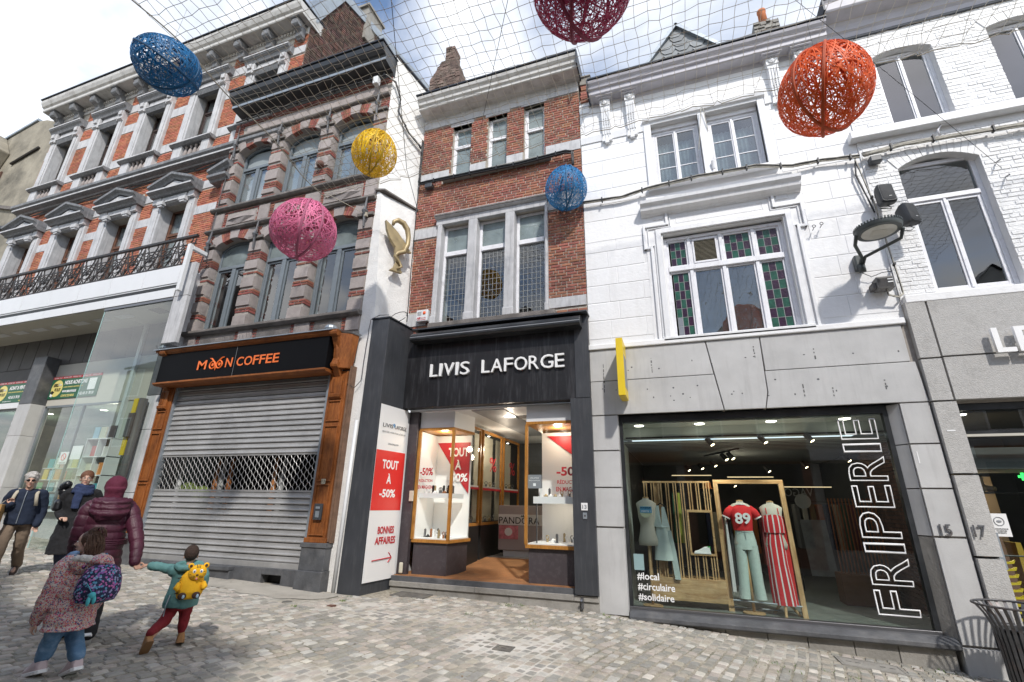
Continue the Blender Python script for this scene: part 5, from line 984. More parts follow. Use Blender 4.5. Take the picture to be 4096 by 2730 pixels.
# jewellery shop front
ZF = .31
MB().box(-5.30, -1.40, 8.36, 8.62, 3.44, 4.98).obj('sign_board', M['clad_k'], T3, bevel=.004)
MB().box(-1.77, -1.39, 8.34, 8.70, .24, 3.45).obj('right_pillar', M['clad_a'], T3, bevel=.004); MB().box(-1.66, -1.395, 8.335, 8.36, 3.46, 5.1).obj('corner_strip', M['clad_a'], T3)
MB().prism_x([(8.5, 4.80), (8.12, 4.80), (8.08, 4.84), (8.08, 4.93), (8.14, 4.99), (8.5, 5.08)], -5.12, -1.50).obj('awning_box', M['black_p'], T3, bevel=.01); MB().box(-5.14, -1.38, 8.18, 8.62, 5.085, 5.115).obj('awning_cover', M['clad_a'], T3)
MB().box(-5.12, -1.50, 8.074, 8.081, 4.875, 4.89).obj('awning_seam', M['grey_l'], T3)
ls = thing('jewellery_shop_lettering', 'raised white letters reading LIVIS LAFORGE on the black shop board', 'sign', (-3.3, 8.35, 4.03))
for s, x0, ws in (('LIVIS', -4.71, [.17, .06, .22, .06, .20]), ('LAFORGE', -3.55, [.17, .24, .18, .26, .20, .25, .18])):
    x = x0
    for ch_, w in zip(s, ws): letters(ch_, x, 4.06, w, .27, 8.355, ls, M['whitel'], .05, 'sign_letter', .0); x += w + (.045 if s == 'LIVIS' else .035)
# soffit of entrance, walls, floor
ent = M['panel_w']; dk = mat('dark_mauve_plinth_panel', (.055, .045, .05), .5, .1, 3, dirt=(.5, .5, .5), dscale=14, damt=.06)
MB().box(-5.28, -1.78, 8.62, 14.2, 3.40, 3.44).obj('entrance_ceiling', ent, T3); MB().box(-3.9, -3.2, 8.7, 12.5, 3.385, 3.399).obj('ceiling_track', M['grey_l'], T3); MB().box(-3.25, -2.5, 9.5, 9.8, 3.385, 3.398).obj('dark_grille', M['clad_d'], T3)
MB().prism_x([(8.48, .18), (8.48, ZF), (9.2, ZF), (11.0, .44), (11.0, .18)], -5.26, -1.42).obj('entrance_floor', mat('worn_orange_mat', (.30, .135, .05), .9, .25, 2.5, .3, 30, dirt=(.14, .07, .035), dscale=1.4, damt=.7), T3)
MB().box(-5.26, -1.42, 11.0, 14.2, .2, .442).obj('tiled_floor', mat('pale_floor_tile', (.33, .31, .29), .4), T3); MB().box(-5.26, -1.39, 8.42, 8.50, .22, ZF - .001).obj('threshold', M['plinth'], T3, bevel=.004)
for k, (a, b) in enumerate(((-5.26, -3.55), (-3.545, -1.8), (-1.795, -1.39))): MB().box(a, b, 8.38, 8.55, .14, .225).obj('step_stone', M['plinth_s'], T3, bevel=.006)
for k, (a, b) in enumerate(((-5.26, -4.3), (-4.295, -2.92), (-2.915, -1.70), (-1.695, -1.39))): MB().box(a, b, 8.41, 8.55, -.1, .135).obj('riser_stone', M['plinth_s'], T3, bevel=.006)
MB().box(-5.28, -5.07, 8.62, 8.72, ZF, 3.4).obj('left_return', dk, T3); MB().box(-5.6, -5.28, 8.6, 14.2, ZF, 3.4).obj('side_wall', ent, T3); MB().box(-1.75, -1.5, 8.7, 14.2, ZF, 3.4).obj('side_wall', ent, T3); MB().box(-5.6, -1.5, 14.2, 14.3, ZF, 3.5).obj('back_wall', M['room_g'], T3)
# showcases: white bulkhead, oak frame, glass, dark plinth (left: an angled box, right: straight)
def showcase(name, poly, z0, z1, zt, label, back, panes):
    t = thing(name, label, 'display case', (sum(p[0] for p in poly) / len(poly), sum(p[1] for p in poly) / len(poly), ZF))
    c = Vector((sum(p[0] for p in poly) / len(poly), sum(p[1] for p in poly) / len(poly)))
    inn = [tuple(c + (Vector(p) - c) * .90) for p in poly]; inn2 = [tuple(c + (Vector(p) - c) * .985) for p in poly]
    MB().prism_z(inn, ZF, z0).obj('plinth', dk, t); MB().prism_z(inn2, z1, zt).obj('bulkhead', ent, t)
    MB().prism_z(poly, z0, z0 + .06).obj('base_frame', M['oak_y'], t, bevel=.004); MB().prism_z(poly, z1 - .055, z1).obj('top_frame', M['oak_y'], t, bevel=.004)
    for i in panes:
        a, b = Vector(poly[i]), Vector(poly[(i + 1) % len(poly)]); d = (b - a).normalized(); n2 = Vector((d.y, -d.x)); aa = a - n2 * .02; bb_ = b - n2 * .02
        MB().quad((*(aa + d * .03), z0 + .06), (*(bb_ - d * .03), z0 + .06), (*(bb_ - d * .03), z1 - .055), (*(aa + d * .03), z1 - .055)).obj('pane', M['glass_clear'], t)
    for i in range(len(poly)):
        if i in back: continue
        p = Vector(poly[i]); q_ = p + (c - p).normalized() * .02; MB().box(q_.x - .026, q_.x + .026, q_.y - .026, q_.y + .026, z0 + .06, z1 - .055).obj('corner_post', M['oak_y'], t)
    inn3 = [tuple(c + (Vector(p) - c) * .93) for p in poly]
    MB().prism_z(inn3, z0 + .061, z0 + .08).obj('case_floor', M['white'], t)
    return t, inn3
PL = [(-5.06, 8.70), (-4.26, 8.70), (-4.16, 9.52), (-5.06, 9.52)]
tL, iL = showcase('corner_showcase', PL, .87, 3.07, 3.4, 'square oak framed display case left of the jewellery shop entrance', (2, 3), (0, 1))
MB().prism_z([(-5.0, 8.78), (-4.32, 8.78), (-4.26, 9.3), (-5.0, 9.3)], 1.69, 1.78).obj('glass_shelf', M['white'], tL)
MB().box(-5.03, -4.20, 9.45, 9.49, .95, 3.0).obj('back_board', M['white'], tL); MB().box(-5.04, -5.01, 8.74, 9.44, .95, 3.0).obj('side_board', M['white'], tL)
MB().prism([(-5.0, 2.85), (-4.22, 2.85), (-4.22, 1.80), (-4.35, 1.95)], 9.43, 9.448).obj('red_print', M['redd'], tL)
letters('-50%', -4.99, 2.12, .29, .15, 8.73, tL, M['redd'], .002, bold=.03); letters('RÉDUCTION', -5.0, 1.99, .30, .07, 8.73, tL, M['redd'], .002, bold=.02); letters('EN MAGASIN', -5.01, 1.86, .32, .07, 8.73, tL, M['redd'], .002, bold=.02)
letters('TOUT', -4.72, 2.55, .48, .19, 9.42, tL, M['whitel'], .002, bold=.03); letters('À', -4.55, 2.28, .15, .2, 9.42, tL, M['whitel'], .002, bold=.03); letters('-50%', -4.72, 2.03, .48, .17, 9.42, tL, M['whitel'], .002, bold=.03)
PR = [(-2.70, 8.60), (-1.70, 8.60), (-1.70, 9.9), (-2.70, 9.9)]
tR, iR = showcase('long_showcase', PR, .87, 3.10, 3.4, 'oak framed display case right of the jewellery shop entrance', (1, 2), (0, 3))
MB().box(-2.58, -1.74, 8.70, 9.5, 1.62, 1.74).obj('glass_shelf', M['white'], tR); MB().box(-2.53, -2.51, 8.72, 8.74, .95, 1.62).obj('shelf_leg', M['steel_d'], tR)
MB().box(-2.62, -1.74, 9.46, 9.50, .95, 3.0).obj('back_board', M['white'], tR); MB().box(-1.745, -1.72, 8.66, 9.83, .95, 3.0).obj('side_board', M['white'], tR)
MB().prism([(-2.50, 2.93), (-1.76, 2.93), (-1.76, 2.38), (-2.0, 2.56)], 9.43, 9.455).obj('red_print', M['redd'], tR)
letters('-50', -2.12, 2.10, .33, .16, 8.64, tR, M['redd'], .002, bold=.03); letters('RÉDUCT', -2.11, 1.96, .32, .08, 8.64, tR, M['redd'], .002, bold=.02); letters('EN MAGA', -2.13, 1.83, .34, .08, 8.64, tR, M['redd'], .002, bold=.02)
MB().box(-2.67, -2.40, 8.627, 8.632, 1.88, 2.12).obj('grey_sticker', M['grey_l'], tR); letters('LIVIS LAFORGE', -2.62, 2.05, .17, .025, 8.625, tR, M['whitel'], .001); letters('Brillez à moindre prix', -2.64, 2.005, .21, .025, 8.625, tR, M['whitel'], .001); MB().box(-2.56, -2.51, 8.622, 8.626, 1.92, 1.97).obj('white_square', M['whitel'], tR)
# inner showcases along the left wall
def inner(x0, y0, x1, y1, z0, z1, k):
    t = thing('wall_showcase', ['wall display case nearest the street, partly behind the angled case', 'middle oak framed wall display case marked with a percent sign', 'innermost narrow wall display case marked with a percent sign'][k], 'display case', ((x0 + x1) / 2, (y0 + y1) / 2, ZF), 'display cases along the left wall of the jewellery shop')
    a, b = Vector((x0, y0)), Vector((x1, y1)); d = (b - a).normalized(); n2 = Vector((d.y, -d.x)); L_ = (b - a).length
    def bar(s0, s1, h0, h1, o0=0, o1=.05, nm='frame', m=None):
        P = [a + d * s0 + n2 * -o0, a + d * s1 + n2 * -o0, a + d * s1 - n2 * o1, a + d * s0 - n2 * o1]; MB().prism_z([tuple(p) for p in P], h0, h1).obj(nm, m or M['oak_y'], t)
    bar(0, .05, z0, z1); bar(L_ - .05, L_, z0, z1); bar(.05, L_ - .05, z0, z0 + .06); bar(.05, L_ - .05, z1 - .06, z1)
    bar(.05, L_ - .05, z0 + .06, z1 - .06, .26, .28, 'back_board', mat('lit_cream_back', (.62, .58, .47), .7)); bar(.05, L_ - .05, 1.95, 1.99, .02, .25, 'glass_shelf', M['white']); bar(.05, L_ - .05, 1.90, 1.95, .0, .012, 'red_strip', M['redd'])
    p0, p1 = a + d * .05 - n2 * .02, b - d * .05 - n2 * .02; MB().quad((*p0, z0 + .06), (*p1, z0 + .06), (*p1, z1 - .06), (*p0, z1 - .06)).obj('pane', M['glass_clear'], t)
    MB().lathe(((a + d * L_ / 2 - n2 * .14).x, (a + d * L_ / 2 - n2 * .14).y, z1 - .075), [(.001, 0), (.035, 0), (.035, .01)], 10).obj('spot_lamp', lamp_m, t)
    bar(0, L_, ZF, z0, .0, .2, 'plinth', M['black'])
    if k: pp = a + d * L_ * .32 + n2 * .002; letters('%', pp.x, 2.35, L_ * .36, .34, pp.y, t, M['redd'], .002, u=(d.x, d.y, 0), ny=(n2.x, n2.y, 0))
    for j in range(4):
        c = a + d * L_ * (.2 + .2 * j) - n2 * .12
        for zz in (z0 + .07, 1.995): g = MB().lathe((c.x, c.y, zz), [(.03, 0), (.03, .05), (.012, .06)], 8).tube([(c.x + .035 * math.cos(q * .7), c.y, zz + .085 + .035 * math.sin(q * .7)) for q in range(9)], .008, 4, True); tag(g.obj('watch', M['steel_d'] if j % 2 else M['brass']), '%s wristwatch, %s from the street on the %s of the %s wall display case' % ('steel' if j % 2 else 'gold', ORD[j], 'floor' if zz < 1.9 else 'shelf', ('first', 'middle', 'innermost')[k]), 'watch', 'watches in the wall display cases')
inner(-4.40, 9.62, -4.40, 10.5, 1.13, 3.3, 0); inner(-4.40, 10.62, -4.40, 11.95, 1.13, 3.3, 1); inner(-4.40, 12.1, -4.40, 13.4, 1.13, 3.3, 2)
MB().box(-4.78, -4.68, 9.6, 14.1, ZF, 3.4).obj('inner_wall', M['black'], T3)
ct = thing('shop_counter', 'pale grey free standing counter lettered PANDORA inside the entrance', 'counter', (-3.55, 11.2, ZF)); MB().box(-4.22, -3.1, 11.3, 11.8, .58, 1.57).obj('counter_body', mat('mauve_grey_panel', (.42, .37, .37), .5, .03, 2), ct, bevel=.01); MB().box(-4.10, -3.2, 11.34, 11.75, .442, .58).obj('counter_foot', M['panel_w'], ct)
MB().box(-4.22, -3.1, 11.292, 11.299, 1.13, 1.37).obj('white_strip', M['white'], ct); letters('PANDORA', -4.20, 1.16, 1.0, .15, 11.285, ct, M['black'], .004); MB().prism([(-3.66, 1.32), (-3.63, 1.36), (-3.61, 1.33), (-3.59, 1.37), (-3.57, 1.33), (-3.55, 1.36), (-3.52, 1.32)], 11.285, 11.289).obj('crown_mark', M['black'], ct)
MB().box(-4.20, -3.72, 11.29, 11.298, .82, 1.12).obj('pink_photo', col_mat('pink_photo', (.62, .22, .26), .4, var=.4, vscale=7), ct); MB().ell((-3.96, 11.285, .98), (.10, .004, .09), 12, 6).obj('pale_print', M['white'], ct)
MB().lathe((-3.35, 9.5, 3.385), [(.001, 0), (.13, 0), (.15, .02)], 20).obj('ceiling_lamp', lamp_m, T3)
rnd = random.Random(12)
acc = [('silver', M['steel_d']), ('gold', M['brass']), ('white', M['white']), ('brown leather', col_mat('tan_leather', (.3, .12, .05))), ('black', M['black'])]
def trinket(x, y, z, kind, m):
    g = MB()
    if kind == 0: g.lathe((x, y, z), [(.022, 0), (.022, .05), (.03, .055), (.012, .06)], 8).tube([(x + .028 * math.cos(q * .78), y, z + .085 + .032 * math.sin(q * .78)) for q in range(8)], .008, 4, True)
    elif kind == 1: g.box(x - .035, x + .035, y - .03, y + .03, z, z + .025).lathe((x, y, z + .025), [(.028, 0), (.02, .02), (.004, .03)], 8)
    else: g.prism([(x - .02, z), (x + .02, z), (x + .022, z + .14), (x, z + .16), (x - .022, z + .14)], y - .008, y + .008).box(x - .03, x + .03, y - .02, y + .02, z, z + .008)
    return g
nm_ = ['bracelet stand', 'ring box', 'earring board']
for sh, (xa, xb, ya, yb, z, n, where) in enumerate(((-4.96, -4.36, 8.84, 9.2, 1.781, 16, 'on the white shelf of the square display case'), (-4.96, -4.36, 8.82, 9.3, .951, 12, 'on the floor of the square display case'), (-2.52, -1.78, 8.76, 9.3, 1.741, 16, 'on the white shelf of the right display case'), (-2.45, -1.8, 8.74, 9.4, .951, 9, 'on the floor of the right display case'))):
    for i in range(n):
        k = rnd.randrange(3); an, am = acc[rnd.randrange(5) if sh < 2 else rnd.choice((0, 2, 2, 1))]; x = xa + (xb - xa) * (i + .5) / n; y = rnd.uniform(ya, yb)
        tag(trinket(x, y, z, k, am).obj('jewellery_stand', am), f'{an} {nm_[k]} {where}, {ORD[i]} from left', 'jewellery', 'jewellery ' + where)
single('card_reader_box', MB().box(-5.12, -5.03, 8.585, 8.618, 1.62, 1.82), col_mat('cream_plastic', (.55, .52, .42)), 'small cream electric box on the dark wall left of the display case', 'electric box', bevel=.008)
single('corner_socket', MB().box(-5.2, -5.12, 8.56, 8.6, .33, .52), col_mat('cream_plastic', (.55, .52, .42)), 'cream socket cover low down beside the step of the jewellery shop', 'socket cover', bevel=.02)
np_ = thing('house_number_plate', 'small white plate with the number 13 on the dark right pillar', 'number plate', (-1.56, 8.33, 1.5)); MB().box(-1.625, -1.515, 8.330, 8.338, 1.52, 1.64).obj('plate', M['white'], np_, bevel=.003); letters('13', -1.605, 1.545, .075, .065, 8.328, np_, M['grey_l'], .001, bold=.03)
db = thing('doorbell', 'small silver doorbell plate below the number 13 plate', 'doorbell', (-1.56, 8.33, 1.38)); MB().box(-1.60, -1.53, 8.330, 8.338, 1.385, 1.485).obj('plate', M['zinc'], db, bevel=.003); MB().lathe((-1.565, 8.329, 1.435), [(.001, 0), (.017, 0), (.017, .004)], 10, 'y').obj('button', M['clad_d'], db)
single('drain_stub', MB().tube([(-1.66, 8.37, .04), (-1.66, 8.37, .20)], .025, 8).tube([(-1.66, 8.37, .13), (-1.66, 8.30, .17)], .018, 8), M['steel_d'], 'short metal drain pipe stub at the foot of the jewellery shop step', 'drain pipe')
ab = thing('alarm_box', 'white alarm box with a red light beside the leaded windows', 'alarm box', (-5.05, 8.4, 5.36)); MB().box(-5.19, -4.91, 8.36, 8.47, 5.36, 5.63).obj('case', M['panel_w'], ab, bevel=.012); MB().ell((-4.99, 8.36, 5.55), (.04, .02, .04), 10, 6).obj('beacon', col_mat('alarm_red', (.8, .12, .03), .3), ab, smooth=True)
for q in range(4): MB().box(-5.16, -5.06, 8.355, 8.361, 5.50 + q * .025, 5.508 + q * .025).obj('vent_slot', M['grey_l'], ab)
letters('AB', -5.17, 5.41, .09, .05, 8.357, ab, M['redd'], .002, bold=.04, shear=.3); letters('Security', -5.07, 5.41, .13, .04, 8.357, ab, M['redd'], .002); MB().box(-5.16, -4.95, 8.356, 8.361, 5.385, 5.395).obj('red_line', M['redd'], ab)

# pharmacy sign (cup and serpent) on the white pier
ph = thing('pharmacy_sign', 'gold metal cup and serpent pharmacy sign on the white pier', 'sign', (-5.75, 7.6, 6.8))
# the sign stands in a plane that follows the slanted pier face
pu = Vector((.46, .88, 0)).normalized(); pn = Vector((pu.y, -pu.x, 0)); pc = Vector((-5.80, 7.72, 0)) + pn * .16
def psign(poly, name, off=0, th=.08):
    poly = [(s * .8, 6.42 + (z - 6.7) * .82) for s, z in poly]; a = [pc + pu * s + pn * off for s, z in poly]; b = [p - pn * th for p in a]; n = len(poly)
    MB().add([(p.x, p.y, poly[i][1]) for i, p in enumerate(a)] + [(p.x, p.y, poly[i][1]) for i, p in enumerate(b)], [tuple(range(n)), tuple(range(2 * n - 1, n - 1, -1))] + [(i, i + n, (i + 1) % n + n, (i + 1) % n) for i in range(n)]).obj(name, M['brass'], ph, bevel=.004)
psign([(-.10, 8.12), (-.04, 7.86), (.08, 7.62), (.24, 7.46), (.44, 7.36), (.80, 7.44), (.74, 7.48), (.50, 7.72), (.30, 7.90), (.08, 8.03)], 'cup')
psign([(.27, 7.44), (.47, 7.40), (.42, 7.20), (.44, 7.02), (.50, 6.84), (.56, 6.72), (.18, 6.70), (.30, 6.84), (.34, 7.02), (.30, 7.22)], 'stem')
sn = MB(); sp3 = lambda s, z, o=.03: tuple(pc + pu * (s * .8) + pn * o + Vector((0, 0, 6.42 + (z - 6.7) * .82)))
sn.tube([sp3(.10, 8.02), sp3(.12, 8.14), sp3(.24, 8.24), sp3(.42, 8.22), sp3(.56, 8.08), sp3(.62, 7.86), sp3(.62, 7.62), sp3(.54, 7.36), sp3(.34, 7.24), sp3(.26, 7.12), sp3(.40, 7.0), sp3(.50, 6.88), sp3(.38, 6.78)], [.03, .05, .06, .065, .065, .06, .06, .055, .05, .045, .04, .035, .02], 6); sn.obj('serpent', M['brass'], ph, smooth=True)
MB().tube([sp3(.2, 7.7, -.05), sp3(.2, 7.7, -.35)], .012, 5).tube([sp3(.45, 7.0, -.05), sp3(.45, 7.0, -.35)], .012, 5).obj('fixing_rod', M['steel_d'], ph)

# WHITE RENDERED HOUSE
T4 = thing('white_rendered_house', 'white rendered house with fluted brackets and coloured glass window above the clothes shop', 'townhouse', (1.1, 8.5, -.1))
Y4 = 8.5; WL, WR = -1.41, 3.60
op1 = (0.10, 1.04, 7.79, 9.34); op2 = (1.19, 2.16, 7.79, 9.34); opb = (.12, 2.22, 4.50, 6.66)
wall_holes(WL, WR, 4.36, 10.5, Y4, Y4 + .34, [op1, op2, opb]).obj('wall', M['mortar_w'], T4)
room(T4, WL + .1, WR - .1, 4.4, 11, Y4 + .35, Y4 + 2.4, M['room']); MB().box(WL + .1, WR - .1, Y4 + .36, Y4 + 2.3, 7.0, 7.7).obj('floor_slab', M['room_g'], T4)
# ashlar blocks as shallow pieces
am_ = MB().add([(-.5, 0, -.5), (.5, 0, -.5), (.5, 0, .5), (-.5, 0, .5), (-.488, -1, -.465), (.488, -1, -.465), (.488, -1, .465), (-.488, -1, .465)], [(4, 5, 6, 7), (0, 1, 5, 4), (1, 2, 6, 5), (2, 3, 7, 6), (3, 0, 4, 7)]).mesh('ashlar_block', mat=M['paint_w'])
def ashlar(x0, x1, z0, z1):
    if x1 - x0 > .05: piece('ashlar_block', am_, ((x0 + x1) / 2, Y4 + .0, (z0 + z1) / 2), T4, (x1 - x0 - .002, .008, z1 - z0 - .002))
rnd = random.Random(6); ch_ = .373; z = 4.60; row = 0
def hole_x(z0, z1):
    H = []
    if z1 > 4.5 and z0 < 7.20: H.append((-.26, 2.58) if z1 > 6.35 else (-.12, 2.46))
    if z1 > 7.04 and z0 < 7.35: H.append((-.28, 2.60))
    if z1 > 7.70 and z0 < 9.46: H.append((-.06, 2.36))
    return H
while z < 9.2:
    segs = [(WL, WR)]
    for a, b in hole_x(z, z + ch_):
        n = []
        for p, q in segs:
            if b <= p or a >= q: n.append((p, q)); continue
            if a > p: n.append((p, a))
            if b < q: n.append((b, q))
        segs = n
    for p, q in segs:
        x = p; first = True
        while x < q - .01:
            w = (.44 if (row % 2 == 0) else .62) if first else .66; nx = min(q, x + w)
            if q - nx < .18: nx = q
            ashlar(x, nx, z, z + ch_); x = nx; first = False
    z += ch_; row += 1
MB().box(WL, WR, Y4 - .012, Y4 - .001, 9.44, 10.35).obj('frieze', M['paint_w'], T4)
MB().prism_x([(Y4, 9.24), (Y4 - .03, 9.24), (Y4 - .05, 9.40), (Y4 - .02, 9.43), (Y4, 9.44)], WL, -.03).prism_x([(Y4, 9.24), (Y4 - .03, 9.24), (Y4 - .05, 9.40), (Y4 - .02, 9.43), (Y4, 9.44)], 2.30, WR - .2).obj('band_moulding', M['trim_w'], T4)
for zz in (9.72, 10.05): MB().box(WL, WR, Y4 - .0135, Y4 - .0118, zz, zz + .006).obj('scored_line', M['grey_l'], T4)
MB().box(WL - .0, -1.19, Y4 - .05, Y4, 10.10, 10.28).box(WL - .0, -1.18, Y4 - .07, Y4, 10.28, 10.32).obj('corner_cap', M['trim_w'], T4)
cornice(T4, -1.14, 3.50, [(Y4 + .3, 10.22), (Y4 - .02, 10.22), (Y4 - .05, 10.30), (Y4 - .28, 10.30), (Y4 - .30, 10.32), (Y4 - .30, 10.42), (Y4 - .35, 10.44), (Y4 - .37, 10.50), (Y4 - .42, 10.54), (Y4 - .44, 10.59), (Y4 + .3, 10.62)], M['cornice_g'], 'cornice')
MB().box(-1.15, 3.51, Y4 - .46, Y4 + .4, 10.622, 10.655).box(-1.17, -1.142, Y4 - .46, Y4 + .3, 10.28, 10.62).obj('gutter_edge', M['lead'], T4)
for x in (-.82, -.28, 2.54, 3.05):
    q = MB(); q.box(x - .11, x + .11, Y4 - .16, Y4 - .0, 10.08, 10.24)
    q.loft([[(x - .10, Y4 - .14, 10.08), (x + .10, Y4 - .14, 10.08), (x + .10, Y4, 10.08), (x - .10, Y4, 10.08)][::-1], [(x - .10, Y4 - .07, 9.30), (x + .10, Y4 - .07, 9.30), (x + .10, Y4, 9.30), (x - .10, Y4, 9.30)][::-1]])
    q.obj('bracket_body', M['trim_w'], T4, bevel=.005)
    r_ = MB()
    for k in range(4): xx = x - .075 + k * .05; r_.loft([[(xx - .013, Y4 - .154, 10.02), (xx + .013, Y4 - .154, 10.02), (xx + .013, Y4 - .12, 10.02), (xx - .013, Y4 - .12, 10.02)][::-1], [(xx - .013, Y4 - .092, 9.34), (xx + .013, Y4 - .092, 9.34), (xx + .013, Y4 - .06, 9.34), (xx - .013, Y4 - .06, 9.34)][::-1]])
    for k in range(3):
        for j in range(4): r_.ell((x - .05 + k * .05, Y4 - .115 + j * .004, 9.75 - j * .05), (.013, .013, .018), 6, 4)
    r_.obj('fluting', M['trim_w'], T4)
    g = MB(); g.prism([(x - .10, 9.29), (x - .045, 9.29), (x - .035, 9.17), (x - .11, 9.17)], Y4 - .08, Y4).prism([(x + .045, 9.29), (x + .10, 9.29), (x + .11, 9.17), (x + .035, 9.17)], Y4 - .08, Y4).prism([(x - .03, 9.29), (x + .03, 9.29), (x + .045, 9.11), (x - .045, 9.11)], Y4 - .09, Y4); g.obj('guttae', M['trim_w'], T4)
    ro = MB().lathe((x, Y4 - .19, 10.165), [(.001, .0), (.02, .0), (.035, .015), (.075, .02), (.08, .035)], 16, 'y')
    for k in range(10): ro.ell((x + .06 * math.cos(k * .628), Y4 - .178, 10.165 + .06 * math.sin(k * .628)), (.014, .01, .014), 6, 4)
    ro.obj('rosette', M['trim_w'], T4, smooth=True)
    MB().box(x - .19, x + .19, Y4 - .27, Y4 - .02, 10.27, 10.299).box(x - .15, x + .15, Y4 - .22, Y4 - .02, 10.24, 10.27).obj('bracket_cap', M['cornice_g'], T4, bevel=.008)
# upper windows: surround, hood, sill
MB().box(-.05, op1[0], Y4 - .05, Y4 + .1, 7.79, 9.46).box(op1[1], op2[0], Y4 - .05, Y4 + .1, 7.79, 9.46).box(op2[1], 2.29, Y4 - .05, Y4 + .1, 7.79, 9.46).box(op1[0], op1[1], Y4 - .05, Y4 + .1, 9.345, 9.46).box(op2[0], op2[1], Y4 - .05, Y4 + .1, 9.345, 9.46).obj('window_surround', M['trim_w'], T4, bevel=.01)
MB().prism_x([(Y4 - .05, 9.40), (Y4 - .10, 9.42), (Y4 - .12, 9.49), (Y4, 9.52)], -.06, 2.31).obj('window_hood', M['trim_w'], T4); MB().box(-.07, 2.33, Y4 - .12, Y4 + .15, 7.71, 7.79).obj('window_sill', M['trim_w'], T4, bevel=.012)
for a, b, z0, z1 in (op1, op2):
    f = casement(T4, a, b, z0, z1 - .10, Y4 + .12, M['frame_w'], .06, .06, 2, rows=(8.30, 8.68), glassm=M['glass_old']); MB().box(a, b, Y4 + .08, Y4 + .2, z1 - .10, z1).obj('frame_head', M['frame_w'], T4); drape(f, a + .08, b - .08, z0 + .05, z1 - .3, Y4 + .30, M['curtain'], 10, 'curtain', .025)
# middle hood moulding and cable shelf
MB().prism_x([(Y4, 7.08), (Y4 - .06, 7.09), (Y4 - .09, 7.12), (Y4 - .18, 7.15), (Y4 - .20, 7.22), (Y4 - .26, 7.27), (Y4 - .27, 7.33), (Y4, 7.37)], -.25, 2.57).obj('hood_moulding', M['trim_w'], T4); MB().box(-.13, 2.5, Y4 - .03, Y4, 7.37, 7.56).obj('hood_panel', M['paint_w'], T4)
# stepped surround of the coloured glass window
def mould(pts, name, w=.045, d=.045):
    mb = MB()
    for (xa, za), (xb, zb) in zip(pts, pts[1:]):
        if abs(xa - xb) < .001: mb.box(xa - w / 2, xa + w / 2, Y4 - d, Y4, min(za, zb) - w / 2, max(za, zb) + w / 2)
        else: mb.box(min(xa, xb) - w / 2, max(xa, xb) + w / 2, Y4 - d + .002, Y4, za - w / 2, za + w / 2)
    return mb.obj(name, M['trim_w'], T4, bevel=.008)
mould([(-.10, 4.48), (-.10, 6.38), (-.22, 6.38), (-.22, 6.86), (.22, 6.86), (.22, 7.14), (2.10, 7.14), (2.10, 6.86), (2.54, 6.86), (2.54, 6.38), (2.42, 6.38), (2.42, 4.48)], 'stepped_moulding', .05, .06)
mould([(-.04, 4.48), (-.04, 6.42), (-.15, 6.42), (-.15, 6.80), (.28, 6.80), (.28, 7.08), (2.04, 7.08), (2.04, 6.80), (2.47, 6.80), (2.47, 6.42), (2.36, 6.42), (2.36, 4.48)], 'inner_moulding', .02, .04)
mould([(.04, 4.48), (.04, 6.72), (2.30, 6.72), (2.30, 4.48)], 'window_architrave', .10, .05)
MB().box(WL + .01, 2.6, Y4 - .013, Y4 - .001, 6.72, 7.10).box(-.20, .04, Y4 - .014, Y4 - .001, 4.46, 6.72).box(2.30, 2.5, Y4 - .014, Y4 - .001, 4.46, 6.72).obj('architrave_ground', M['paint_w'], T4)
mould([(.40, 6.86), (.40, 7.0), (1.92, 7.0), (1.92, 6.86), (.40, 6.86)], 'sunk_panel', .014, .02); MB().box(-.02, .17, Y4 - .03, Y4, 7.0, 7.2).box(2.16, 2.36, Y4 - .03, Y4, 7.0, 7.2).obj('square_block', M['trim_w'], T4, bevel=.004)
f = MB(); y = Y4 + .16; fw = M['frame_w']; xs_ = (.12, .58, 1.15, 1.71, 2.22)
f.box(.12, .175, y - .04, y + .06, 4.50, 6.62); f.box(2.15, 2.22, y - .04, y + .06, 4.50, 6.62); f.box(.175, 2.15, y - .04, y + .06, 6.56, 6.62); f.box(.175, 2.15, y - .04, y + .06, 4.50, 4.55); f.box(.175, 2.15, y - .06, y + .06, 5.88, 5.98)
for x in (.58, 1.15, 1.71): f.box(x - .03, x + .03, y - .04, y + .06, 4.55, 5.88); f.box(x - .03, x + .03, y - .04, y + .06, 5.98, 6.56)
for a, b in zip(xs_, xs_[1:]):
    a2, b2 = a + (.055 if a < .2 else .03), b - (.07 if b > 2.2 else .03)
    for z0, z1 in ((4.55, 5.88), (5.98, 6.56)): f.box(a2, a2 + .035, y - .01, y + .05, z0, z1); f.box(b2 - .035, b2, y - .01, y + .05, z0, z1); f.box(a2 + .035, b2 - .035, y - .01, y + .05, z1 - .035, z1); f.box(a2 + .035, b2 - .035, y - .01, y + .05, z0, z0 + .035)
cw_ = f.obj('window', fw, T4, bevel=.006)
MB().box(-.04, 2.36, Y4 - .10, Y4 + .3, 4.42, 4.498).obj('window_sill', M['trim_w'], T4, bevel=.01)
sg = {'g': mat('green_glass_pane', (.02, .085, .055), .12, .35, 12, .25, 30, spec=.35), 'p': mat('purple_glass_pane', (.032, .010, .030), .2, .35, 12, .25, 30, spec=.35), 'x': mat('grey_glass_pane', (.20, .21, .23), .2)}
pc_ = {k: MB().box(-.5, .5, 0, .006, -.5, .5).mesh('coloured_pane', mat=m) for k, m in sg.items()}
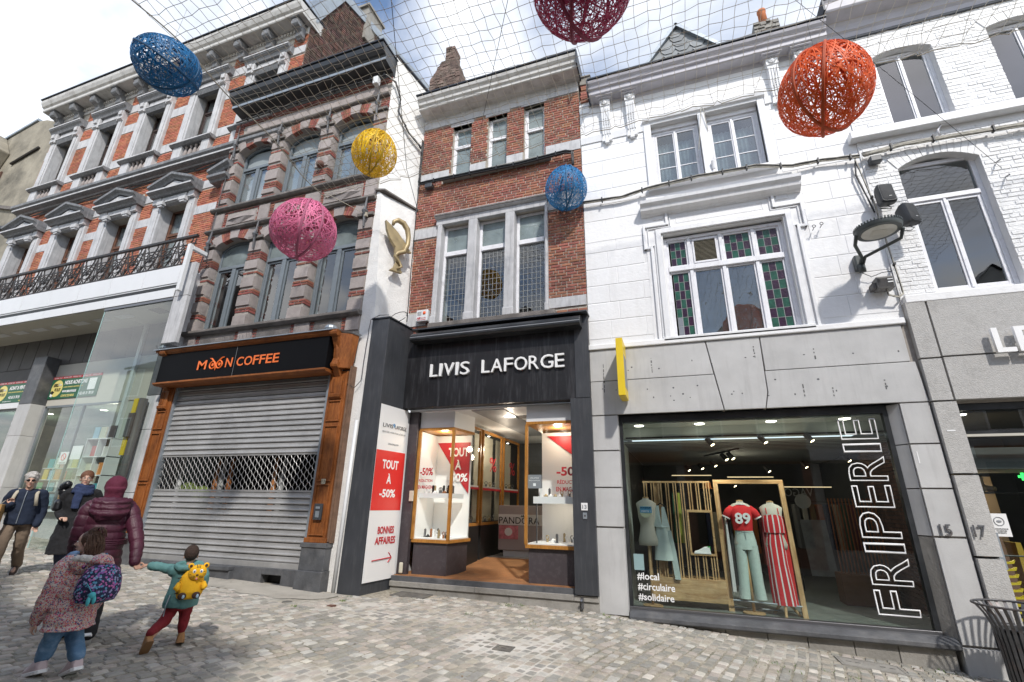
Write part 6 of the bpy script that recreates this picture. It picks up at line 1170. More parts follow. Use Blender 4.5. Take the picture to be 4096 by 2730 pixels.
def stained(x0, x1, z0, z1, nx, nz, flip=0, broken=False):
    for i in range(nx):
        for j in range(nz):
            k = 'g' if (i + j + flip) % 2 == 0 else 'p'
            if broken and i == 0 and j in (0, 1): k = 'x'
            w, h = (x1 - x0) / nx, (z1 - z0) / nz; piece('coloured_pane', pc_[k], (x0 + (i + .5) * w, y + .015, z0 + (j + .5) * h), cw_, (w - .009, 1, h - .009))
    MB().box(x0, x1, y + .018, y + .024, z0, z1).obj('lead_came', leadm, cw_)
pad = .065
stained(.24, .515, 6.015, 6.525, 3, 3, 1); stained(1.215, 1.645, 6.015, 6.525, 4, 3, 1); stained(1.775, 2.115, 6.015, 6.525, 3, 3, 1)
stained(.24, .515, 4.585, 5.845, 3, 7, 0, True); stained(1.775, 2.115, 4.585, 5.845, 3, 7, 0)
for a, b in ((.645, 1.085), (1.215, 1.645)): MB().box(a, b, y + .015, y + .02, 4.585, 5.845).obj('pane', M['glass_old'], cw_)
vt = MB(); vt.box(.645, .675, y - .03, y + .02, 6.015, 6.525).box(1.055, 1.085, y - .03, y + .02, 6.015, 6.525).box(.675, 1.055, y - .03, y + .02, 6.495, 6.525).box(.675, 1.055, y - .03, y + .02, 6.015, 6.045); vt.obj('vent_frame', fw, cw_)
vs = MB().add([(-.19, -.02, -.003), (.19, -.02, -.003), (.19, .015, .010), (-.19, .015, .010), (-.19, -.02, .0), (.19, -.02, .0), (.19, .015, .014), (-.19, .015, .014)], [(0, 3, 2, 1), (4, 5, 6, 7), (0, 1, 5, 4), (2, 3, 7, 6)]).mesh('vent_slat', mat=mat('cream_vent', (.5, .46, .36), .6))
for k in range(17): piece('vent_slat', vs, (.865, y, 6.055 + k * .0265), cw_)
MB().box(.675, 1.055, y + .03, y + .035, 6.04, 6.5).obj('vent_back', M['black'], cw_)
# roof: slate dormer, chimney
dm = thing('slate_dormer', 'triangular dormer clad in grey diamond slates above the white cornice', 'dormer', (.9, 9.4, 11)); dy = 9.5
sl_m = mat('grey_slate', (.20, .215, .225), .5, .15, 6, .1, 40, island=.18)
k9 = dy / 8.5; ax, az = .86 * k9, 1.6 + (12.03 - 1.6) * k9; bx0, bx1, bz = -.06 * k9, 1.93 * k9, 1.6 + (10.8 - 1.6) * k9
D_ = MB(); D_.add([(bx0, dy, bz), (bx1, dy, bz), (ax, dy, az), (bx0, dy + 3, bz), (bx1, dy + 3, bz), (ax, dy + 3, az)], [(0, 1, 2), (5, 4, 3), (0, 2, 5, 3), (1, 4, 5, 2), (0, 3, 4, 1)]); D_.obj('dormer_body', sl_m, dm)
sm = MB().add([(-.17, -.012, 0), (-.09, -.02, -.12), (.09, -.02, -.12), (.17, -.012, 0), (.17, .01, .17), (-.17, .01, .17), (-.17, .004, 0), (-.09, .004, -.12), (.09, .004, -.12), (.17, .004, 0)], [(0, 1, 2, 3, 4, 5), (0, 6, 7, 1), (1, 7, 8, 2), (2, 8, 9, 3)]).mesh('slate', mat=sl_m)
z = bz + .1; row = 0
while z < az - .14:
    t = (z - bz) / (az - bz); l, r_x = bx0 + (ax - bx0) * t, bx1 + (ax - bx1) * t; x = l + .17 + (.17 if row % 2 else 0)
    while x < r_x - .14: piece('slate', sm, (x, dy - .015 - .002 * (row % 2), z), dm); x += .345
    z += .165; row += 1
for (xa, za, xb, zb) in ((bx0, bz, ax, az), (ax, az, bx1, bz)): a, b = Vector((xa, dy - .05, za)), Vector((xb, dy - .05, zb)); d = (b - a).normalized(); n3 = Vector((-d.z, 0, d.x)); n3 = n3 if n3.z > 0 else -n3; MB().obox((a + b) / 2 - n3 * .02, (b - a) / 2, n3 * .04, (0, .05, 0)).obj('verge_strip', M['zinc'], dm)
cp = thing('chimney_stack', 'low stone chimney with a tall terracotta pot above the white cornice', 'chimney', (2.9, 9.6, 12)); k9 = 9.6 / 8.5; f9 = lambda x, z: (x * k9, 1.6 + (z - 1.6) * k9)
rnd = random.Random(3); q = MB(); zz = 10.9
while zz < 11.28:
    xx = 2.36
    while xx < 2.82: w = rnd.uniform(.06, .14); a = f9(xx, zz); b = f9(min(xx + w, 2.84), zz + .05); q.box(a[0], b[0] - .01, 9.45 + rnd.uniform(-.03, .02), 9.9, a[1], b[1]); xx += w
    zz += .058
q.obj('chimney_stones', M['plinth_s'], cp, kind='stuff'); a = f9(2.59, 11.30); MB().lathe((a[0], 9.60, a[1]), [(.10, 0), (.088, .42), (.10, .45), (.10, .50), (.08, .50), (.07, .4)], 14).obj('terracotta_pot', mat('terracotta', (.50, .17, .07), .8, .2, 6), cp, smooth=True)
MB().box(-1.2, 9, Y4 + .42, Y4 + 4, 9.8, 10.7).obj('roof', M['clad_d'], T4)

# clothes shop front (grey stone) of the white house
sg_ = M['stone_g']; smb = MB().add([(-.5, 0, -.5), (.5, 0, -.5), (.5, 0, .5), (-.5, 0, .5), (-.494, -.5, -.490), (.494, -.5, -.490), (.494, -.5, .490), (-.494, -.5, .490), (-.5, .5, -.5), (.5, .5, -.5), (.5, .5, .5), (-.5, .5, .5)], [(4, 5, 6, 7), (0, 1, 5, 4), (1, 2, 6, 5), (2, 3, 7, 6), (3, 0, 4, 7), (8, 9, 1, 0), (9, 10, 2, 1), (10, 11, 3, 2), (11, 8, 0, 3)]).mesh('facing_stone', mat=sg_)
def fstone(x0, x1, z0, z1, y0=Y4 - .06, y1=Y4 + .24): piece('facing_stone', smb, ((x0 + x1) / 2, (y0 + y1) / 2, (z0 + z1) / 2), T4, (x1 - x0 - .006, y1 - y0, z1 - z0 - .006))
MB().box(WL, WR, Y4 - .02, Y4 + .2, 3.14, 4.37).box(WL, -.95, Y4 - .02, Y4 + .2, -.1, 3.14).box(3.22, WR, Y4 - .02, Y4 + .2, -.4, 3.14).obj('stone_backing', M['mortar_d'], T4)
for z0, z1 in ((2.515, 3.13), (1.90, 2.51), (1.27, 1.895), (-.03, 1.265)): fstone(-1.40, -.94, z0, z1)
for z0, z1 in ((2.53, 3.13), (1.91, 2.525), (1.28, 1.905), (-.02, 1.275)):
    fstone(3.22, 3.585, z0, z1); MB().prism_z([(3.215, Y4 - .03), (3.215, Y4 + .24), (3.05, Y4 + .24), (3.09, Y4 + .12)], z0 + .005, z1 - .005).obj('splayed_reveal_stone', M['plinth_s'] if z0 < 0 else sg_, T4)
fstone(3.20, 3.60, -.42, -.03, Y4 - .09)
def poly_stone(P): MB().prism(P, Y4 - .06, Y4 + .2).obj('lintel_stone', sg_, T4, bevel=.008)
poly_stone([(-1.40, 3.765), (.71, 3.765), (.635, 4.365), (-1.40, 4.365)]); poly_stone([(-1.40, 3.14), (.80, 3.14), (.715, 3.755), (-1.40, 3.755)]); poly_stone([(.815, 3.14), (1.42, 3.14), (1.485, 3.4), (1.495, 4.365), (.65, 4.365)])
poly_stone([(1.51, 3.765), (3.50, 3.765), (3.50, 4.365), (1.51, 4.365)]); poly_stone([(1.435, 3.14), (3.59, 3.14), (3.555, 3.755), (1.50, 3.755), (1.50, 3.4)])
MB().box(WL - .01, 3.56, Y4 - .10, Y4 + .05, 4.37, 4.47).obj('painted_ledge', M['paint_w'], T4, bevel=.015)
# window
MB().box(-.94, 3.10, Y4 + .10, Y4 + .2, 3.02, 3.14).box(-.94, -.885, Y4 + .10, Y4 + .2, .10, 3.02).box(3.035, 3.10, Y4 + .10, Y4 + .2, .10, 3.02).obj('shop_window_frame', M['black_p'], T4)
MB().box(-.94, 3.10, Y4 + .08, Y4 + .2, .055, .10).obj('bottom_frame', M['steel_d'], T4, bevel=.004)
gl = MB().box(-.885, 3.035, Y4 + .14, Y4 + .148, .10, 3.02).obj('shop_window_pane', M['glass_shop'], T4)
MB().prism_x([(Y4 + .2, -.07), (Y4 - .12, -.07), (Y4 - .14, -.05), (Y4 - .14, .0), (Y4 - .02, .055), (Y4 + .2, .06)], -.93, 3.19).obj('window_sill_stone', M['plinth'], T4, bevel=.006)
x = -.92
for w in (.75, .6, .55, .5, .55, .5, .62): MB().box(x, x + w - .008, Y4 - .05, Y4 + .2, -.5, -.072).obj('base_stone', M['plinth_s'], T4, bevel=.008); x += w
wl2 = M['whitel']; gy = Y4 + .138
for s, z, w in (('#local', .475, .34), ('#circulaire', .325, .57), ('#solidaire', .18, .545)): letters(s, -.80, z, w, .115 if s != '#solidaire' else .11, gy, gl, wl2, .0015, 'vinyl_lettering', .015)
zz = .23
for ch_, h in zip('FRIPERIE', (.30, .34, .13, .34, .30, .34, .13, .30)):
    hh = h * 1.07; letters(ch_, 2.93, zz, hh, .50, gy, gl, wl2, .004, 'outline_letter', u=(0, 0, 1), v=(-1, 0, 0), outline=.014, ny=(0, -1, 0)); zz += hh + .055
# yellow projecting sign
ys = thing('yellow_projecting_sign', 'thin yellow box sign projecting from the grey stone lintel', 'sign', (-.84, 8.2, 3.5)); MB().box(-.845, -.728, 7.88, 8.40, 3.36, 4.38).obj('sign_box', M['yellow'], ys, bevel=.004); MB().box(-.7275, -.725, 7.95, 8.35, 3.52, 4.1).obj('sign_print', M['grey_l'], ys); MB().box(-.82, -.76, 8.4, 8.46, 3.6, 3.7).box(-.82, -.76, 8.4, 8.46, 4.2, 4.3).obj('fixing', M['steel_d'], ys)
rnd = random.Random(55); dh = MB().lathe((0, 0, 0), [(.001, -.003), (.012, -.003), (.014, 0)], 8, 'y').mesh('drill_mark', mat=M['plinth'])
for k in range(34): piece('drill_mark', dh, (rnd.uniform(-1.2, 3.4), Y4 - .0605, rnd.choice((3.35, 3.42, 3.6, 3.95, 4.02)) + rnd.uniform(-.04, .04)), T4, (rnd.uniform(.6, 1.5), .3, rnd.uniform(.6, 1.3)))
sc_m = mat('dark_streak', (.12, .12, .12), .9)
for x, z0, z1 in ((-1.16, 3.55, 4.12), (-.30, 3.86, 4.13), (1.38, 4.0, 4.2), (2.25, 3.9, 4.1), (2.0, 3.3, 3.5), (3.1, 3.35, 3.5), (2.4, 3.28, 3.42)):
    z = z0
    while z < z1: h = rnd.uniform(.02, .07); MB().box(x + rnd.uniform(-.004, .004), x + .016 + rnd.uniform(-.004, .004), Y4 - .0625, Y4 - .059, z, min(z1, z + h)).obj('scar', sc_m, T4); z += h + rnd.uniform(.01, .05)
# inside the clothes shop
iy = Y4 + .2; wallc = mat('shop_dark_wall', (.055, .055, .055), .8, .3, 1); pale = mat('pale_green_grey_wall', (.42, .46, .44), .7, .04, 2)
q = MB(); q.quad((WL + .4, 14.4, .05), (3.5, 14.4, .05), (3.5, 14.4, 3.05), (WL + .4, 14.4, 3.05)); q.quad((3.45, iy, .05), (3.45, 14.4, .05), (3.45, 14.4, 3.05), (3.45, iy, 3.05)); q.quad((-.98, 10.0, .05), (-.98, 14.4, .05), (-.98, 14.4, 3.05), (-.98, 10, 3.05)); q.obj('shop_wall', wallc, T4)
MB().box(-1.0, -.945, Y4 + .2, 10.0, .05, 3.05).obj('pale_side_wall', pale, T4)
MB().box(-1.0, 3.5, iy, 14.4, .0, .06).obj('shop_floor', mat('grey_green_floor', (.22, .24, .22), .4, .1, 2), T4)
MB().box(-1.0, 3.5, Y4 + .2, 9.25, 3.0, 3.05).box(-.94, 3.45, 9.2, 9.26, 2.78, 3.0).obj('front_ceiling', pale, T4); MB().box(-1.0, 3.5, 9.26, 14.4, 2.72, 2.76).obj('slatted_ceiling', mat('grey_ceiling_board', (.25, .26, .25), .8, .1, 2), T4)
for k in range(22): MB().box(-.95, 3.45, 9.35 + k * .23, 9.36 + k * .23, 2.712, 2.72).obj('ceiling_joint', M['black'], T4)
for x in (-.62, .42, 1.55, 2.62): MB().lathe((x, 8.92, 2.99), [(.001, .0), (.075, .0), (.085, .01)], 18).obj('downlight', lamp_m, T4)
def spot(x, y, z, lit):
    t = thing('track_spotlight', 'small black ceiling spotlight, %s' % lit, 'spotlight', (x, y, z), 'ceiling spotlights of the clothes shop'); MB().tube([(x, y, z), (x, y, z + .05)], .012, 6).obj('stem', M['black'], t); MB().tube([(x - .03, y, z + .02), (x + .05, y - .03, z - .10)], .045, 12).obj('barrel', M['black'], t); MB().tube([(x + .048, y - .029, z - .095), (x + .052, y - .031, z - .104)], .036, 12).obj('lens', mat('lit_spot', (1, .8, .5), emit=9.0), t); return t
MB().box(-.9, 3.4, 9.18, 9.20, 2.80, 2.83).obj('track_rail', M['black'], T4); MB().tube([(1.1, 9.9, 2.66), (.55, 11.2, 2.66)], .02, 6).obj('track_rail', M['black'], T4)
for k, (x, y, z) in enumerate(((.55, 9.15, 2.75), (1.40, 9.15, 2.77), (2.10, 9.15, 2.78), (.86, 10.4, 2.6), (.96, 10.2, 2.6), (.75, 12, 2.6), (.5, 12.8, 2.6), (.2, 13.4, 2.6), (1.9, 12.4, 2.5), (2.7, 12.6, 2.6), (3.1, 11, 2.6), (1.2, 13, 2.2))): spot(x, y, z, ORD[k] + ' from the left in the row behind the shop window head' if k < 3 else ['left one', 'right one'][k - 3] + ' of the near pair under the ceiling' if k < 5 else ORD[k - 5] + ' of the far ones deep inside the clothes shop')
for k, (x, y, z) in enumerate(((1.6, 12.9, 2.3), (.3, 13.9, 2.4), (2.9, 13.5, 2.1))): MB().box(x - .5, x + .5, y, y + .03, z, z + .02).obj('strip_lamp', mat('lit_strip', (1, .75, .45), emit=.7), T4)
# wooden lattice partition with plank box and shoe niche
lt = thing('slatted_partition', 'pale pine slatted partition with a plank base behind the mannequins', 'partition', (0, 9.1, .1)); yl = 9.02
k = 0
for i in range(27):
    x = -.62 + i * .0413
    if i in (0, 26) or not (i % 3 == 2):
        sl_ = MB();
        if .08 < x < .43: sl_.box(x - .009, x + .009, yl, yl + .04, 1.56, 2.0); sl_.box(x - .009, x + .009, yl, yl + .04, .5, .86)
        else: sl_.box(x - .009, x + .009, yl, yl + .04, .5, 2.0)
        sl_.obj('slat', M['pine'], lt)
MB().box(-.64, .47, yl - .005, yl + .045, 2.0, 2.03).box(-.45, -.32, yl + .05, yl + .07, .5, 2.0).obj('top_rail', M['pine'], lt)
MB().box(-.60, .55, yl - .04, yl + .4, .165, .50).obj('plank_box', M['pinex'], lt, bevel=.006)
MB().box(.055, .46, yl - .03, yl + .12, 1.52, 1.56).box(.055, .46, yl - .03, yl + .12, .85, .88).box(.055, .085, yl - .03, yl + .12, .88, 1.52).box(.43, .46, yl - .03, yl + .12, .88, 1.52).obj('niche', M['pinex'], lt, bevel=.004)
sh = thing('white_trainer', 'white trainer with a green heel in the pine niche', 'shoe', (.25, yl, .885)); s = MB(); s.loft([[(.12 + a, yl + b, .885 + c) for a, b, c in r] for r in ([(0, -.03, 0), (0, .03, 0), (0, .03, .03), (0, -.03, .03)], [(.07, -.04, 0), (.07, .04, 0), (.07, .03, .05), (.07, -.03, .05)], [(.16, -.035, 0), (.16, .035, 0), (.16, .028, .10), (.16, -.028, .10)], [(.25, -.035, 0), (.25, .035, 0), (.25, .03, .11), (.25, -.03, .11)])]); s.obj('upper', M['white'], sh, bevel=.012); MB().box(.33, .372, yl - .03, yl + .03, .93, .995).obj('heel_tab', col_mat('shoe_green', (.02, .3, .06)), sh); MB().box(.115, .375, yl - .042, yl + .042, .88, .90).obj('sole', M['white'], sh)
fr2 = thing('pine_frame', 'big slanting pine clothes frame around the two dressed mannequins', 'clothes frame', (1.07, 9.1, .1)); yf = 9.06
MB().box(.53, 1.60, yf, yf + .07, 1.99, 2.055).obj('top_beam', M['pinex'], fr2, bevel=.004); MB().loft([[(.55, yf, .06), (.63, yf, .06), (.63, yf + .07, .06), (.55, yf + .07, .06)], [(.53, yf, 1.99), (.60, yf, 1.99), (.60, yf + .07, 1.99), (.53, yf + .07, 1.99)]]).obj('post', M['pine'], fr2); MB().loft([[(1.56, yf - .1, .06), (1.63, yf - .1, .06), (1.63, yf - .03, .06), (1.56, yf - .03, .06)], [(1.53, yf, 1.99), (1.60, yf, 1.99), (1.60, yf + .07, 1.99), (1.53, yf + .07, 1.99)]]).obj('post', M['pine'], fr2)
MB().tube([(.62, yf + .05, .12), (1.56, yf + .0, .12)], .012, 8).tube([(.62, yf - .1, .24), (1.56, yf - .14, .22)], .012, 8).obj('steel_bar', M['zinc'], fr2); MB().tube([(.62, yf + .10, 1.48), (1.56, yf + .10, 1.48)], .012, 8).obj('hanging_bar', M['zinc'], fr2)
# hanging clothes on the bar
for k, (x, c, l, nm) in enumerate(((.66, (.6, .6, .6), 1.1, 'white'), (.72, (.03, .03, .03), 1.0, 'black'), (.78, (.5, .36, .1), 1.15, 'mustard'), (.84, (.35, .02, .03), .9, 'crimson'), (1.50, (.55, .03, .03), 1.15, 'bright red'), (1.2, (.2, .05, .05), .7, 'brown'))):
    g = MB(); z1 = 1.45; g.loft([[(x - .012 - (.015 if h < .9 else 0), yf + .1 - w, z1 - l * (1 - h)), (x + .012 + (.015 if h < .9 else 0), yf + .1 - w, z1 - l * (1 - h)), (x + .012, yf + .1 + w, z1 - l * (1 - h)), (x - .012, yf + .1 + w, z1 - l * (1 - h))] for h, w in ((0, .2), (.5, .19), (.93, .17), (1, .04))]); g.tube([(x, yf + .1, 1.44), (x, yf + .1, 1.49)], .004, 4)
    single('hanging_garment', g, col_mat('cloth_' + nm.replace(' ', '_'), c, .9, bump=.3, bscale=12), f'{nm} garment hanging from the bar of the pine frame', 'garment', 'garments hanging in the pine frame', smooth=False, bevel=.01)
rnd = random.Random(77); pal = [('navy', (.02, .03, .07)), ('maroon', (.12, .02, .03)), ('olive', (.08, .08, .03)), ('beige', (.3, .26, .2)), ('grey', (.12, .12, .12)), ('rust', (.25, .08, .02)), ('dark green', (.02, .07, .04)), ('cream', (.4, .38, .33))]
for k in range(20):
    nm, c = pal[(k * 3) % 8]; x = .55 + k * .14; z1 = 1.5 if k < 12 else 1.7; yy = 12.6 if k < 12 else 11.6
    single('hanging_garment', MB().box(x - .05, x + .05, yy, yy + .35, z1 - .85, z1), col_mat('cloth_' + nm.replace(' ', '_'), c, .9), f'{nm} garment, {ORD[k] if k < 12 else ORD[k - 12]} from the left on the {"back" if k < 12 else "right-hand back"} rail of the clothes shop', 'garment', 'garments on the back rails', bevel=.02)
rk = thing('clothes_rail', 'thin black clothes rail deep inside the clothes shop', 'clothes rail', (1.4, 12.7, .06)); MB().tube([(.5, 12.77, 1.55), (2.2, 12.77, 1.55)], .012, 6).obj('bar', M['black'], rk); MB().tube([(.5, 12.77, .06), (.5, 12.77, 1.55)], .012, 6).obj('post', M['black'], rk); MB().tube([(2.2, 12.77, .06), (2.2, 12.77, 1.55)], .012, 6).obj('post', M['black'], rk)
rk = thing('clothes_rail', 'black clothes rail near the right wall inside the clothes shop', 'clothes rail', (2.8, 11.8, .06)); MB().tube([(2.15, 11.77, 1.75), (3.35, 11.77, 1.75)], .012, 6).obj('bar', M['black'], rk); MB().tube([(2.15, 11.77, .06), (2.15, 11.77, 1.75)], .012, 6).obj('post', M['black'], rk)
single('folding_board', MB().obox((2.45, 11.4, .9), (.22, 0, 0), (0, .12, .5), (0, .012, -.003)), col_mat('poster_grey', (.16, .17, .18), var=.3, vscale=5), 'leaning advertising board deep inside the clothes shop', 'board')
single('round_mirror', MB().lathe((2.28, 11.2, 1.75), [(.001, 0), (.14, 0), (.14, .02)], 20, 'y'), col_mat('mirror_grey', (.35, .36, .36), .3), 'round disc hanging above the leaning board in the clothes shop', 'mirror')
mt = thing('mirrored_wall_sign', 'pale letters VAGO hanging mirrored deep inside the clothes shop', 'sign', (2.1, 11.5, 1.9)); letters('VAGO', 2.55, 1.85, .52, .16, 11.5, mt, col_mat('dim_white', (.3, .3, .3)), .004, u=(-1, 0, 0), ny=(0, -1, 0))
# mannequins
canvas = mat('cream_canvas_form', (.56, .53, .46), .85, .06, 8, .15, 60)
def torso(mb, x, y, z0, z1, w=1.0, hip=True):
    H = z1 - z0; P = [(0, .155, .10), (.10, .165, .11), (.25, .135, .095), (.42, .115, .085), (.60, .145, .115), (.75, .15, .115), (.88, .17, .075), (.94, .11, .06), (.97, .055, .052), (1.0, .05, .048)]
    rings = [[(x + rx * w * math.cos(k * .3927), y + ry * w * math.sin(k * .3927), z0 + t * H) for k in range(16)] for t, rx, ry in P]; mb.loft(rings)
def form(x, y, z0, z1, zf, label, legs='pole'):
    t = thing('dress_form', label, 'mannequin', (x, y, zf)); m_ = MB(); torso(m_, x, y, z0, z1); m_.obj('torso', canvas, t, smooth=True); MB().lathe((x, y, z1), [(.05, -.005), (.052, .012), (.02, .02)], 14).obj('neck_cap', M['pine'], t, smooth=True)
    if legs == 'pole': MB().tube([(x, y, zf + .02), (x, y, z0)], .022, 10).obj('pole', M['pine'], t, smooth=True); MB().lathe((x, y, zf), [(.16, 0), (.16, .015), (.03, .025)], 18).obj('base', M['pine'], t)
    else:
        for a in (0.3, 2.4, 4.5): MB().tube([(x, y, zf + .2), (x + .10 * math.cos(a), y + .1 * math.sin(a), zf + .12), (x + .2 * math.cos(a), y + .2 * math.sin(a), zf)], [.025, .022, .02], 8).obj('leg', M['pine'], t)
        MB().tube([(x, y, zf + .15), (x, y, z0)], .02, 8).obj('pole', M['pine'], t)
    return t
f1 = form(-.60, 8.92, .98, 1.74, .07, 'bare cream dress form with a blue sticker at the left of the clothes window'); MB().prism([(-.60 + .105 * (1 if k % 2 else .88) * math.cos(k * .2618), 1.52 + .105 * (1 if k % 2 else .88) * math.sin(k * .2618)) for k in range(24)], 8.73, 8.735).obj('round_sticker', col_mat('sticker_pale', (.62, .64, .45)), f1); MB().box(-.69, -.50, 8.722, 8.729, 1.50, 1.60).obj('sticker_band', col_mat('sticker_blue', (.1, .35, .6)), f1); letters('BONJOUR', -.68, 1.56, .17, .03, 8.720, f1, M['black'], .001, bold=.02); letters('PÉPITE !', -.67, 1.51, .15, .035, 8.720, f1, M['whitel'], .001, bold=.02)
f2 = form(.90, 8.98, 1.0, 1.71, .07, 'dress form in a red football shirt numbered 89 and pale trousers')
f3 = form(1.35, 9.0, 1.0, 1.70, .07, 'dress form in a red and white striped jumpsuit', 'tripod')
cloth_r = mat('red_jersey', (.62, .025, .03), .85, .05, 20, .25, 12)
def shell(x, y, P, mat_, name, parent, n=20, fold=0.0, label=None):
    rings = []
    for i, (z, rx, ry) in enumerate(P): rings.append([(x + (rx + fold * math.cos(k * 5 * 6.283 / n)) * math.cos(k * 6.283 / n), y + (ry + fold * math.cos(k * 5 * 6.283 / n)) * math.sin(k * 6.283 / n), z) for k in range(n)])
    return MB().loft(rings, cap=False).obj(name, mat_, parent, smooth=True, label=label)
shell(.90, 8.98, [(1.26, .145, .11), (1.34, .15, .115), (1.48, .165, .13), (1.56, .175, .12), (1.62, .16, .09), (1.655, .09, .07)], cloth_r, 'football_shirt', f2)
for s in (-1, 1): MB().tube([(.90 + s * .12, 8.98, 1.60), (.90 + s * .19, 8.97, 1.54), (.90 + s * .235, 8.96, 1.46)], [.06, .065, .062], 12).obj('sleeve', cloth_r, f2, smooth=True); MB().tube([(.90 + s * .231, 8.96, 1.468), (.90 + s * .240, 8.96, 1.45)], .065, 12).obj('cuff_band', M['white'], f2)
MB().tube([(.90 + .09 * math.cos(k * .5236), 8.97 + .068 * math.sin(k * .5236), 1.652 - .008 * math.sin(k * .5236)) for k in range(12)], .008, 6, True).obj('collar', M['white'], f2)
letters('89', .785, 1.36, .23, .17, 8.842, f2, M['whitel'], .012, bold=.03)
jean = mat('pale_mint_denim', (.50, .60, .56), .85, .06, 18, .25, 20)
shell(.91, 8.98, [(.98, .165, .12), (1.10, .160, .12), (1.20, .14, .105), (1.265, .13, .10)], jean, 'trousers', f2)
for s in (-1, 1): MB().loft([[(.91 + s * .085 + d + rx * math.cos(k * .5236), 8.98 + ry * math.sin(k * .5236), z) for k in range(12)] for z, rx, ry, d in ((1.04, .085, .11, 0), (.8, .085, .10, s * .005), (.5, .08, .085, s * .015), (.27, .085, .085, s * .03))], cap=False).obj('trouser_leg', jean, f2, smooth=True)
MB().box(.905, .912, 8.858, 8.862, 1.12, 1.25).box(.78, 1.04, 8.872, 8.876, 1.235, 1.24).obj('seam', M['grey_l'], f2)
stripe_red = mat('red_stripe_cloth', (.60, .03, .04), .85, .05, 15, .2, 15); stripe_w = mat('white_stripe_cloth', (.75, .72, .72), .85)
def striped(x, y, P, parent, n=48, fold=0.0, name='jumpsuit'):
    for par, mm in ((0, stripe_red), (1, stripe_w)):
        mb = MB(); rr = [[(x + dx + (rx + fold * math.cos(k * 6 * 6.283 / n)) * math.cos(k * 6.283 / n), y + (ry + fold * math.cos(k * 6 * 6.283 / n)) * math.sin(k * 6.283 / n), z) for k in range(n)] for z, rx, ry, dx in P]
        V = [p for r in rr for p in r]; F = []
        for i in range(len(rr) - 1):
            for k in range(n):
                sidx = {0: 0, 1: 0, 2: 0, 3: 1}[k % 4]
                if sidx == par: F.append((i * n + k, i * n + (k + 1) % n, (i + 1) * n + (k + 1) % n, (i + 1) * n + k))
        mb.add(V, F); mb.obj(name + ('_red_stripes' if par == 0 else '_white_stripes'), mm, parent, smooth=True)
striped(1.35, 9.0, [(1.24, .155, .125, 0), (1.33, .16, .13, 0), (1.45, .155, .125, 0), (1.53, .14, .11, 0)], f3, name='top')
striped(1.33, 9.0, [(.22, .17, .13, .03), (.5, .165, .125, .02), (.8, .15, .12, .01), (1.08, .15, .12, .01), (1.25, .12, .10, .02)], f3, fold=.008, name='trousers')
for s in (-.085, .085): MB().tube([(1.35 + s, 8.89, 1.52), (1.35 + s, 8.93, 1.60), (1.35 + s * 1.05, 8.98, 1.645)], .007, 5).obj('strap', stripe_red, f3)
pale_g = mat('pale_satin', (.50, .58, .56), .45, .05, 10, .2, 10); hd = thing('hanging_dress', 'pale green halter dress hanging beside the bare dress form', 'dress', (-.36, 8.96, .5))
shell(-.36, 8.97, [(.76, .17, .10), (.95, .15, .09), (1.15, .12, .08), (1.28, .11, .075)], pale_g, 'skirt', hd, 24, .012); MB().add([(-.49, 8.9, 1.28), (-.36, 8.87, 1.27), (-.235, 8.9, 1.28), (-.30, 8.93, 1.60), (-.345, 8.93, 1.60), (-.365, 8.89, 1.30), (-.39, 8.93, 1.62), (-.44, 8.93, 1.62)], [(0, 1, 5, 6, 7), (1, 2, 3, 4, 5)]).obj('bodice', pale_g, hd); MB().loft([[(a - .04, 8.93, z), (a + .05, 8.92, z), (a + .05, 8.97, z), (a - .04, 8.97, z)] for a, z in ((-.27, 1.22), (-.22, .9), (-.18, .48))]).obj('hanging_sleeve', pale_g, hd); MB().tube([(-.47, 8.95, 1.58), (-.36, 8.95, 1.66), (-.25, 8.95, 1.58)], .01, 6).tube([(-.36, 8.95, 1.66), (-.36, 8.95, 1.72)], .005, 4).obj('hanger', M['black'], hd)
single('taped_note', MB().box(-.84, -.68, 8.66, 8.664, .62, .86), col_mat('note_blue', (.5, .62, .68)), 'pale blue taped note at the bottom left of the clothes window', 'note')
for k, (x, y, z, r, nm) in enumerate(((.55, 11.8, 2.0, .10, 'orange'),)): single('hat', MB().lathe((x, y, z), [(r * 1.5, 0), (r, .02), (r * .8, .14), (.001, .16)], 14), col_mat('hat_' + nm, {'white': (.5, .5, .48), 'black': (.02, .02, .02), 'orange': (.5, .15, .03)}[nm]), f'{nm} hat high on the back display of the clothes shop', 'hat', smooth=True)
for k, (x, c, nm) in enumerate(((-.05, (.28, .30, .05), 'olive green'), (-.14, (.1, .12, .05), 'dark green'), (.62, (.12, .03, .02), 'brown'))): single('hanging_garment', MB().loft([[(x - .04, 9.5, 1.0), (x + .04, 9.5, 1.0), (x + .04, 9.9, 1.0), (x - .04, 9.9, 1.0)], [(x - .02, 9.55, 1.85), (x + .02, 9.55, 1.85), (x + .02, 9.85, 1.85), (x - .02, 9.85, 1.85)]]), col_mat('cloth_' + nm.replace(' ', '_'), c, .9), f'{nm} garment seen through the pine slats', 'garment')
br = mat('shop_inner_brick', (.12, .06, .045), .9, .2, 5, island=.3); bq = MB(); zz = .1; row = 0
while zz < 2.7:
    yy = 9.4 + (.1 if row % 2 else 0)
    while yy < 11.2: bq.box(3.42, 3.448, yy, yy + .19, zz, zz + .055); yy += .2
    zz += .065; row += 1
bq.obj('inner_brickwork', br, T4, kind='stuff')
cb2 = thing('display_bench', 'brown wooden slatted display bench behind the FRIPERIE lettering', 'display stand', (2.7, 10.4, .06)); MB().box(2.5, 3.3, 10.4, 10.8, .06, .55).obj('bench_box', mat('brown_board', (.14, .065, .03), .6, .2, 4), cb2, bevel=.01)
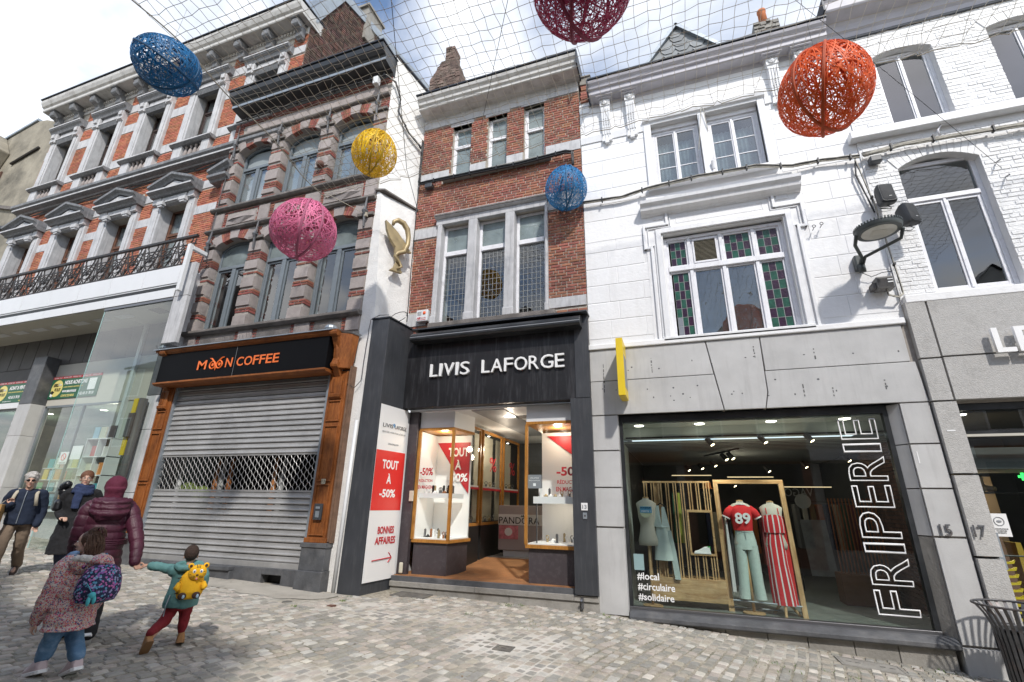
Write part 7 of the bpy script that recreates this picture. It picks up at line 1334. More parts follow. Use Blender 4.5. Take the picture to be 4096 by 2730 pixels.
for k in range(14): MB().box(2.54 + k * .055, 2.553 + k * .055, 10.5, 10.53, .55, 1.8).obj('slat', M['oak'], cb2)

def shop_lamp(nm, loc, e, size=.08, col=(1, .85, .66)):
    l = bpy.data.lights.new(nm, 'POINT'); l.energy = e; l.color = col; l.shadow_soft_size = size; o = bpy.data.objects.new(nm, l); COL.objects.link(o); o.location = loc
shop_lamp('showcase_lamp', (-4.6, 8.95, 2.92), 8); shop_lamp('showcase_lamp', (-2.2, 9.1, 2.95), 8); shop_lamp('showcase_lamp', (-2.2, 9.0, 1.5), 2); shop_lamp('showcase_lamp', (-4.6, 8.95, 1.55), 2)
shop_lamp('ceiling_lamp_glow', (-3.35, 9.5, 3.25), 5); shop_lamp('inner_case_glow', (-4.1, 11.3, 2.9), 11); shop_lamp('counter_glow', (-3.0, 10.9, 2.9), 5); shop_lamp('deep_glow', (-3.0, 13.2, 2.9), 8)
shop_lamp('clothes_spot_glow', (.6, 8.8, 2.2), 7); shop_lamp('clothes_spot_glow', (1.7, 8.8, 2.2), 6); shop_lamp('clothes_back_glow', (1.2, 11.5, 2.3), 9); shop_lamp('bookshop_glow', (-16, 9.3, 3.5), 28); shop_lamp('bookshop_glow', (-20, 9.3, 3.5), 28, col=(.9, 1, .7))
# RIGHT WHITE BRICK HOUSE
T5 = thing('white_brick_house', 'white painted brick house at the right edge above the grey granite shop front', 'townhouse', (5.6, 8.5, -.3))
Y5 = 8.47; RL, RR_ = 3.60, 9.5
w1, w2, wl_ = (4.20, 5.12, 8.06, 9.72), (5.93, 6.9, 8.06, 9.86), (4.09, 5.20, 4.86, 7.10)
mb = MB(); arch_wall(mb, w1[0], w1[1], 7.9, 9.74, .10, 10.4, Y5, Y5 + .34, RL, 5.5); arch_wall(mb, w2[0], w2[1], 7.9, 9.82, .09, 10.4, Y5, Y5 + .34, 5.5, RR_); arch_wall(mb, 4.07, 5.20, 4.7, 7.20, .19, 7.9, Y5, Y5 + .34, RL, 6.0); mb.box(6.0, RR_, Y5, Y5 + .34, 4.7, 7.9).box(RL, RR_, Y5, Y5 + .34, 10.4, 10.9)
mb.obj('wall', M['mortar_w'], T5); room(T5, RL + .1, RR_ - .1, 4.6, 11, Y5 + .35, Y5 + 2.4, mat('blue_dim_room', (.05, .06, .075), .9)); MB().box(RL + .1, RR_ - .1, Y5 + .36, Y5 + 2.3, 7.5, 8.0).obj('floor_slab', M['room_g'], T5)
def arcf(P_list):
    def f(z):
        out = []
        for x0, x1, zs, rise, zb_, h in P_list:
            if z < zb_: continue
            if z <= zs: out.append((x0, x1))
            elif z < zs + rise + h:
                w = (x1 - x0) / 2; c = (x0 + x1) / 2; r = (w * w + rise * rise) / (2 * rise) + h; zc = zs + rise + h - r; d2 = r * r - (z - zc) ** 2
                if d2 > 0: d = min(math.sqrt(d2), w * (1 + .25)); out.append((c - d, c + d))
        return out
    return f
rnd = random.Random(17)
bricks(T5, RL + .02, RR_, 4.86, 10.42, Y5, [(3.6, RR_, 7.88, 8.07)], M['brick_w'], bl=.235, bh=.066, jt=.008, proud=.008, own=300, seed=19, name='painted_brick', rough=.005, joined='painted_brickwork', holefn=arcf([(w1[0], w1[1], 9.74, .10, 8.0, .22), (w2[0], w2[1], 9.82, .09, 8.0, .22), (4.07, 5.20, 7.20, .19, 4.7, .24)]))
for x0, x1, zs, rise, h in ((w1[0], w1[1], 9.74, .10, .21), (w2[0], w2[1], 9.82, .09, .21), (4.07, 5.20, 7.20, .19, .23)):
    n = 14; P = arch(x0, x1, zs, rise, n); c = (x0 + x1) / 2
    for i in range(n): a, b = P[i], P[i + 1]; MB().prism([(a[0] + .004, a[1]), (b[0] - .004, b[1]), (b[0] + (b[0] - c) * .2 - .004, b[1] + h), (a[0] + (a[0] - c) * .2 + .004, a[1] + h)], Y5 - .010 - rnd.uniform(0, .006), Y5 + .1).obj('arch_brick', M['brick_w'], T5)
fu = casement(T5, 4.20, 5.12, 8.06, 9.82, Y5 + .13, M['frame_w'], .055, .07, 2, glassm=M['glass']); fu2 = casement(T5, 5.93, 6.9, 8.06, 9.88, Y5 + .13, M['frame_w'], .055, .07, 2, glassm=M['glass'])
MB().box(RL - .12, RR_, Y5 - .16, Y5 + .14, 7.90, 8.06).obj('long_sill', M['trim_w'], T5, bevel=.012)
fl = casement(T5, 4.07, 5.20, 4.86, 7.34, Y5 + .14, M['frame_w'], .07, .08, 2, transom=6.62, glassm=M['glass'])
MB().box(3.62, RR_, Y5 - .10, Y5 + .2, 4.69, 4.82).obj('painted_ledge', M['paint_w'], T5, bevel=.012)
cornice(T5, 3.52, RR_, [(Y5 + .3, 10.36), (Y5 - .03, 10.36), (Y5 - .05, 10.46), (Y5 - .09, 10.50), (Y5 - .10, 10.62), (Y5 - .13, 10.70), (Y5 - .39, 10.74), (Y5 - .41, 10.77), (Y5 - .41, 10.95), (Y5 - .44, 11.0), (Y5 + .3, 11.04)], M['cornice_g'], 'cornice'); MB().box(3.50, RR_, Y5 - .47, Y5 + .4, 11.041, 11.08).box(3.485, 3.518, Y5 - .45, Y5 + .4, 10.76, 11.04).obj('gutter_edge', M['lead'], T5)
MB().prism_x([(Y5, 10.30), (Y5 - .04, 10.31), (Y5 - .05, 10.35), (Y5, 10.36)], 3.6, RR_).obj('frieze_moulding', M['lead'], T5)
# granite shop front
gs = M['stone_s']; gme = MB().add(smb.vertices and [tuple(v.co) for v in smb.vertices], [tuple(p.vertices) for p in smb.polygons]).mesh('granite_slab', mat=gs)
def gstone(x0, x1, z0, z1, y0=Y5 - .09, y1=Y5 + .2): piece('granite_slab', gme, ((x0 + x1) / 2, (y0 + y1) / 2, (z0 + z1) / 2), T5, (x1 - x0 - .006, y1 - y0, z1 - z0 - .006))
gstone(3.60, 3.86, 3.78, 4.71); gstone(3.865, 6.5, 3.79, 4.71); gstone(3.60, 3.86, 3.13, 3.775); gstone(3.865, 6.5, 3.13, 3.785)
gstone(3.605, 3.885, 2.10, 3.125); gstone(3.605, 3.885, 1.045, 2.095); gstone(3.605, 3.885, -.5, 1.04)
MB().box(3.6, 6.5, Y5 + .0, Y5 + .2, 3.1, 4.7).obj('stone_backing', M['mortar_d'], T5)
L5 = thing('raised_shop_lettering', 'raised white letters L and E on the granite at the right edge', 'sign', (4.7, 8.36, 3.74))
for ch_, x, w in (('L', 4.53, .22), ('E', 4.79, .26), ('S', 5.12, .26)): letters(ch_, x * .985, 3.76, w, .37, Y5 - .175, L5, M['whitel'], .05, 'sign_letter', .02)
MB().box(3.88, 6.5, Y5 + .06, Y5 + .14, 3.0, 3.13).box(3.88, 6.5, Y5 + .06, Y5 + .14, 2.66, 2.70).box(3.885, 3.94, Y5 + .06, Y5 + .14, -.4, 3.0).obj('shop_window_frame', M['black_p'], T5); MB().box(3.9, 6.5, Y5 + .1, Y5 + .108, -.4, 2.66).box(3.9, 6.5, Y5 + .1, Y5 + .108, 2.7, 3.0).obj('shop_pane', M['glass_shop'], T5); MB().box(3.88, 6.5, Y5 + .04, Y5 + .1, 2.62, 2.655).obj('cream_strip', M['soffit'], T5)
room(T5, 3.7, 6.6, -.5, 3.1, Y5 + .2, 13, wallc)
MB().box(3.9, 6.5, Y5 + .4, 9.9, 2.2, 2.5).obj('bulkhead', M['room_g'], T5); MB().box(4.2, 5.2, 10.9, 11.0, 1.0, 2.2).obj('lit_wall_panel', mat('warm_lit_wall', (.45, .33, .22), .8), T5)
for x, y, z in ((4.1, 8.85, 2.98), (4.6, 10.4, 2.6), (4.3, 10.3, 2.1)): MB().lathe((x, y, z), [(.001, 0), (.06, 0), (.07, .01)], 14).obj('downlight', lamp_m, T5)
lam = bpy.data.lights.new('spot_glow', 'POINT'); lam.energy = 12; lam.color = (1, .75, .45); lam.shadow_soft_size = .05; lo_ = bpy.data.objects.new('shelf_spot_lamp', lam); COL.objects.link(lo_); lo_.location = (4.45, 10.3, 2.0)
bt_ = thing('ankle_boots', 'pair of tan ankle boots on the shelf in the right-hand shop', 'boots', (4.3, 9.6, 1.95))
for dx in (0, .12): MB().tube([(4.32 + dx, 9.62, 2.12), (4.32 + dx, 9.6, 1.99), (4.36 + dx, 9.52, 1.95), (4.40 + dx, 9.44, 1.94)], [.045, .045, .045, .035], 10).obj('boot', col_mat('tan_suede', (.5, .34, .2)), bt_, smooth=True)
tag(MB().box(4.1, 5.0, 9.4, 9.8, 1.88, 1.90).obj('wall_shelf', M['black']), 'thin black shelf under the tan boots in the right-hand shop', 'shelf')
nt = thing('no_food_notice', 'white notice with a crossed out burger on the right-hand shop window', 'notice', (4.0, 8.5, 1.3)); MB().box(3.93, 4.13, Y5 + .085, Y5 + .095, 1.30, 1.59).obj('sheet', M['white'], nt); MB().tube([(4.03 + .055 * math.cos(k * .6283), Y5 + .082, 1.49 + .055 * math.sin(k * .6283)) for k in range(10)], .005, 4, True).ell((4.03, Y5 + .082, 1.49), (.03, .002, .018), 8, 4).obj('emblem', M['grey_l'], nt); letters('CONSOMMATION DE', 3.955, 1.385, .15, .018, Y5 + .083, nt, M['black'], .001); letters('NOURRITURE', 3.975, 1.36, .11, .018, Y5 + .083, nt, M['black'], .001); letters('INTERDITE', 3.985, 1.335, .09, .018, Y5 + .083, nt, M['black'], .001)
MB().box(3.89, 3.95, Y5 + .02, Y5 + .06, .9, 1.35).obj('metal_door_plate', M['zinc'], T5)
gm = mat('green_reflection_glow', (.05, 1.0, .15), emit=1.6); gd_ = thing('green_cross_reflection', 'green lit cross sign with mirrored letters reflected behind the right-hand window', 'lit sign', (4.75, 9.4, 2.1))  # a reflection in the pane, modelled as glowing shapes behind the glass
for x, z in ((4.84, 2.36), (4.88, 2.12)): MB().box(x - .055, x + .055, 9.4, 9.41, z - .018, z + .018).box(x - .018, x + .018, 9.401, 9.411, z - .055, z + .055).obj('cross', gm, gd_)
letters('pha', 4.86, 2.2, .18, .07, 9.4, gd_, gm, .003, u=(-1, 0, 0), ny=(0, -1, 0))
for k in range(10): single('yellow_hanger', MB().prism([(4.00, 1.0 - k * .085), (4.05, .975 - k * .085), (4.12, .975 - k * .085), (4.17, 1.0 - k * .085), (4.15, .955 - k * .085), (4.04, .945 - k * .085)], 8.75, 8.80), M['yellow'], f'yellow curved plastic hanger, {ORD[k]} from the top of the stack in the right-hand window', 'hanger', 'stack of yellow hangers in the right-hand window')
tag(MB().tube([(4.05, 8.79, -.3), (4.05, 8.79, 1.05)], .012, 6).tube([(4.05, 8.79, 1.05), (4.3, 8.79, 1.05)], .012, 6).obj('hanger_stand', M['black']), 'black stand carrying the yellow hangers in the right-hand window', 'stand')
for k, (x, z, c, nm) in enumerate(((4.1, 1.15, (.35, .12, .02), 'rust'), (4.3, 1.3, (.2, .1, .06), 'brown'), (4.5, 1.2, (.4, .25, .03), 'mustard'))): single('hanging_coat', MB().loft([[(x - .07, 9.2, z - .9), (x + .07, 9.2, z - .9), (x + .07, 9.6, z - .9), (x - .07, 9.6, z - .9)], [(x - .03, 9.25, z), (x + .03, 9.25, z), (x + .03, 9.55, z), (x - .03, 9.55, z)]]), col_mat('coat_' + nm, c, .9), f'{nm} coat hanging inside the right-hand shop', 'coat')
for s, x, par, nm in (('15', 3.30, T4, 'number_fifteen'), ('17', 3.64, T5, 'number_seventeen')):
    t = thing('house_number', f'black metal house number {s} on the ' + ('smooth grey' if s == '15' else 'rough granite') + ' stone', 'house number', (x, 8.37, 1.3)); yy = (Y4 - .075) if s == '15' else (Y5 - .108); letters(s, x, 1.29, .13, .15, yy, t, M['iron_g'], .015, 'numeral')
single('street_name_sticker', MB().box(3.67, 3.77, Y5 - .094, Y5 - .09, 2.685, 2.705), M['white'], 'tiny white sticker high on the granite pier', 'sticker'); single('pillar_sticker', MB().box(3.27, 3.285, Y4 - .064, Y4 - .06, 2.25, 2.42), M['white'], 'thin white sticker on the smooth grey stone pier', 'sticker')
# THINGS ON THE WALLS
# street lamp, speakers, control box, cables
sl = thing('street_lamp', 'round dark wall street lamp on a curved bracket at the corner of the white house', 'street lamp', (3.15, 8.45, 5.4))
lc = Vector((3.24, 7.70, 5.67)); dkm = mat('dark_green_grey_metal', (.055, .065, .065), .45, .1, 8)
MB().lathe(lc, [(.285, -.03), (.30, 0.0), (.30, .045), (.24, .075), (.05, .10), (.001, .10)], 40).lathe(lc, [(.285, -.03), (.225, -.032), (.225, .0), (.285, .0)], 40).obj('lamp_head', dkm, sl, auto=40)
fins = MB()
for k in range(44): a = k * 6.2832 / 44; fins.obox(lc + Vector((.300 * math.cos(a), .300 * math.sin(a), .055)), Vector((.012 * math.cos(a), .012 * math.sin(a), 0)), Vector((-.008 * math.sin(a), .008 * math.cos(a), 0)), (0, 0, .018))
fins.obj('cooling_fins', dkm, sl, kind='stuff'); MB().lathe(lc, [(.001, -.034), (.224, -.034), (.224, -.028)], 32).obj('lens', mat('frosted_lens', (.55, .53, .47), .25, .1, 6), sl); MB().box(lc.x - .10, lc.x + .08, lc.y - .07, lc.y + .07, lc.z - .038, lc.z - .035).obj('led_plate', M['soffit'], sl)
for a0, nm in ((2.7, 0), (.15, 1)):
    st_ = lc + Vector((.31 * math.cos(a0), .31 * math.sin(a0) * .6 - .03, -.02)); MB().tube([st_ + Vector((0, 0, .02)), st_, st_ + Vector((.0, .12, -.10)), Vector((3.14 + .05 * nm, 8.22, 5.50)), Vector((3.15 + .03 * nm, 8.38, 5.42))], [.02, .028, .026, .026, .028], 10).obj('curved_arm', dkm, sl, smooth=True)
MB().box(3.09, 3.22, 8.36, 8.49, 5.36, 5.62).obj('wall_plate', dkm, sl, bevel=.02); MB().tube([(3.16, 8.36, 5.44), (3.16, 8.36, 5.30)], .05, 12).obj('junction', dkm, sl, smooth=True)
def speaker_(x, y, z, label, rot):
    t = thing('loudspeaker', label, 'loudspeaker', (x, y, z), 'outdoor loudspeakers on the white wall'); s = MB(); ca, sa = math.cos(rot), math.sin(rot)
    R3 = Matrix.Rotation(rot, 3, 'Z') @ Matrix.Rotation(-.12, 3, 'X')
    def rr(w, h, dy, r=.045, n=4):
        P = []
        for cx, cz, a0 in ((w - r, h - r, 0), (-w + r, h - r, 90), (-w + r, -h + r, 180), (w - r, -h + r, 270)):
            for k in range(n + 1): a = R_(a0 + 90 * k / n); P.append(Vector((x, y, z)) + R3 @ Vector((cx + r * math.cos(a), dy, cz + r * math.sin(a))))
        return P
    s.loft([rr(.085, .15, .10), rr(.115, .19, .0), rr(.118, .195, -.07), rr(.10, .175, -.10)]); s.obj('cabinet', mat('charcoal_plastic', (.035, .038, .042), .5), t, auto=35)
    MB().loft([rr(.095, .165, -.1015), rr(.085, .15, -.108)]).obj('grille', mat('charcoal_grille', (.025, .027, .03), .7, .1, 100), t, auto=35); c = Vector((x, y, z)); MB().obox(c + R3 @ Vector((.02, -.110, -.09)), R3 @ Vector((.02, 0, 0)), R3 @ Vector((0, .001, 0)), R3 @ Vector((0, 0, .003))).obj('maker_plate', M['white'], t)
    MB().tube([c + R3 @ Vector((0, .08, -.12)), c + R3 @ Vector((.03, .0, -.24)), c + R3 @ Vector((.07, .08, -.22)), c + Vector((0, 8.46 - y, -.1))], .008, 6).tube([c + R3 @ Vector((0, .1, 0)), (x, 8.48, z)], .02, 6).obj('bracket_and_lead', M['cable'], t)
    for k in range(3): MB().tube([c + R3 @ Vector((-.02 + .02 * k, 0, .19)), c + R3 @ Vector((-.07 + .06 * k, -.02, .30))], .0015, 3).obj('bird_spike', M['steel_d'], t)
speaker_(3.68, 8.24, 6.58, 'upper dark grey loudspeaker beside the vertical cables', .10); speaker_(3.86, 8.15, 6.10, 'lower dark grey loudspeaker partly behind the street lamp', .55)
bx = thing('control_box', 'grey ribbed control box with bent cables low on the white wall', 'electric box', (3.37, 8.3, 4.93)); MB().box(3.27, 3.50, 8.26, 8.46, 4.94, 5.14).obj('housing', mat('warm_grey_metal', (.16, .155, .15), .5), bx, bevel=.012)
for k in range(14): MB().box(3.285 + k * .0145, 3.291 + k * .0145, 8.252, 8.259, 4.96, 5.11).obj('rib', M['clad_d'], bx)
MB().box(3.41, 3.48, 8.245, 8.252, 5.07, 5.085).box(3.41, 3.48, 8.245, 8.252, 5.02, 5.04).obj('label_plate', M['panel_w'], bx); MB().box(3.22, 3.27, 8.30, 8.46, 4.96, 5.06).obj('hinge_block', M['clad_d'], bx)
def wig(pts, amp, seed, n=6):
    rnd = random.Random(seed); out = []; P = [Vector(p) for p in pts]
    for a, b in zip(P, P[1:]):
        for k in range(n): t = k / n; out.append(a.lerp(b, t) + Vector((rnd.uniform(-1, 1), rnd.uniform(-.3, .3), rnd.uniform(-1, 1))) * amp)
    out.append(P[-1]); return out
def bundle(path, n, r, spread, mats, label, name='cable_bundle', ties=True, amp=.006):
    t = thing(name, label, 'cables', path[0]); rnd = random.Random(len(path) * 7 + n)
    for i in range(n):
        o = Vector((rnd.uniform(-1, 1) * spread * .4, rnd.uniform(-1, .3) * spread * .7, rnd.uniform(-1, 1) * spread)); MB().tube(wig([Vector(p) + o for p in path], amp, i + n, 5), r * rnd.uniform(.7, 1.2), 5).obj('cable', mats[i % len(mats)], t, smooth=True)
    if ties:
        for p, q in zip(path, path[1:]):
            L_ = (Vector(q) - Vector(p)).length; k = 1
            while k * .42 < L_: c = Vector(p).lerp(Vector(q), k * .42 / L_); MB().box(c.x - .012, c.x + .012, c.y - .05, c.y + .03, c.z - spread * 1.5, c.z + spread * 1.3).obj('cable_tie', M['cable'], t); k += 1
    return t
yc = 8.40
bundle([(-1.42, yc, 7.66), (-.6, yc, 7.62), (-.08, yc - .02, 7.70), (.9, yc - .09, 7.71), (1.9, yc - .09, 7.70), (2.5, yc - .02, 7.60), (3.0, yc, 7.62), (3.55, yc, 7.56)], 9, .012, .034, [M['cable_w'], M['cable_w'], M['cable']], 'bundle of beige cables running across the white rendered house below its upper windows')
bundle([(3.60, 8.38, 7.56), (4.2, 8.36, 7.62), (5.0, 8.36, 7.60), (6.5, 8.36, 7.55)], 10, .013, .042, [M['cable_w'], M['cable'], M['cable_w']], 'beige and black cable bundle running across the white brick house')
bundle([(3.48, 8.40, 7.5), (3.52, 8.40, 7.1), (3.58, 8.40, 6.55), (3.60, 8.40, 5.8), (3.62, 8.40, 5.2), (3.63, 8.40, 4.86), (3.55, 8.38, 4.80), (3.42, 8.36, 4.84), (3.40, 8.34, 4.95)], 5, .010, .012, [M['cable_w'], M['cable']], 'vertical cables running down the joint beside the street lamp', amp=.004)
bundle([(3.50, 8.42, 7.55), (3.44, 8.42, 7.2), (3.50, 8.42, 6.8), (3.56, 8.42, 6.4)], 3, .012, .01, [M['cable']], 'short black cables beside the upper loudspeaker', ties=False)
single('thin_wire', MB().tube(wig([(3.16, 8.4, 5.3), (3.28, 8.42, 5.22), (3.42, 8.42, 5.27), (3.58, 8.42, 5.28)], .004, 2), .006, 5), M['cable'], 'thin wire from the street lamp to the vertical cables', 'wire')
single('cable_splice_box', MB().box(3.66, 3.84, 8.30, 8.44, 7.34, 7.46), M['clad_a'], 'small black splice box below the cables on the white brick house', 'electric box', bevel=.02)
single('white_conduit', MB().tube([(4.75, 8.40, 7.68), (4.75, 8.40, 7.80), (4.82, 8.40, 7.90), (5.0, 8.40, 7.92), (6.2, 8.40, 7.92)], .016, 8), M['frame_w'], 'white bent conduit under the long sill of the white brick house', 'conduit', smooth=True)
bundle([(-5.46, 8.38, 10.4), (-5.46, 8.38, 9.6), (-5.45, 8.38, 9.08), (-4.9, 8.36, 9.06), (-3.8, 8.35, 9.03), (-2.8, 8.35, 9.0), (-1.75, 8.36, 9.06), (-1.60, 8.38, 9.03), (-1.58, 8.38, 8.7)], 8, .016, .036, [M['cable']], 'black cable bundle under the upper sill of the narrow brick house')
bundle([(-5.48, 8.40, 9.0), (-5.47, 8.40, 7.5), (-5.44, 8.40, 5.4)], 2, .012, .008, [M['cable']], 'thin black cables down the left edge of the narrow brick house', ties=False)
single('junction_box', MB().box(-5.28, -5.08, 8.34, 8.47, 8.90, 9.02), M['clad_a'], 'small black junction box at the left end of the cable bundle', 'electric box', bevel=.015)
bundle([(-11.3, 7.55, 12.0), (-9.5, 7.52, 12.0), (-7.5, 7.52, 12.02), (-6.2, 7.52, 12.0), (-6.0, 7.68, 11.85), (-5.90, 7.84, 11.4), (-5.92, 7.82, 11.0), (-5.72, 8.1, 10.5), (-5.50, 8.40, 10.2)], 6, .016, .03, [M['cable'], M['cable'], M['cable_w']], 'black cable bundle under the black cornice turning down the white side wall')
single('camera_box', MB().box(-6.52, -6.38, 7.42, 7.56, 11.72, 11.95), M['panel_w'], 'small white box hanging under the black cornice', 'electric box', bevel=.015)
single('long_black_wire', MB().tube(wig([(-11.2, 7.62, 12.0), (-11.25, 7.62, 10), (-11.28, 7.62, 8.4), (-11.40, 7.62, 6.5), (-11.45, 7.62, 5.1)], .01, 3), .012, 5), M['cable'], 'thin black wire down the left edge of the striped stone townhouse', 'wire')
single('column_wire', MB().tube(wig([(-6.3, 7.55, 3.9), (-6.0, 7.62, 3.75), (-5.88, 7.64, 3.9), (-5.86, 7.64, 4.6), (-5.82, 7.63, 5.2), (-5.6, 7.63, 5.28), (-5.4, 7.66, 5.27)], .004, 5), .007, 5), M['cable'], 'thin black wire looping round the top of the dark column', 'wire')
single('wire_loop', MB().tube([(-5.3 + .2 * math.cos(k * .6) - .1, 8.0 + .1 * math.sin(k * .6), 5.36 + .16 * math.sin(k * .6)) for k in range(11)], .008, 5), M['cable'], 'loop of black wire standing on the cap of the dark column', 'wire')
single('window_tie', MB().tube([(.98, 8.44, 8.45), (1.06, 8.40, 9.0), (1.12, 8.36, 9.42), (1.16, 8.38, 9.40), (1.20, 8.44, 8.85)], .008, 5), M['cable_w'], 'loose beige cord hanging from the pier between the upper windows', 'cord')
single('white_vent_pipe', MB().tube([(1.20, 8.44, 7.92), (1.20, 8.40, 8.08)], .035, 10), M['trim_w'], 'short white pipe stub between the upper windows', 'pipe')
for k, (x, z) in enumerate(((2.62, 6.25), (2.74, 6.28))): single('eye_bolt', MB().tube([(x, 8.46, z), (x, 8.36, z)], .008, 5).tube([(x + .025 * math.cos(a * .785), 8.35, z + .02 + .025 * math.sin(a * .785)) for a in range(8)], .007, 4, True), M['steel_d'], ('left' if k == 0 else 'right') + ' eye bolt of the pair in the white wall left of the street lamp', 'bolt')
for k, (x, z) in enumerate(((5.06, 7.0), (5.1, 6.7))): single('wall_hook', MB().tube([(x + .3, 8.45, z), (x + .28, 8.32, z - .04)], .012, 5), M['steel_d'], ('upper' if k == 0 else 'lower') + ' wall hook at the right edge of the white brick house', 'hook')

# NET AND WOVEN EGGS
cord = mat('cream_net_cord', (.60, .56, .48), .8); rope = mat('beige_rope', (.40, .36, .29), .85)
def net_z(x, y):
    e = min(1, max(0, (7.0 - y) / 2.0)); return 8.22 + .02 * x * .4 + .10 * e + .05 * math.sin(x * 1.3) * e + .05 * math.sin(y * 1.1 + x * .4) * e
nt_ = thing('overhead_net', 'wide cream cord net stretched horizontally over the street', 'net', (0, 3, 8.2)); cell = .172; NX0, NX1, NY0, NY1 = -7.05, 7.4, -1.6, 7.0
g1 = MB(); nxl = int((NX1 - NX0) / cell); nyl = int((NY1 - NY0) / cell); rnd = random.Random(44)
jit = {}
for i in range(nxl + 1):
    for j in range(nyl + 1): jit[i, j] = (rnd.uniform(-.018, .018), rnd.uniform(-.018, .018), rnd.uniform(-.02, .02) - (.05 * (i % 2) if j > nyl - 2 else 0))
def npt(i, j): dx, dy, dz = jit[i, j]; x, y = NX0 + i * cell + dx, NY0 + j * cell + dy; x += .10 * max(0, j - nyl + 3) / 3 * math.sin(i * 1.9) + max(0, (7 - y)) * .085 * max(0, 1 - i / 20); return (x, min(y, NY1 - .0), net_z(x, y) + dz)
for i in range(nxl + 1): g1.tube([npt(i, j) for j in range(nyl + 1)], .0042, 3)
for j in range(nyl + 1): g1.tube([npt(i, j) for i in range(nxl + 1)], .0042, 3)
g1.obj('mesh_cords', cord, nt_, kind='stuff')
ed = [Vector(npt(i, nyl)) + Vector((0, .05, 0)) for i in range(nxl + 1)]; MB().tube(ed, .008, 5).obj('edge_rope', rope, nt_); MB().tube([(NX0 + .05 * math.sin(j * .5) - .02 + max(0, 7 - NY0 - j * cell) * .085, NY0 + j * cell, net_z(NX0, NY0 + j * cell)) for j in range(nyl + 2)], .011, 5).obj('edge_rope', rope, nt_)
single('anchor_cord', MB().tube([(NX0, 7.0, 8.22), (-6.55, 7.45, 8.0), (-6.3, 7.6, 7.86)], .008, 5).box(-6.33, -6.25, 7.56, 7.62, 7.80, 7.90), rope, 'cord tying the corner of the net to the striped stone townhouse', 'cord')
single('yellow_egg_stay', MB().tube([(-5.3, 8.4, 7.9), (-4.9, 7.0, 8.3), (-3.5, 4, 9.2), (-2.6, 2.2, 9.9)], .006, 4), M['cable'], 'thin dark wire rising from the white side wall past the yellow egg', 'wire')
single('orange_egg_stay', MB().tube([(.3, 2.3, 8.4), (2.2, 5.8, 8.6), (3.4, 6.6, 7.6), (5.3, 8.3, 6.8)], .0035, 4), M['cable'], 'thin dark wire passing behind the orange egg to the white brick house', 'wire')
single('roof_wire', MB().tube([(-3.5, 7.6, 9.5), (-1.4, 4.2, 9.6), (-.9, 3.0, 9.8)], .005, 4), M['cable'], 'thin dark diagonal wire above the narrow brick house', 'wire')
def egg(x, y, z, r, ratio, tilt, c, label, n, seed, ribs, hook):
    t = thing('woven_egg', label, 'woven egg', (x, y, z), 'woven decoration eggs hanging from the net'); rnd = random.Random(seed); m = mat('strap_' + str(seed), c, .55, .12, 20, spec=.4); mdk = mat('rib_' + str(seed), tuple(v * .55 for v in c), .6)
    R3 = Matrix.Rotation(tilt[2], 3, 'Z') @ Matrix.Rotation(tilt[1], 3, 'Y') @ Matrix.Rotation(tilt[0], 3, 'X'); C = Vector((x, y, z)); mb = MB()
    def sp(v, k=1.0):
        v = v.normalized(); f = 1 + .10 * v.z; return C + R3 @ Vector((v.x * r * (1 - .10 * v.z), v.y * r * (1 - .10 * v.z), v.z * r * ratio)) * k
    for i in range(n):
        ax = Vector((rnd.gauss(0, 1), rnd.gauss(0, 1), rnd.gauss(0, 1) * .75)).normalized(); h = rnd.uniform(-.55, .55); a = ax.orthogonal().normalized(); b = ax.cross(a); rr = math.sqrt(1 - h * h); k = rnd.uniform(.975, 1.005); a0 = rnd.uniform(0, 6.28); sw = rnd.uniform(3.6, 6.283); steps = 34
        pts = [sp(ax * (h + .07 * math.sin(3 * q * sw / steps + a0)) + (a * math.cos(a0 + sw * q / steps) + b * math.sin(a0 + sw * q / steps)) * rr, k) for q in range(steps + 1)]
        w = rnd.uniform(.0024, .0048) * (1.0 + .15 * (r > .45)); V = []
        for q, p in enumerate(pts):
            tv = (pts[min(q + 1, steps)] - pts[max(q - 1, 0)]).normalized(); nv = (p - C).normalized(); s = tv.cross(nv).normalized() * w; V += [p - s, p + s, p + s + nv * .003, p - s + nv * .003]
        F = []
        for q in range(steps): o = q * 4; F += [(o, o + 1, o + 5, o + 4), (o + 1, o + 2, o + 6, o + 5), (o + 2, o + 3, o + 7, o + 6), (o + 3, o, o + 4, o + 7)]
        mb.add(V, F)
    mb.obj('woven_straps', m, t, kind='stuff')
    for ra in ribs:
        for off in (-.012, .012): MB().tube([sp(Vector((math.sin(a) * math.cos(ra) - math.sin(ra) * off, math.sin(a) * math.sin(ra) + math.cos(ra) * off, math.cos(a))), 1.01) for a in [q * 6.2832 / 40 for q in range(40)]], .012 * (r / .5), 6, True, flat=1.4).obj('rib_hoop', mdk, t, smooth=True)
    top = C + Vector((0, 0, r * ratio * .97)); MB().tube([top, Vector((x + hook[0], y + hook[1], net_z(x, y)))], .0018, 4).obj('hanging_wire', M['cable'], t)
    return t
egg(-6.15, 2.97, 7.22, .36, 1.30, (.35, -.95, 0), (.012, .15, .36), 'large blue woven egg tilted at the left end of the net', 125, 1, (0.2, 1.6), (.05, 0))
egg(-.47, 3.40, 6.80, .52, 1.12, (0, .25, 0), (.38, .03, .10), 'crimson woven egg cut by the top edge of the picture', 145, 2, (-1.35, -1.9), (0, 0))
egg(1.93, 4.90, 6.05, .455, 1.12, (0, .20, 0), (.85, .13, .02), 'big orange woven egg before the white houses', 150, 3, (-1.80, -2.45), (0, 0))
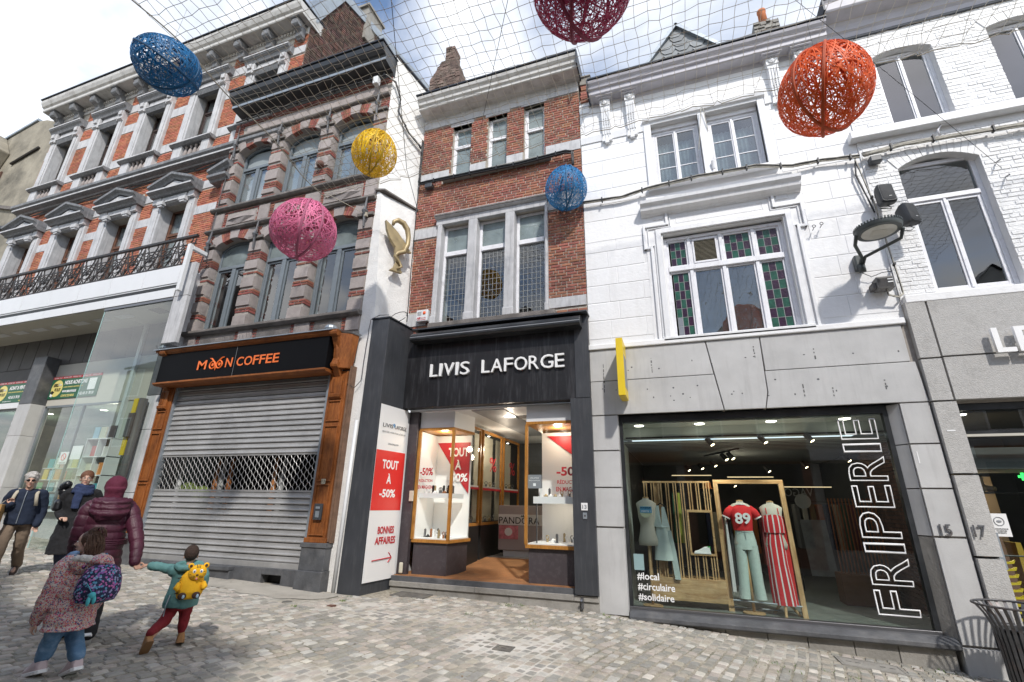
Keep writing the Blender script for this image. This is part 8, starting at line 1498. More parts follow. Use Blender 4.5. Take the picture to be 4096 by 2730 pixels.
egg(-4.95, 4.68, 5.42, .46, 1.0, (.0, .10, 0), (.75, .20, .36), 'pink woven egg before the striped stone townhouse', 150, 4, (-.85, -.30), (0, 0))
egg(-4.78, 5.78, 7.70, .40, 1.10, (.0, .12, 0), (.90, .58, .015), 'yellow woven egg before the white side wall', 125, 5, (-.98, -.5), (0, 0))
egg(-1.70, 8.28 - .15, 7.92, .435, 1.10, (0, 0, 0), (.03, .22, .48), 'small blue woven egg at the right side of the narrow brick house', 115, 6, (-1.35, -1.0), (0, 0))

# LITTER BIN
bn = thing('litter_bin', 'flared grey steel slat litter bin at the right edge before the granite pier', 'litter bin', (3.62, 7.86, -.36)); bcx, bcy, bz0 = 3.60, 7.86, -.34
stm = mat('worn_grey_steel', (.10, .10, .105), .45, .25, 12, metal=.5, dirt=(.16, .08, .05), dscale=5, damt=.5)
sme = MB(); prof = [(.205, .02), (.215, .25), (.225, .5), (.245, .68), (.29, .80), (.345, .885), (.37, .90)]
sme.loft([[(rr, -.017, h), (rr + .006, -.017, h), (rr + .006, .017, h), (rr, .017, h)] for rr, h in prof]); sme = sme.mesh('steel_slat', mat=stm)
for k in range(28): piece('steel_slat', sme, (bcx, bcy, bz0), bn, rot=(0, 0, k * 6.2832 / 28))
ring = lambda r, h, w: MB().tube([(bcx + r * math.cos(k * .1963), bcy + r * math.sin(k * .1963), bz0 + h) for k in range(32)], w, 8, True)
ring(.37, .905, .013).obj('top_ring', stm, bn, smooth=True); ring(.205, .66, .012).obj('inner_ring', stm, bn, smooth=True); ring(.205, .06, .012).obj('bottom_ring', stm, bn, smooth=True); MB().lathe((bcx, bcy, bz0), [(.19, .08), (.195, .66), (.18, .66), (.175, .10), (.001, .10)], 20).obj('liner', M['black'], bn, smooth=True); MB().lathe((bcx, bcy, bz0), [(.2, -.05), (.2, .03), (.001, .03)], 20).obj('foot', stm, bn)

# HOUSES ON THE OTHER SIDE OF THE STREET (seen in the window panes)
om = [mat('opp_brick', (.34, .17, .12), .9, .15, 3), mat('opp_render', (.58, .56, .52), .9, .1, 2), mat('opp_grey', (.42, .42, .42), .9, .1, 2)]
def opposite(x0, x1, ze, zr, k, label, gable=True):
    t = thing('opposite_house', label, 'townhouse', ((x0 + x1) / 2, OY, zg((x0 + x1) / 2)), 'houses on the near side of the street'); g0 = zg((x0 + x1) / 2) - .5; m = om[k % 3]; c = (x0 + x1) / 2
    if gable: MB().prism([(x0, g0), (x1, g0), (x1, ze), (c, zr), (x0, ze)], OY - 7, OY).obj('wall', m, t); MB().prism([(x0 - .1, ze - .1), (x1 + .1, ze - .1), (c, zr + .15)], OY - 7.1, OY + .02) and None; d = MB(); d.add([(x0 - .05, OY + .1, ze - .02), (c, OY + .1, zr + .04), (c, OY - 7, zr + .04), (x0 - .05, OY - 7, ze - .02)], [(0, 1, 2, 3)]).add([(x1 + .05, OY + .1, ze - .02), (c, OY + .1, zr + .04), (c, OY - 7, zr + .04), (x1 + .05, OY - 7, ze - .02)], [(3, 2, 1, 0)]).obj('roof', M['clad_d'], t)
    else: MB().prism_x([(OY, g0), (OY, ze), (OY - 3, zr), (OY - 7, ze), (OY - 7, g0)], x0, x1).obj('wall', m, t); MB().prism_x([(OY + .2, ze), (OY + .2, ze + .12), (OY - 3, zr + .12), (OY - 3, zr)], x0, x1).obj('roof', M['clad_d'], t)
    n = max(2, int((x1 - x0) / 1.7)); z = 4.2
    while z < ze - 1.2:
        for i in range(n): xc = x0 + (x1 - x0) * (i + .5) / n; w = MB().box(xc - .5, xc + .5, OY - .02, OY + .03, z, z + 1.6).obj('window_frame', M['frame_w'], t); MB().box(xc - .43, xc + .43, OY + .031, OY + .035, z + .07, z + 1.53).obj('pane', mat('opp_dark_pane', (.03, .035, .04), .1), w)
        z += 2.8
    MB().box(x0, x1, OY + .0, OY + .25, 3.3, 3.7).obj('shop_fascia', [M['clad_a'], M['frame_w'], M['oakx']][k % 3], t); MB().box(x0 + .3, x1 - .3, OY + .01, OY + .04, .3, 3.2).obj('shop_window', mat('opp_dark_pane', (.03, .035, .04), .1), t)
OY = -3.2
for k, (a, b, ze, zr, g, lb) in enumerate(((-30, -24, 8.6, 10.4, 0, 'far brick house up the street across the road'), (-24, -18.5, 8.4, 10.2, 0, 'plain rendered house across the road far up the street'), (-18.5, -13, 8.2, 10.6, 1, 'grey gabled house across the road from the orange brick townhouse'), (-13, -8.6, 9.2, 10.9, 1, 'brick gabled house across the road from the coffee shop'), (-8.6, -4.4, 9.4, 10.9, 1, 'rendered gabled house across the road behind the pink egg'), (-4.4, .2, 9.0, 10.0, 0, 'grey house with eaves to the street behind the camera'), (.2, 4.6, 7.0, 8.9, 1, 'brick gabled house just right behind the camera'), (4.6, 9.4, 7.2, 9.3, 1, 'rendered gabled house across from the clothes shop'), (9.4, 14, 7.8, 10.3, 1, 'grey gabled house across from the white brick house'), (14, 20, 7.4, 9.6, 0, 'last brick house down the street across the road'))): opposite(a, b, ze, zr, k, lb, bool(g))
# PEOPLE
skin = mat('skin', (.52, .30, .21), .55, .05, 20); skin2 = mat('skin_fair', (.60, .38, .29), .55, .05, 20)
def remesh(o, v, sm=2):
    r = o.modifiers.new('remesh', 'REMESH'); r.mode = 'VOXEL'; r.voxel_size = v; r.use_smooth_shade = True
    if sm: s = o.modifiers.new('smooth', 'SMOOTH'); s.factor = .6; s.iterations = sm
    return o
TEX = bpy.data.textures.new('cloth_folds', 'CLOUDS'); TEX.noise_scale = .11; TEX.noise_depth = 3
def folds(o, s): d = o.modifiers.new('folds', 'DISPLACE'); d.texture = TEX; d.texture_coords = 'GLOBAL'; d.strength = s; d.mid_level = .5; return o
def smooth_path(P, R, n=4):
    P = [Vector(p) for p in P]; out = []; rr = []
    for i in range(len(P) - 1):
        p0 = P[max(i - 1, 0)]; p1 = P[i]; p2 = P[i + 1]; p3 = P[min(i + 2, len(P) - 1)]
        for k in range(n):
            t = k / n; out.append(.5 * ((2 * p1) + (-p0 + p2) * t + (2 * p0 - 5 * p1 + 4 * p2 - p3) * t * t + (-p0 + 3 * p1 - 3 * p2 + p3) * t ** 3)); rr.append(R[i] + (R[i + 1] - R[i]) * t)
    out.append(P[-1]); rr.append(R[-1]); return out, rr
def limb(mb, P, R, n=12, sub=4, puff=0.0, freq=9):
    pts, rr = smooth_path(P, R, sub)
    if puff: rr = [r * (1 + puff * (abs(math.sin(i * math.pi / freq)) ** .4 - .5)) for i, r in enumerate(rr)]
    mb.tube(pts, rr, n); mb.ell(pts[0], (rr[0],) * 3, 10, 6); mb.ell(pts[-1], (rr[-1],) * 3, 10, 6); return mb
class Fig:
    def __init__(s, o, F, J): s.o = Vector(o); s.F = Vector((F[0], F[1], 0)).normalized(); s.R = Vector((s.F.y, -s.F.x, 0)); s.J = J
    def w(s, p): return s.o + s.R * p[0] + s.F * p[1] + Vector((0, 0, p[2]))
    def j(s, k): return s.w(s.J[k])
    def loc(s, p): d = Vector(p) - s.o; return (d.dot(s.R), d.dot(s.F), d.z)
    def ring(s, c, rx, ry, n=20, lean=0): return [s.w((c[0] + rx * math.cos(6.2832 * k / n), c[1] + ry * math.sin(6.2832 * k / n), c[2])) for k in range(n)]
def hand(mb, fg, wr, d, palm, k=1.0, curl=.9, side=1):
    """Palm and five fingers from the wrist, along d, the fingers curling towards palm."""
    wr, d, palm = Vector(wr), Vector(d).normalized(), Vector(palm).normalized(); s = d.cross(palm).normalized() * side
    c = wr + d * .045 * k; mb.obox(c, s * .034 * k, d * .045 * k, palm * .013 * k)
    for i, (off, ln) in enumerate(((-.027, .062), (-.009, .072), (.010, .068), (.027, .052))):
        p0 = wr + d * .08 * k + s * off * k; a = d; P = [p0 - d * .02 * k, p0]
        for q in range(3): a = (a * math.cos(curl * .55) + palm * math.sin(curl * .55)).normalized(); P.append(P[-1] + a * ln * k / 3)
        mb.tube(P, [.0095 * k, .0095 * k, .009 * k, .0085 * k, .007 * k], 7)
    t0 = wr + d * .025 * k - s * .030 * k; mb.tube([t0, t0 - s * .028 * k + d * .022 * k + palm * .01 * k, t0 - s * .034 * k + d * .052 * k + palm * .02 * k, t0 - s * .022 * k + d * .072 * k + palm * .028 * k], [.014 * k, .0115 * k, .0105 * k, .008 * k], 7)
def head(mb, fg, c, look, k=1.0):
    c = Vector(c); L_ = Vector(look).normalized(); up = Vector((0, 0, 1)); sd = L_.cross(up).normalized(); up = sd.cross(L_); R3 = Matrix((sd, L_, up)).transposed()
    mb.ell(c + up * .025 * k, (.076 * k, .095 * k, .098 * k), 18, 12, R3); mb.ell(c + L_ * .022 * k - up * .045 * k, (.056 * k, .066 * k, .072 * k), 14, 9, R3)
    mb.tube([c + L_ * .088 * k + up * .012 * k, c + L_ * .112 * k - up * .022 * k, c + L_ * .09 * k - up * .030 * k], [.008 * k, .014 * k, .012 * k], 8); mb.ell(c + L_ * .083 * k - up * .058 * k, (.022 * k, .012 * k, .009 * k), 10, 6, R3); mb.ell(c + L_ * .072 * k - up * .092 * k, (.024 * k, .018 * k, .016 * k), 10, 6, R3)
    for q in (-1, 1): mb.ell(c + sd * .077 * k * q - L_ * .004 * k - up * .012 * k, (.010 * k, .019 * k, .030 * k), 8, 6, R3); mb.ell(c + sd * .033 * k * q + L_ * .070 * k - up * .02 * k, (.024 * k, .022 * k, .022 * k), 8, 6, R3)
    return R3
def face_parts(c, R3, k, parent, brow=(.05, .03, .02)):
    for q in (-1, 1):
        e = c + R3 @ Vector((.031 * q * k, .084 * k, .012 * k)); MB().ell(e, (.012 * k, .008 * k, .008 * k), 10, 6, R3).obj('eye', M['white'], parent, smooth=True); MB().ell(e + R3 @ Vector((0, .006 * k, 0)), (.0055 * k, .004 * k, .0055 * k), 8, 5, R3).obj('iris', col_mat('dark_iris', (.03, .02, .015), .2), parent, smooth=True)
        MB().tube([c + R3 @ Vector((q * .018 * k, .093 * k, .030 * k)), c + R3 @ Vector((q * .046 * k, .082 * k, .034 * k))], .004 * k, 5).obj('eyebrow', col_mat('brow', brow, .9), parent)
    MB().ell(c + R3 @ Vector((0, .092 * k, -.058 * k)), (.021 * k, .007 * k, .006 * k), 10, 5, R3).obj('lips', col_mat('lip_pink', (.42, .14, .12), .5), parent, smooth=True)
def person(name_label, fg, k, look, hands, skinm, hk=None, cat='person'):
    J = fg.J; mb = MB(); w = fg.w; hk = hk or k
    pel, ch, nk, hd_ = J['pelvis'], J['chest'], J['neck'], J['head']
    mb.loft([fg.ring((pel[0], pel[1], pel[2] - .08 * k), .13 * k, .10 * k), fg.ring(pel, .155 * k, .11 * k), fg.ring(tuple((a + b) / 2 for a, b in zip(pel, ch)), .125 * k, .09 * k), fg.ring(ch, .155 * k, .11 * k), fg.ring((ch[0], ch[1], ch[2] + .10 * k), .13 * k, .08 * k), fg.ring(nk, .055 * k, .055 * k)])
    limb(mb, [w(ch) + Vector((0, 0, .08 * k)), w(nk), w(hd_) - Vector((0, 0, .03 * hk))], [.06 * k, .052 * k, .05 * k])
    for s in ('L', 'R'):
        limb(mb, [w(J['sh' + s]), w(J['el' + s]), w(J['wr' + s])], [.05 * k, .042 * k, .027 * k]); limb(mb, [w(ch) + Vector((0, 0, .07 * k)), w(J['sh' + s])], [.06 * k, .052 * k])
        limb(mb, [w(J['hip' + s]), w(J['kn' + s]), w(J['an' + s])], [.085 * k, .06 * k, .04 * k]); a = w(J['an' + s]); t = w(J['toe' + s]); limb(mb, [a - Vector((0, 0, .02 * k)), t], [.04 * k, .03 * k])
    for (side, d, palm, curl, sd) in hands: hand(mb, fg, w(J['wr' + side]), d, palm, hk * .95, curl, sd)
    hc = w(hd_); R3 = head(mb, fg, hc, look, hk)
    o = remesh(single('person', mb, skinm, name_label, cat, base=(fg.o.x, fg.o.y, zg(fg.o.x))), .0085 * max(k, .8), 1); o['category'] = 'person'; face_parts(hc, R3, hk, o); return o, hc, R3
def part_(mb, nm, m, o, v=None, sm=2, **kk):
    p = mb.obj(nm, m, o, smooth=True, **kk)
    if v: remesh(p, v, sm)
    if v and nm != 'padded_coat' and any(q in nm for q in ('coat', 'jacket', 'trousers', 'jeans', 'hood', 'scarf', 'hijab')): folds(p, .035 if 'boy' not in nm else .02)
    return p
def shoe(fg, s, m, o, k=1.0, high=0.0, sole=None):
    a, t = fg.j('an' + s), fg.j('toe' + s); d = (t - a); d.z = 0; d = d.normalized(); dd = (t - a).normalized(); sd = dd.cross(Vector((0, 0, 1))).normalized(); up = sd.cross(dd); mb = MB(); b = a - up * .045 * k
    L_ = .0
    def R(p, w, h0, h1): return [p + sd * w * c + up * (h0 + (h1 - h0) * z) for c, z in ((-1, 0), (1, 0), (1.05, .45), (.6, 1), (-.6, 1), (-1.05, .45))]
    mb.loft([R(b - dd * .055 * k, .030 * k, 0, .07 * k), R(b - dd * .03 * k, .038 * k, 0, (.085 + high) * k), R(b + dd * .03 * k, .040 * k, 0, (.085 + high) * k), R(b + dd * .09 * k, .045 * k, 0, .065 * k), R(b + dd * .15 * k, .045 * k, 0, .05 * k), R(b + dd * .195 * k, .025 * k, 0.004, .035 * k)])
    part_(mb, 'shoe', m, o, .008 * k, 2); q = MB(); q.loft([[p for p in (b + dd * x * k + sd * w * k - up * .014 * k, b + dd * x * k - sd * w * k - up * .014 * k, b + dd * x * k - sd * w * k + up * .012 * k, b + dd * x * k + sd * w * k + up * .012 * k)] for x, w in ((-.062, .028), (-.04, .042), (.09, .05), (.15, .049), (.2, .028))]); q.obj('sole', sole or M['white'], o, bevel=.004)

# woman in burgundy puffer coat and hijab, seen from behind
zb = zg(-6.4)
W_ = Fig((-6.42, 4.02, zb), (-.86, .51), dict(pelvis=(0, 0, .92), chest=(0, .03, 1.24), neck=(0, .04, 1.44), head=(0, .08, 1.59), shL=(-.175, .02, 1.37), shR=(.175, .02, 1.37), elL=(-.22, -.0, 1.10), elR=(.30, -.06, 1.10), wrL=(-.22, .14, .88), wrR=(.37, -.20, .85), hipL=(-.10, 0, .88), hipR=(.10, 0, .88), knL=(-.10, .16, .50), knR=(.09, -.08, .48), anL=(-.10, .22, .09), anR=(.09, -.34, .14), toeL=(-.10, .36, .05), toeR=(.09, -.22, .06)))
burg = mat('burgundy_padded_nylon', (.060, .012, .027), .5, .15, 8, .45, 16, spec=.4)
W_.J['wrR'] = W_.loc((-5.98, 4.16, .905)); W_.J['elR'] = W_.loc((-6.10, 4.20, 1.13))
ow_, hc, R3 = person('woman in burgundy padded coat and hijab walking away, hand in hand with the small boy', W_, 1.0, (-.80, .58, -.05), (('R', (.55, .25, -.80), (.5, -.1, .4), 1.1, 1), ('L', (0, .2, -1), (.5, .2, 0), 1.0, -1)), skin)
c = MB(); rings = []
for i in range(121):
    t = i / 120; z = .48 + t * .93; rx = .285 - .055 * math.sin(t * 3.1) - .075 * t * t; ry = .205 - .045 * t; pf = .022 * abs(math.sin(z * math.pi / .092)) ** .35;
    if t > .93: rx *= 1 - (t - .93) * 5; ry *= 1 - (t - .93) * 3.5
    rings.append(W_.ring((0, .02, z), rx + pf - .008, ry + pf - .008, 28))
c.loft(rings)
for s in ('L', 'R'): limb(c, [W_.w((0, .02, 1.33)), W_.j('sh' + s), W_.j('el' + s), W_.j('wr' + s)], [.075, .085, .070, .052], 16, 20, .13, 7)
part_(c, 'padded_coat', burg, ow_, .0085, 0)
h = MB(); h.loft([W_.ring((0, -.02 - y_, z), rx, ry, 24) for z, rx, ry, y_ in ((1.24, .12, .08, .10), (1.29, .165, .11, .09), (1.37, .19, .13, .06), (1.44, .18, .13, .03), (1.49, .13, .11, .0))]);
for q in range(3): h.tube([W_.w((.165 * math.cos(a), -.07 - .11 * math.sin(a) - .015 * q, 1.46 - .06 * q - .03 * math.sin(a))) for a in [k * .35 for k in range(10)]], .030, 8)
part_(h, 'coat_hood', burg, ow_, .010, 1)
hj = MB(); hj.ell(hc + Vector((0, 0, .03)), (.108, .125, .128), 18, 12, R3); hj.loft([W_.ring((0, .03, z), rx, ry, 18) for z, rx, ry in ((1.36, .17, .14), (1.42, .13, .12), (1.48, .10, .10), (1.54, .095, .105), (1.60, .102, .118))]); part_(hj, 'hijab', mat('wine_cloth', (.09, .008, .028), .85, .08, 10, .2, 20), ow_, .01, 3)
tr = MB()
for s in ('L', 'R'): limb(tr, [W_.j('hip' + s), W_.j('kn' + s), W_.j('an' + s)], [.11, .09, .085], 14)
part_(tr, 'black_trousers', mat('black_trouser_cloth', (.012, .012, .014), .9), ow_, .014)
for s in ('L', 'R'): shoe(W_, s, mat('off_white_leather', (.55, .52, .47), .5), ow_, 1.1)
belt = MB()
for z in (.98, 1.0, 1.02): belt.tube([W_.w((.245 * math.cos(a), .02 + .185 * math.sin(a), z)) for a in [k * .3142 for k in range(20)]], .012, 5, True)
part_(belt, 'coat_belt', burg, ow_)

# small boy with the yellow animal backpack
zb = zg(-5.4)
B_ = Fig((-5.40, 4.38, zb), (-.80, .60), dict(pelvis=(0, 0, .46), chest=(0, .01, .68), neck=(0, .01, .80), head=(0, .02, .90), shL=(-.115, 0, .75), shR=(.115, 0, .75), elL=(-.26, -.04, .76), elR=(.17, .03, .60), wrL=(-.42, -.15, .74), wrR=(.15, .16, .56), hipL=(-.055, 0, .45), hipR=(.055, 0, .45), knL=(-.11, -.02, .27), knR=(.065, .03, .26), anL=(-.22, -.22, .13), anR=(.07, .02, .07), toeL=(-.24, -.14, .05), toeR=(.08, .15, .04)))
B_.J['wrL'] = B_.loc((-5.87, 4.26, .865)); B_.J['elL'] = B_.loc((-5.62, 4.34, .83))
ob_, hc, R3 = person('small boy in teal jacket and red trousers seen from behind, one arm stretched out', B_, .60, (-.7, .7, 0), (('L', (-1, -.30, .0), (0, .2, -1), 1.2, -1), ('R', (.0, .4, -1), (-.5, 0, 0), 1.0, 1)), skin, .84)
teal = mat('teal_jacket_cloth', (.10, .235, .23), .7, .08, 8, .25, 12)
j = MB(); j.loft([B_.ring((0, .01, z), rx, ry, 22) for z, rx, ry in ((.38, .165, .135), (.42, .17, .14), (.52, .155, .125), (.62, .145, .115), (.72, .145, .11), (.78, .12, .09), (.81, .07, .065))])
for s in ('L', 'R'): limb(j, [B_.w((0, .01, .74)), B_.j('sh' + s), B_.j('el' + s), B_.j('wr' + s).lerp(B_.j('el' + s), .12)], [.07, .068, .058, .046], 12, 6, .05, 5)
part_(j, 'teal_jacket', teal, ob_, .009, 2)
hh = MB(); hh.tube([B_.w((.115 * math.cos(a), -.05 + .09 * math.sin(a), .80 + .02 * math.sin(a))) for a in [k * .3142 for k in range(20)]], .032, 8, True); hh.ell(B_.w((.08, -.09, .80)), (.08, .07, .035), 12, 8); part_(hh, 'jacket_hood', teal, ob_, .008, 2)
MB().tube([B_.w((-.12, -.10, .52)), B_.w((-.14, -.13, .42)), B_.w((-.14, -.13, .32))], .006, 5).obj('drawstring', M['zinc'], ob_)
tr = MB(); tr.loft([B_.ring((0, 0, z), .125, .11, 16) for z in (.36, .45)])
for s in ('L', 'R'): limb(tr, [B_.j('hip' + s), B_.j('kn' + s), B_.j('an' + s) + Vector((-.0, 0, .065))], [.075, .060, .040], 12, 5, .05, 3)
part_(tr, 'red_trousers', mat('deep_red_fleece', (.20, .012, .018), .9, .08, 10, .2, 12), ob_, .009, 2)
tan_ = mat('tan_boot_leather', (.38, .19, .07), .7, .1, 12)
for s in ('L', 'R'): shoe(B_, s, tan_, ob_, .86, .055, mat('tan_sole', (.30, .16, .07), .7))
hr = MB(); hr.ell(hc + Vector((0, 0, .030)) - R3 @ Vector((0, .014, 0)), (.074, .088, .088), 16, 10, R3); part_(hr, 'short_brown_hair', mat('short_dark_brown_hair', (.032, .016, .010), .8, .3, 60, .6, 90), ob_, .007, 1)
# backpack: a thing of its own
yp = mat('yellow_felt', (.78, .42, .012), .85, .06, 12, .2, 40); dbn = col_mat('dark_brown_felt', (.06, .03, .02), .9)
pk = thing('yellow_tiger_backpack', 'yellow tiger face toddler backpack on the back of the small boy', 'backpack', tuple(B_.w((.06, -.18, .50))))
b = MB(); b.loft([B_.ring((.05, -.155, z), rx, ry, 18) for z, rx, ry in ((.475, .05, .03), (.49, .11, .065), (.55, .13, .085), (.63, .125, .08), (.71, .105, .065), (.76, .06, .035))]); part_(b, 'bag_body', yp, pk, .008, 2)
fc = B_.w((.085, -.225, .745)); bk = -B_.F; sd = B_.R; up = Vector((0, 0, 1)); R4 = Matrix((sd, bk, up)).transposed()
f = MB(); f.ell(fc, (.088, .045, .082), 18, 12, R4); part_(f, 'tiger_face', yp, pk)
for q in (-1, 1):
    MB().ell(fc + sd * .072 * q + up * .070, (.030, .014, .030), 12, 8, R4).obj('ear', yp, pk, smooth=True); MB().ell(fc + sd * .072 * q + up * .070 + bk * .008, (.017, .010, .017), 10, 6, R4).obj('inner_ear', dbn, pk, smooth=True)
    MB().ell(fc + sd * .033 * q + up * .018 + bk * .040, (.016, .006, .020), 12, 8, R4).obj('eye_patch', M['white'], pk, smooth=True); MB().ell(fc + sd * .031 * q + up * .016 + bk * .0455, (.007, .003, .010), 8, 6, R4).obj('pupil', col_mat('blue_pupil', (.03, .08, .2)), pk, smooth=True)
    MB().ell(B_.w((.05 + .065 * q, -.245, .520)), (.040, .020, .036), 14, 8, R4).obj('foot_pad', dbn, pk, smooth=True); MB().ell(B_.w((.05 + .065 * q + .012, -.262, .515)), (.014, .006, .020), 10, 6, R4).obj('pad_patch', col_mat('pale_blue_felt', (.35, .5, .62)), pk, smooth=True)
    MB().tube([B_.w((.05 + .11 * q, -.19, .64)), B_.w((.05 + .13 * q, -.22, .60)), B_.w((.05 + .11 * q, -.24, .58))], [.025, .03, .022], 8).obj('paw', yp, pk, smooth=True)
    for t in range(3): MB().tube([fc + sd * q * .020 + up * (-.030 - t * .006) + bk * .042, fc + sd * q * .060 + up * (-.022 - t * .014) + bk * .030], .0016, 4).obj('whisker', dbn, pk)
    for t in range(2): MB().tube([fc + sd * q * (.080) + up * (.012 - t * .025) + bk * .012, fc + sd * q * .058 + up * (.012 - t * .025) + bk * .033], .0035, 4).obj('stripe', dbn, pk)
for t in (-1, 0, 1): MB().tube([fc + sd * t * .016 + up * .080 + bk * .010, fc + sd * t * .014 + up * .052 + bk * .038], .004, 4).obj('stripe', dbn, pk)
MB().ell(fc + up * -.020 + bk * .046, (.013, .006, .009), 10, 6, R4).obj('nose', dbn, pk, smooth=True); MB().ell(fc + up * -.058 + bk * .036, (.010, .006, .012), 10, 6, R4).obj('tongue', col_mat('felt_pink', (.7, .25, .25)), pk, smooth=True)
MB().tube([B_.w((-.06, -.12, .77)), B_.w((-.09, .0, .80)), B_.w((-.10, .08, .70))], .014, 6).tube([B_.w((.10, -.12, .77)), B_.w((.10, .0, .80)), B_.w((.10, .08, .70))], .014, 6).obj('shoulder_strap', yp, pk, smooth=True)
for t in range(4): MB().tube([B_.w((-.085, -.175 - .0 * t, .54 + t * .05)), B_.w((-.055, -.215, .55 + t * .05))], .005, 4).obj('stripe', dbn, pk)

# girl with the floral coat
zb = zg(-5.45)
G_ = Fig((-5.42, 3.33, zb), (-.97, .22), dict(pelvis=(0, 0, .58), chest=(0, .04, .82), neck=(0, .06, .97), head=(0, .11, 1.095), shL=(-.14, .03, .92), shR=(.14, .03, .92), elL=(-.20, .05, .68), elR=(.19, .0, .70), wrL=(-.20, .16, .45), wrR=(.18, .12, .50), hipL=(-.07, 0, .56), hipR=(.07, 0, .56), knL=(-.08, .06, .32), knR=(.08, .08, .33), anL=(-.09, .13, .09), anR=(.09, -.10, .10), toeL=(-.10, .28, .05), toeR=(.09, .04, .045)))
og_, hc, R3 = person('girl with long brown hair in a pink flowered padded coat and jeans, face turned left', G_, .76, (-.72, -.69, .02), (('L', (-.3, -.1, -1), (.2, .8, 0), .7, -1), ('R', (0, .2, -1), (-.5, 0, 0), 1.0, 1)), skin2, .90)
def print_mat(name, base, cols, scale, dark=None):
    m = mat(name, base, .75, bump=.2, bscale=25); N = m.node_tree.nodes; L = m.node_tree.links; b = N['Principled BSDF']; tcn = N.new('ShaderNodeTexCoord'); vo = N.new('ShaderNodeTexVoronoi'); vo.inputs['Scale'].default_value = scale; L.new(tcn.outputs['Object'], vo.inputs['Vector'])
    r = N.new('ShaderNodeValToRGB'); r.color_ramp.interpolation = 'CONSTANT'; els = r.color_ramp.elements; els[0].position = 0; els[0].color = (*cols[0], 1); els[1].position = 1 / len(cols); els[1].color = (*cols[1], 1)
    for i in range(2, len(cols)): e = els.new(i / len(cols)); e.color = (*cols[i], 1)
    sp2 = N.new('ShaderNodeSeparateXYZ'); L.new(vo.outputs['Color'], sp2.inputs[0]); L.new(sp2.outputs[0], r.inputs[0]); lt_ = N.new('ShaderNodeMath'); lt_.operation = 'LESS_THAN'; lt_.inputs[1].default_value = .60; L.new(vo.outputs['Distance'], lt_.inputs[0])
    mx = N.new('ShaderNodeMix'); mx.data_type = 'RGBA'; L.new(lt_.outputs[0], mx.inputs[0]); mx.inputs[6].default_value = (*base, 1); L.new(r.outputs[0], mx.inputs[7]); L.new(mx.outputs[2], b.inputs['Base Color']); return m
flor = print_mat('flowered_coat_cloth', (.50, .44, .42), [(.55, .06, .12), (.62, .52, .48), (.60, .18, .24), (.08, .10, .22), (.65, .55, .5), (.45, .05, .09), (.62, .30, .14)], 105)
c = MB(); rings = []
for i in range(49):
    t = i / 48; z = .38 + t * .58; rx = .175 - .045 * t; ry = .150 - .045 * t; pf = .020 * abs(math.sin(z * math.pi / .105)) ** .4
    if t > .9: rx *= 1 - (t - .9) * 5; ry *= 1 - (t - .9) * 4
    rings.append(G_.ring((0, .02 + .02 * t, z), rx + pf, ry + pf, 24))
c.loft(rings)
for s in ('L', 'R'): limb(c, [G_.w((0, .03, .90)), G_.j('sh' + s), G_.j('el' + s), G_.j('wr' + s)], [.065, .070, .062, .052], 12, 8, .14, 4)
part_(c, 'flowered_coat', flor, og_, .008, 1)
hd2 = MB(); hd2.loft([G_.ring((0, -.05, z), rx, ry, 18) for z, rx, ry in ((.84, .10, .05), (.88, .14, .09), (.94, .155, .10), (.98, .12, .08))]); hd2.ell(G_.w((.05, -.14, .95)), (.10, .10, .055), 12, 8); part_(hd2, 'coat_hood', flor, og_, .01, 2)
fu = MB()
for k_ in range(16): a = k_ * .3927; rnd = random.Random(k_); fu.ell(G_.w((.115 * math.cos(a), -.03 + .115 * math.sin(a), .955 + .02 * math.sin(a * 2))), (.040, .040, .036), 8, 6)
part_(fu, 'white_fur_lining', mat('white_fleece', (.62, .59, .55), .95, .1, 30, .8, 60), og_, .009, 1)
je = MB()
for s in ('L', 'R'): limb(je, [G_.j('hip' + s), G_.j('kn' + s), G_.j('an' + s) + Vector((0, 0, .055))], [.085, .072, .058], 14, 6, .05, 4)
je.loft([G_.ring((0, 0, z), .125, .105, 16) for z in (.46, .6)]); part_(je, 'blue_jeans', mat('mid_blue_denim', (.10, .20, .33), .9, .18, 9, .3, 14, dirt=(.32, .42, .52), dscale=9, damt=.45), og_, .01, 2)
for s in ('L', 'R'): shoe(G_, s, mat('pale_pink_trainer', (.55, .44, .45), .6), og_, 1.12, .02, M['white'])
MB().tube([G_.w((-.09 + .0 * k_, .11 - .01 * k_, 1.0 - .012 * k_)) for k_ in range(3)], [.05, .045, .03], 8).obj('blue_collar', col_mat('sky_blue_cotton', (.25, .40, .62), .8), og_, smooth=True)
hairm = mat('long_brown_hair', (.085, .042, .024), .6, .35, 50, .5, 90); hr = MB(); hr.ell(hc + Vector((0, 0, .030)) - (R3 @ Vector((0, .014, 0))), (.079, .090, .092), 16, 11, R3); part_(hr, 'hair_cap', hairm, og_, .008, 1)
st = MB(); rnd = random.Random(8)
for i in range(240):
    a = rnd.uniform(-1.5, 1.5); b0 = R3 @ Vector((math.sin(a) * .078, -math.cos(a) * .085, rnd.uniform(-.01, .085))); p = hc + b0; dr = rnd.uniform(.14, .34); sw_ = rnd.uniform(-.03, .03)
    q = [p, p + R3 @ Vector((math.sin(a) * .03, -math.cos(a) * .03, -.05)), p + R3 @ Vector((math.sin(a) * .015 + sw_, -math.cos(a) * .035 - .01, -dr * .6)), p + R3 @ Vector((math.sin(a) * .01 + sw_ * 2, -math.cos(a) * .02 + rnd.uniform(-.03, .03), -dr))]; pts, rr = smooth_path(q, [.005, .006, .004, .0012], 3); st.tube(pts, rr, 5)
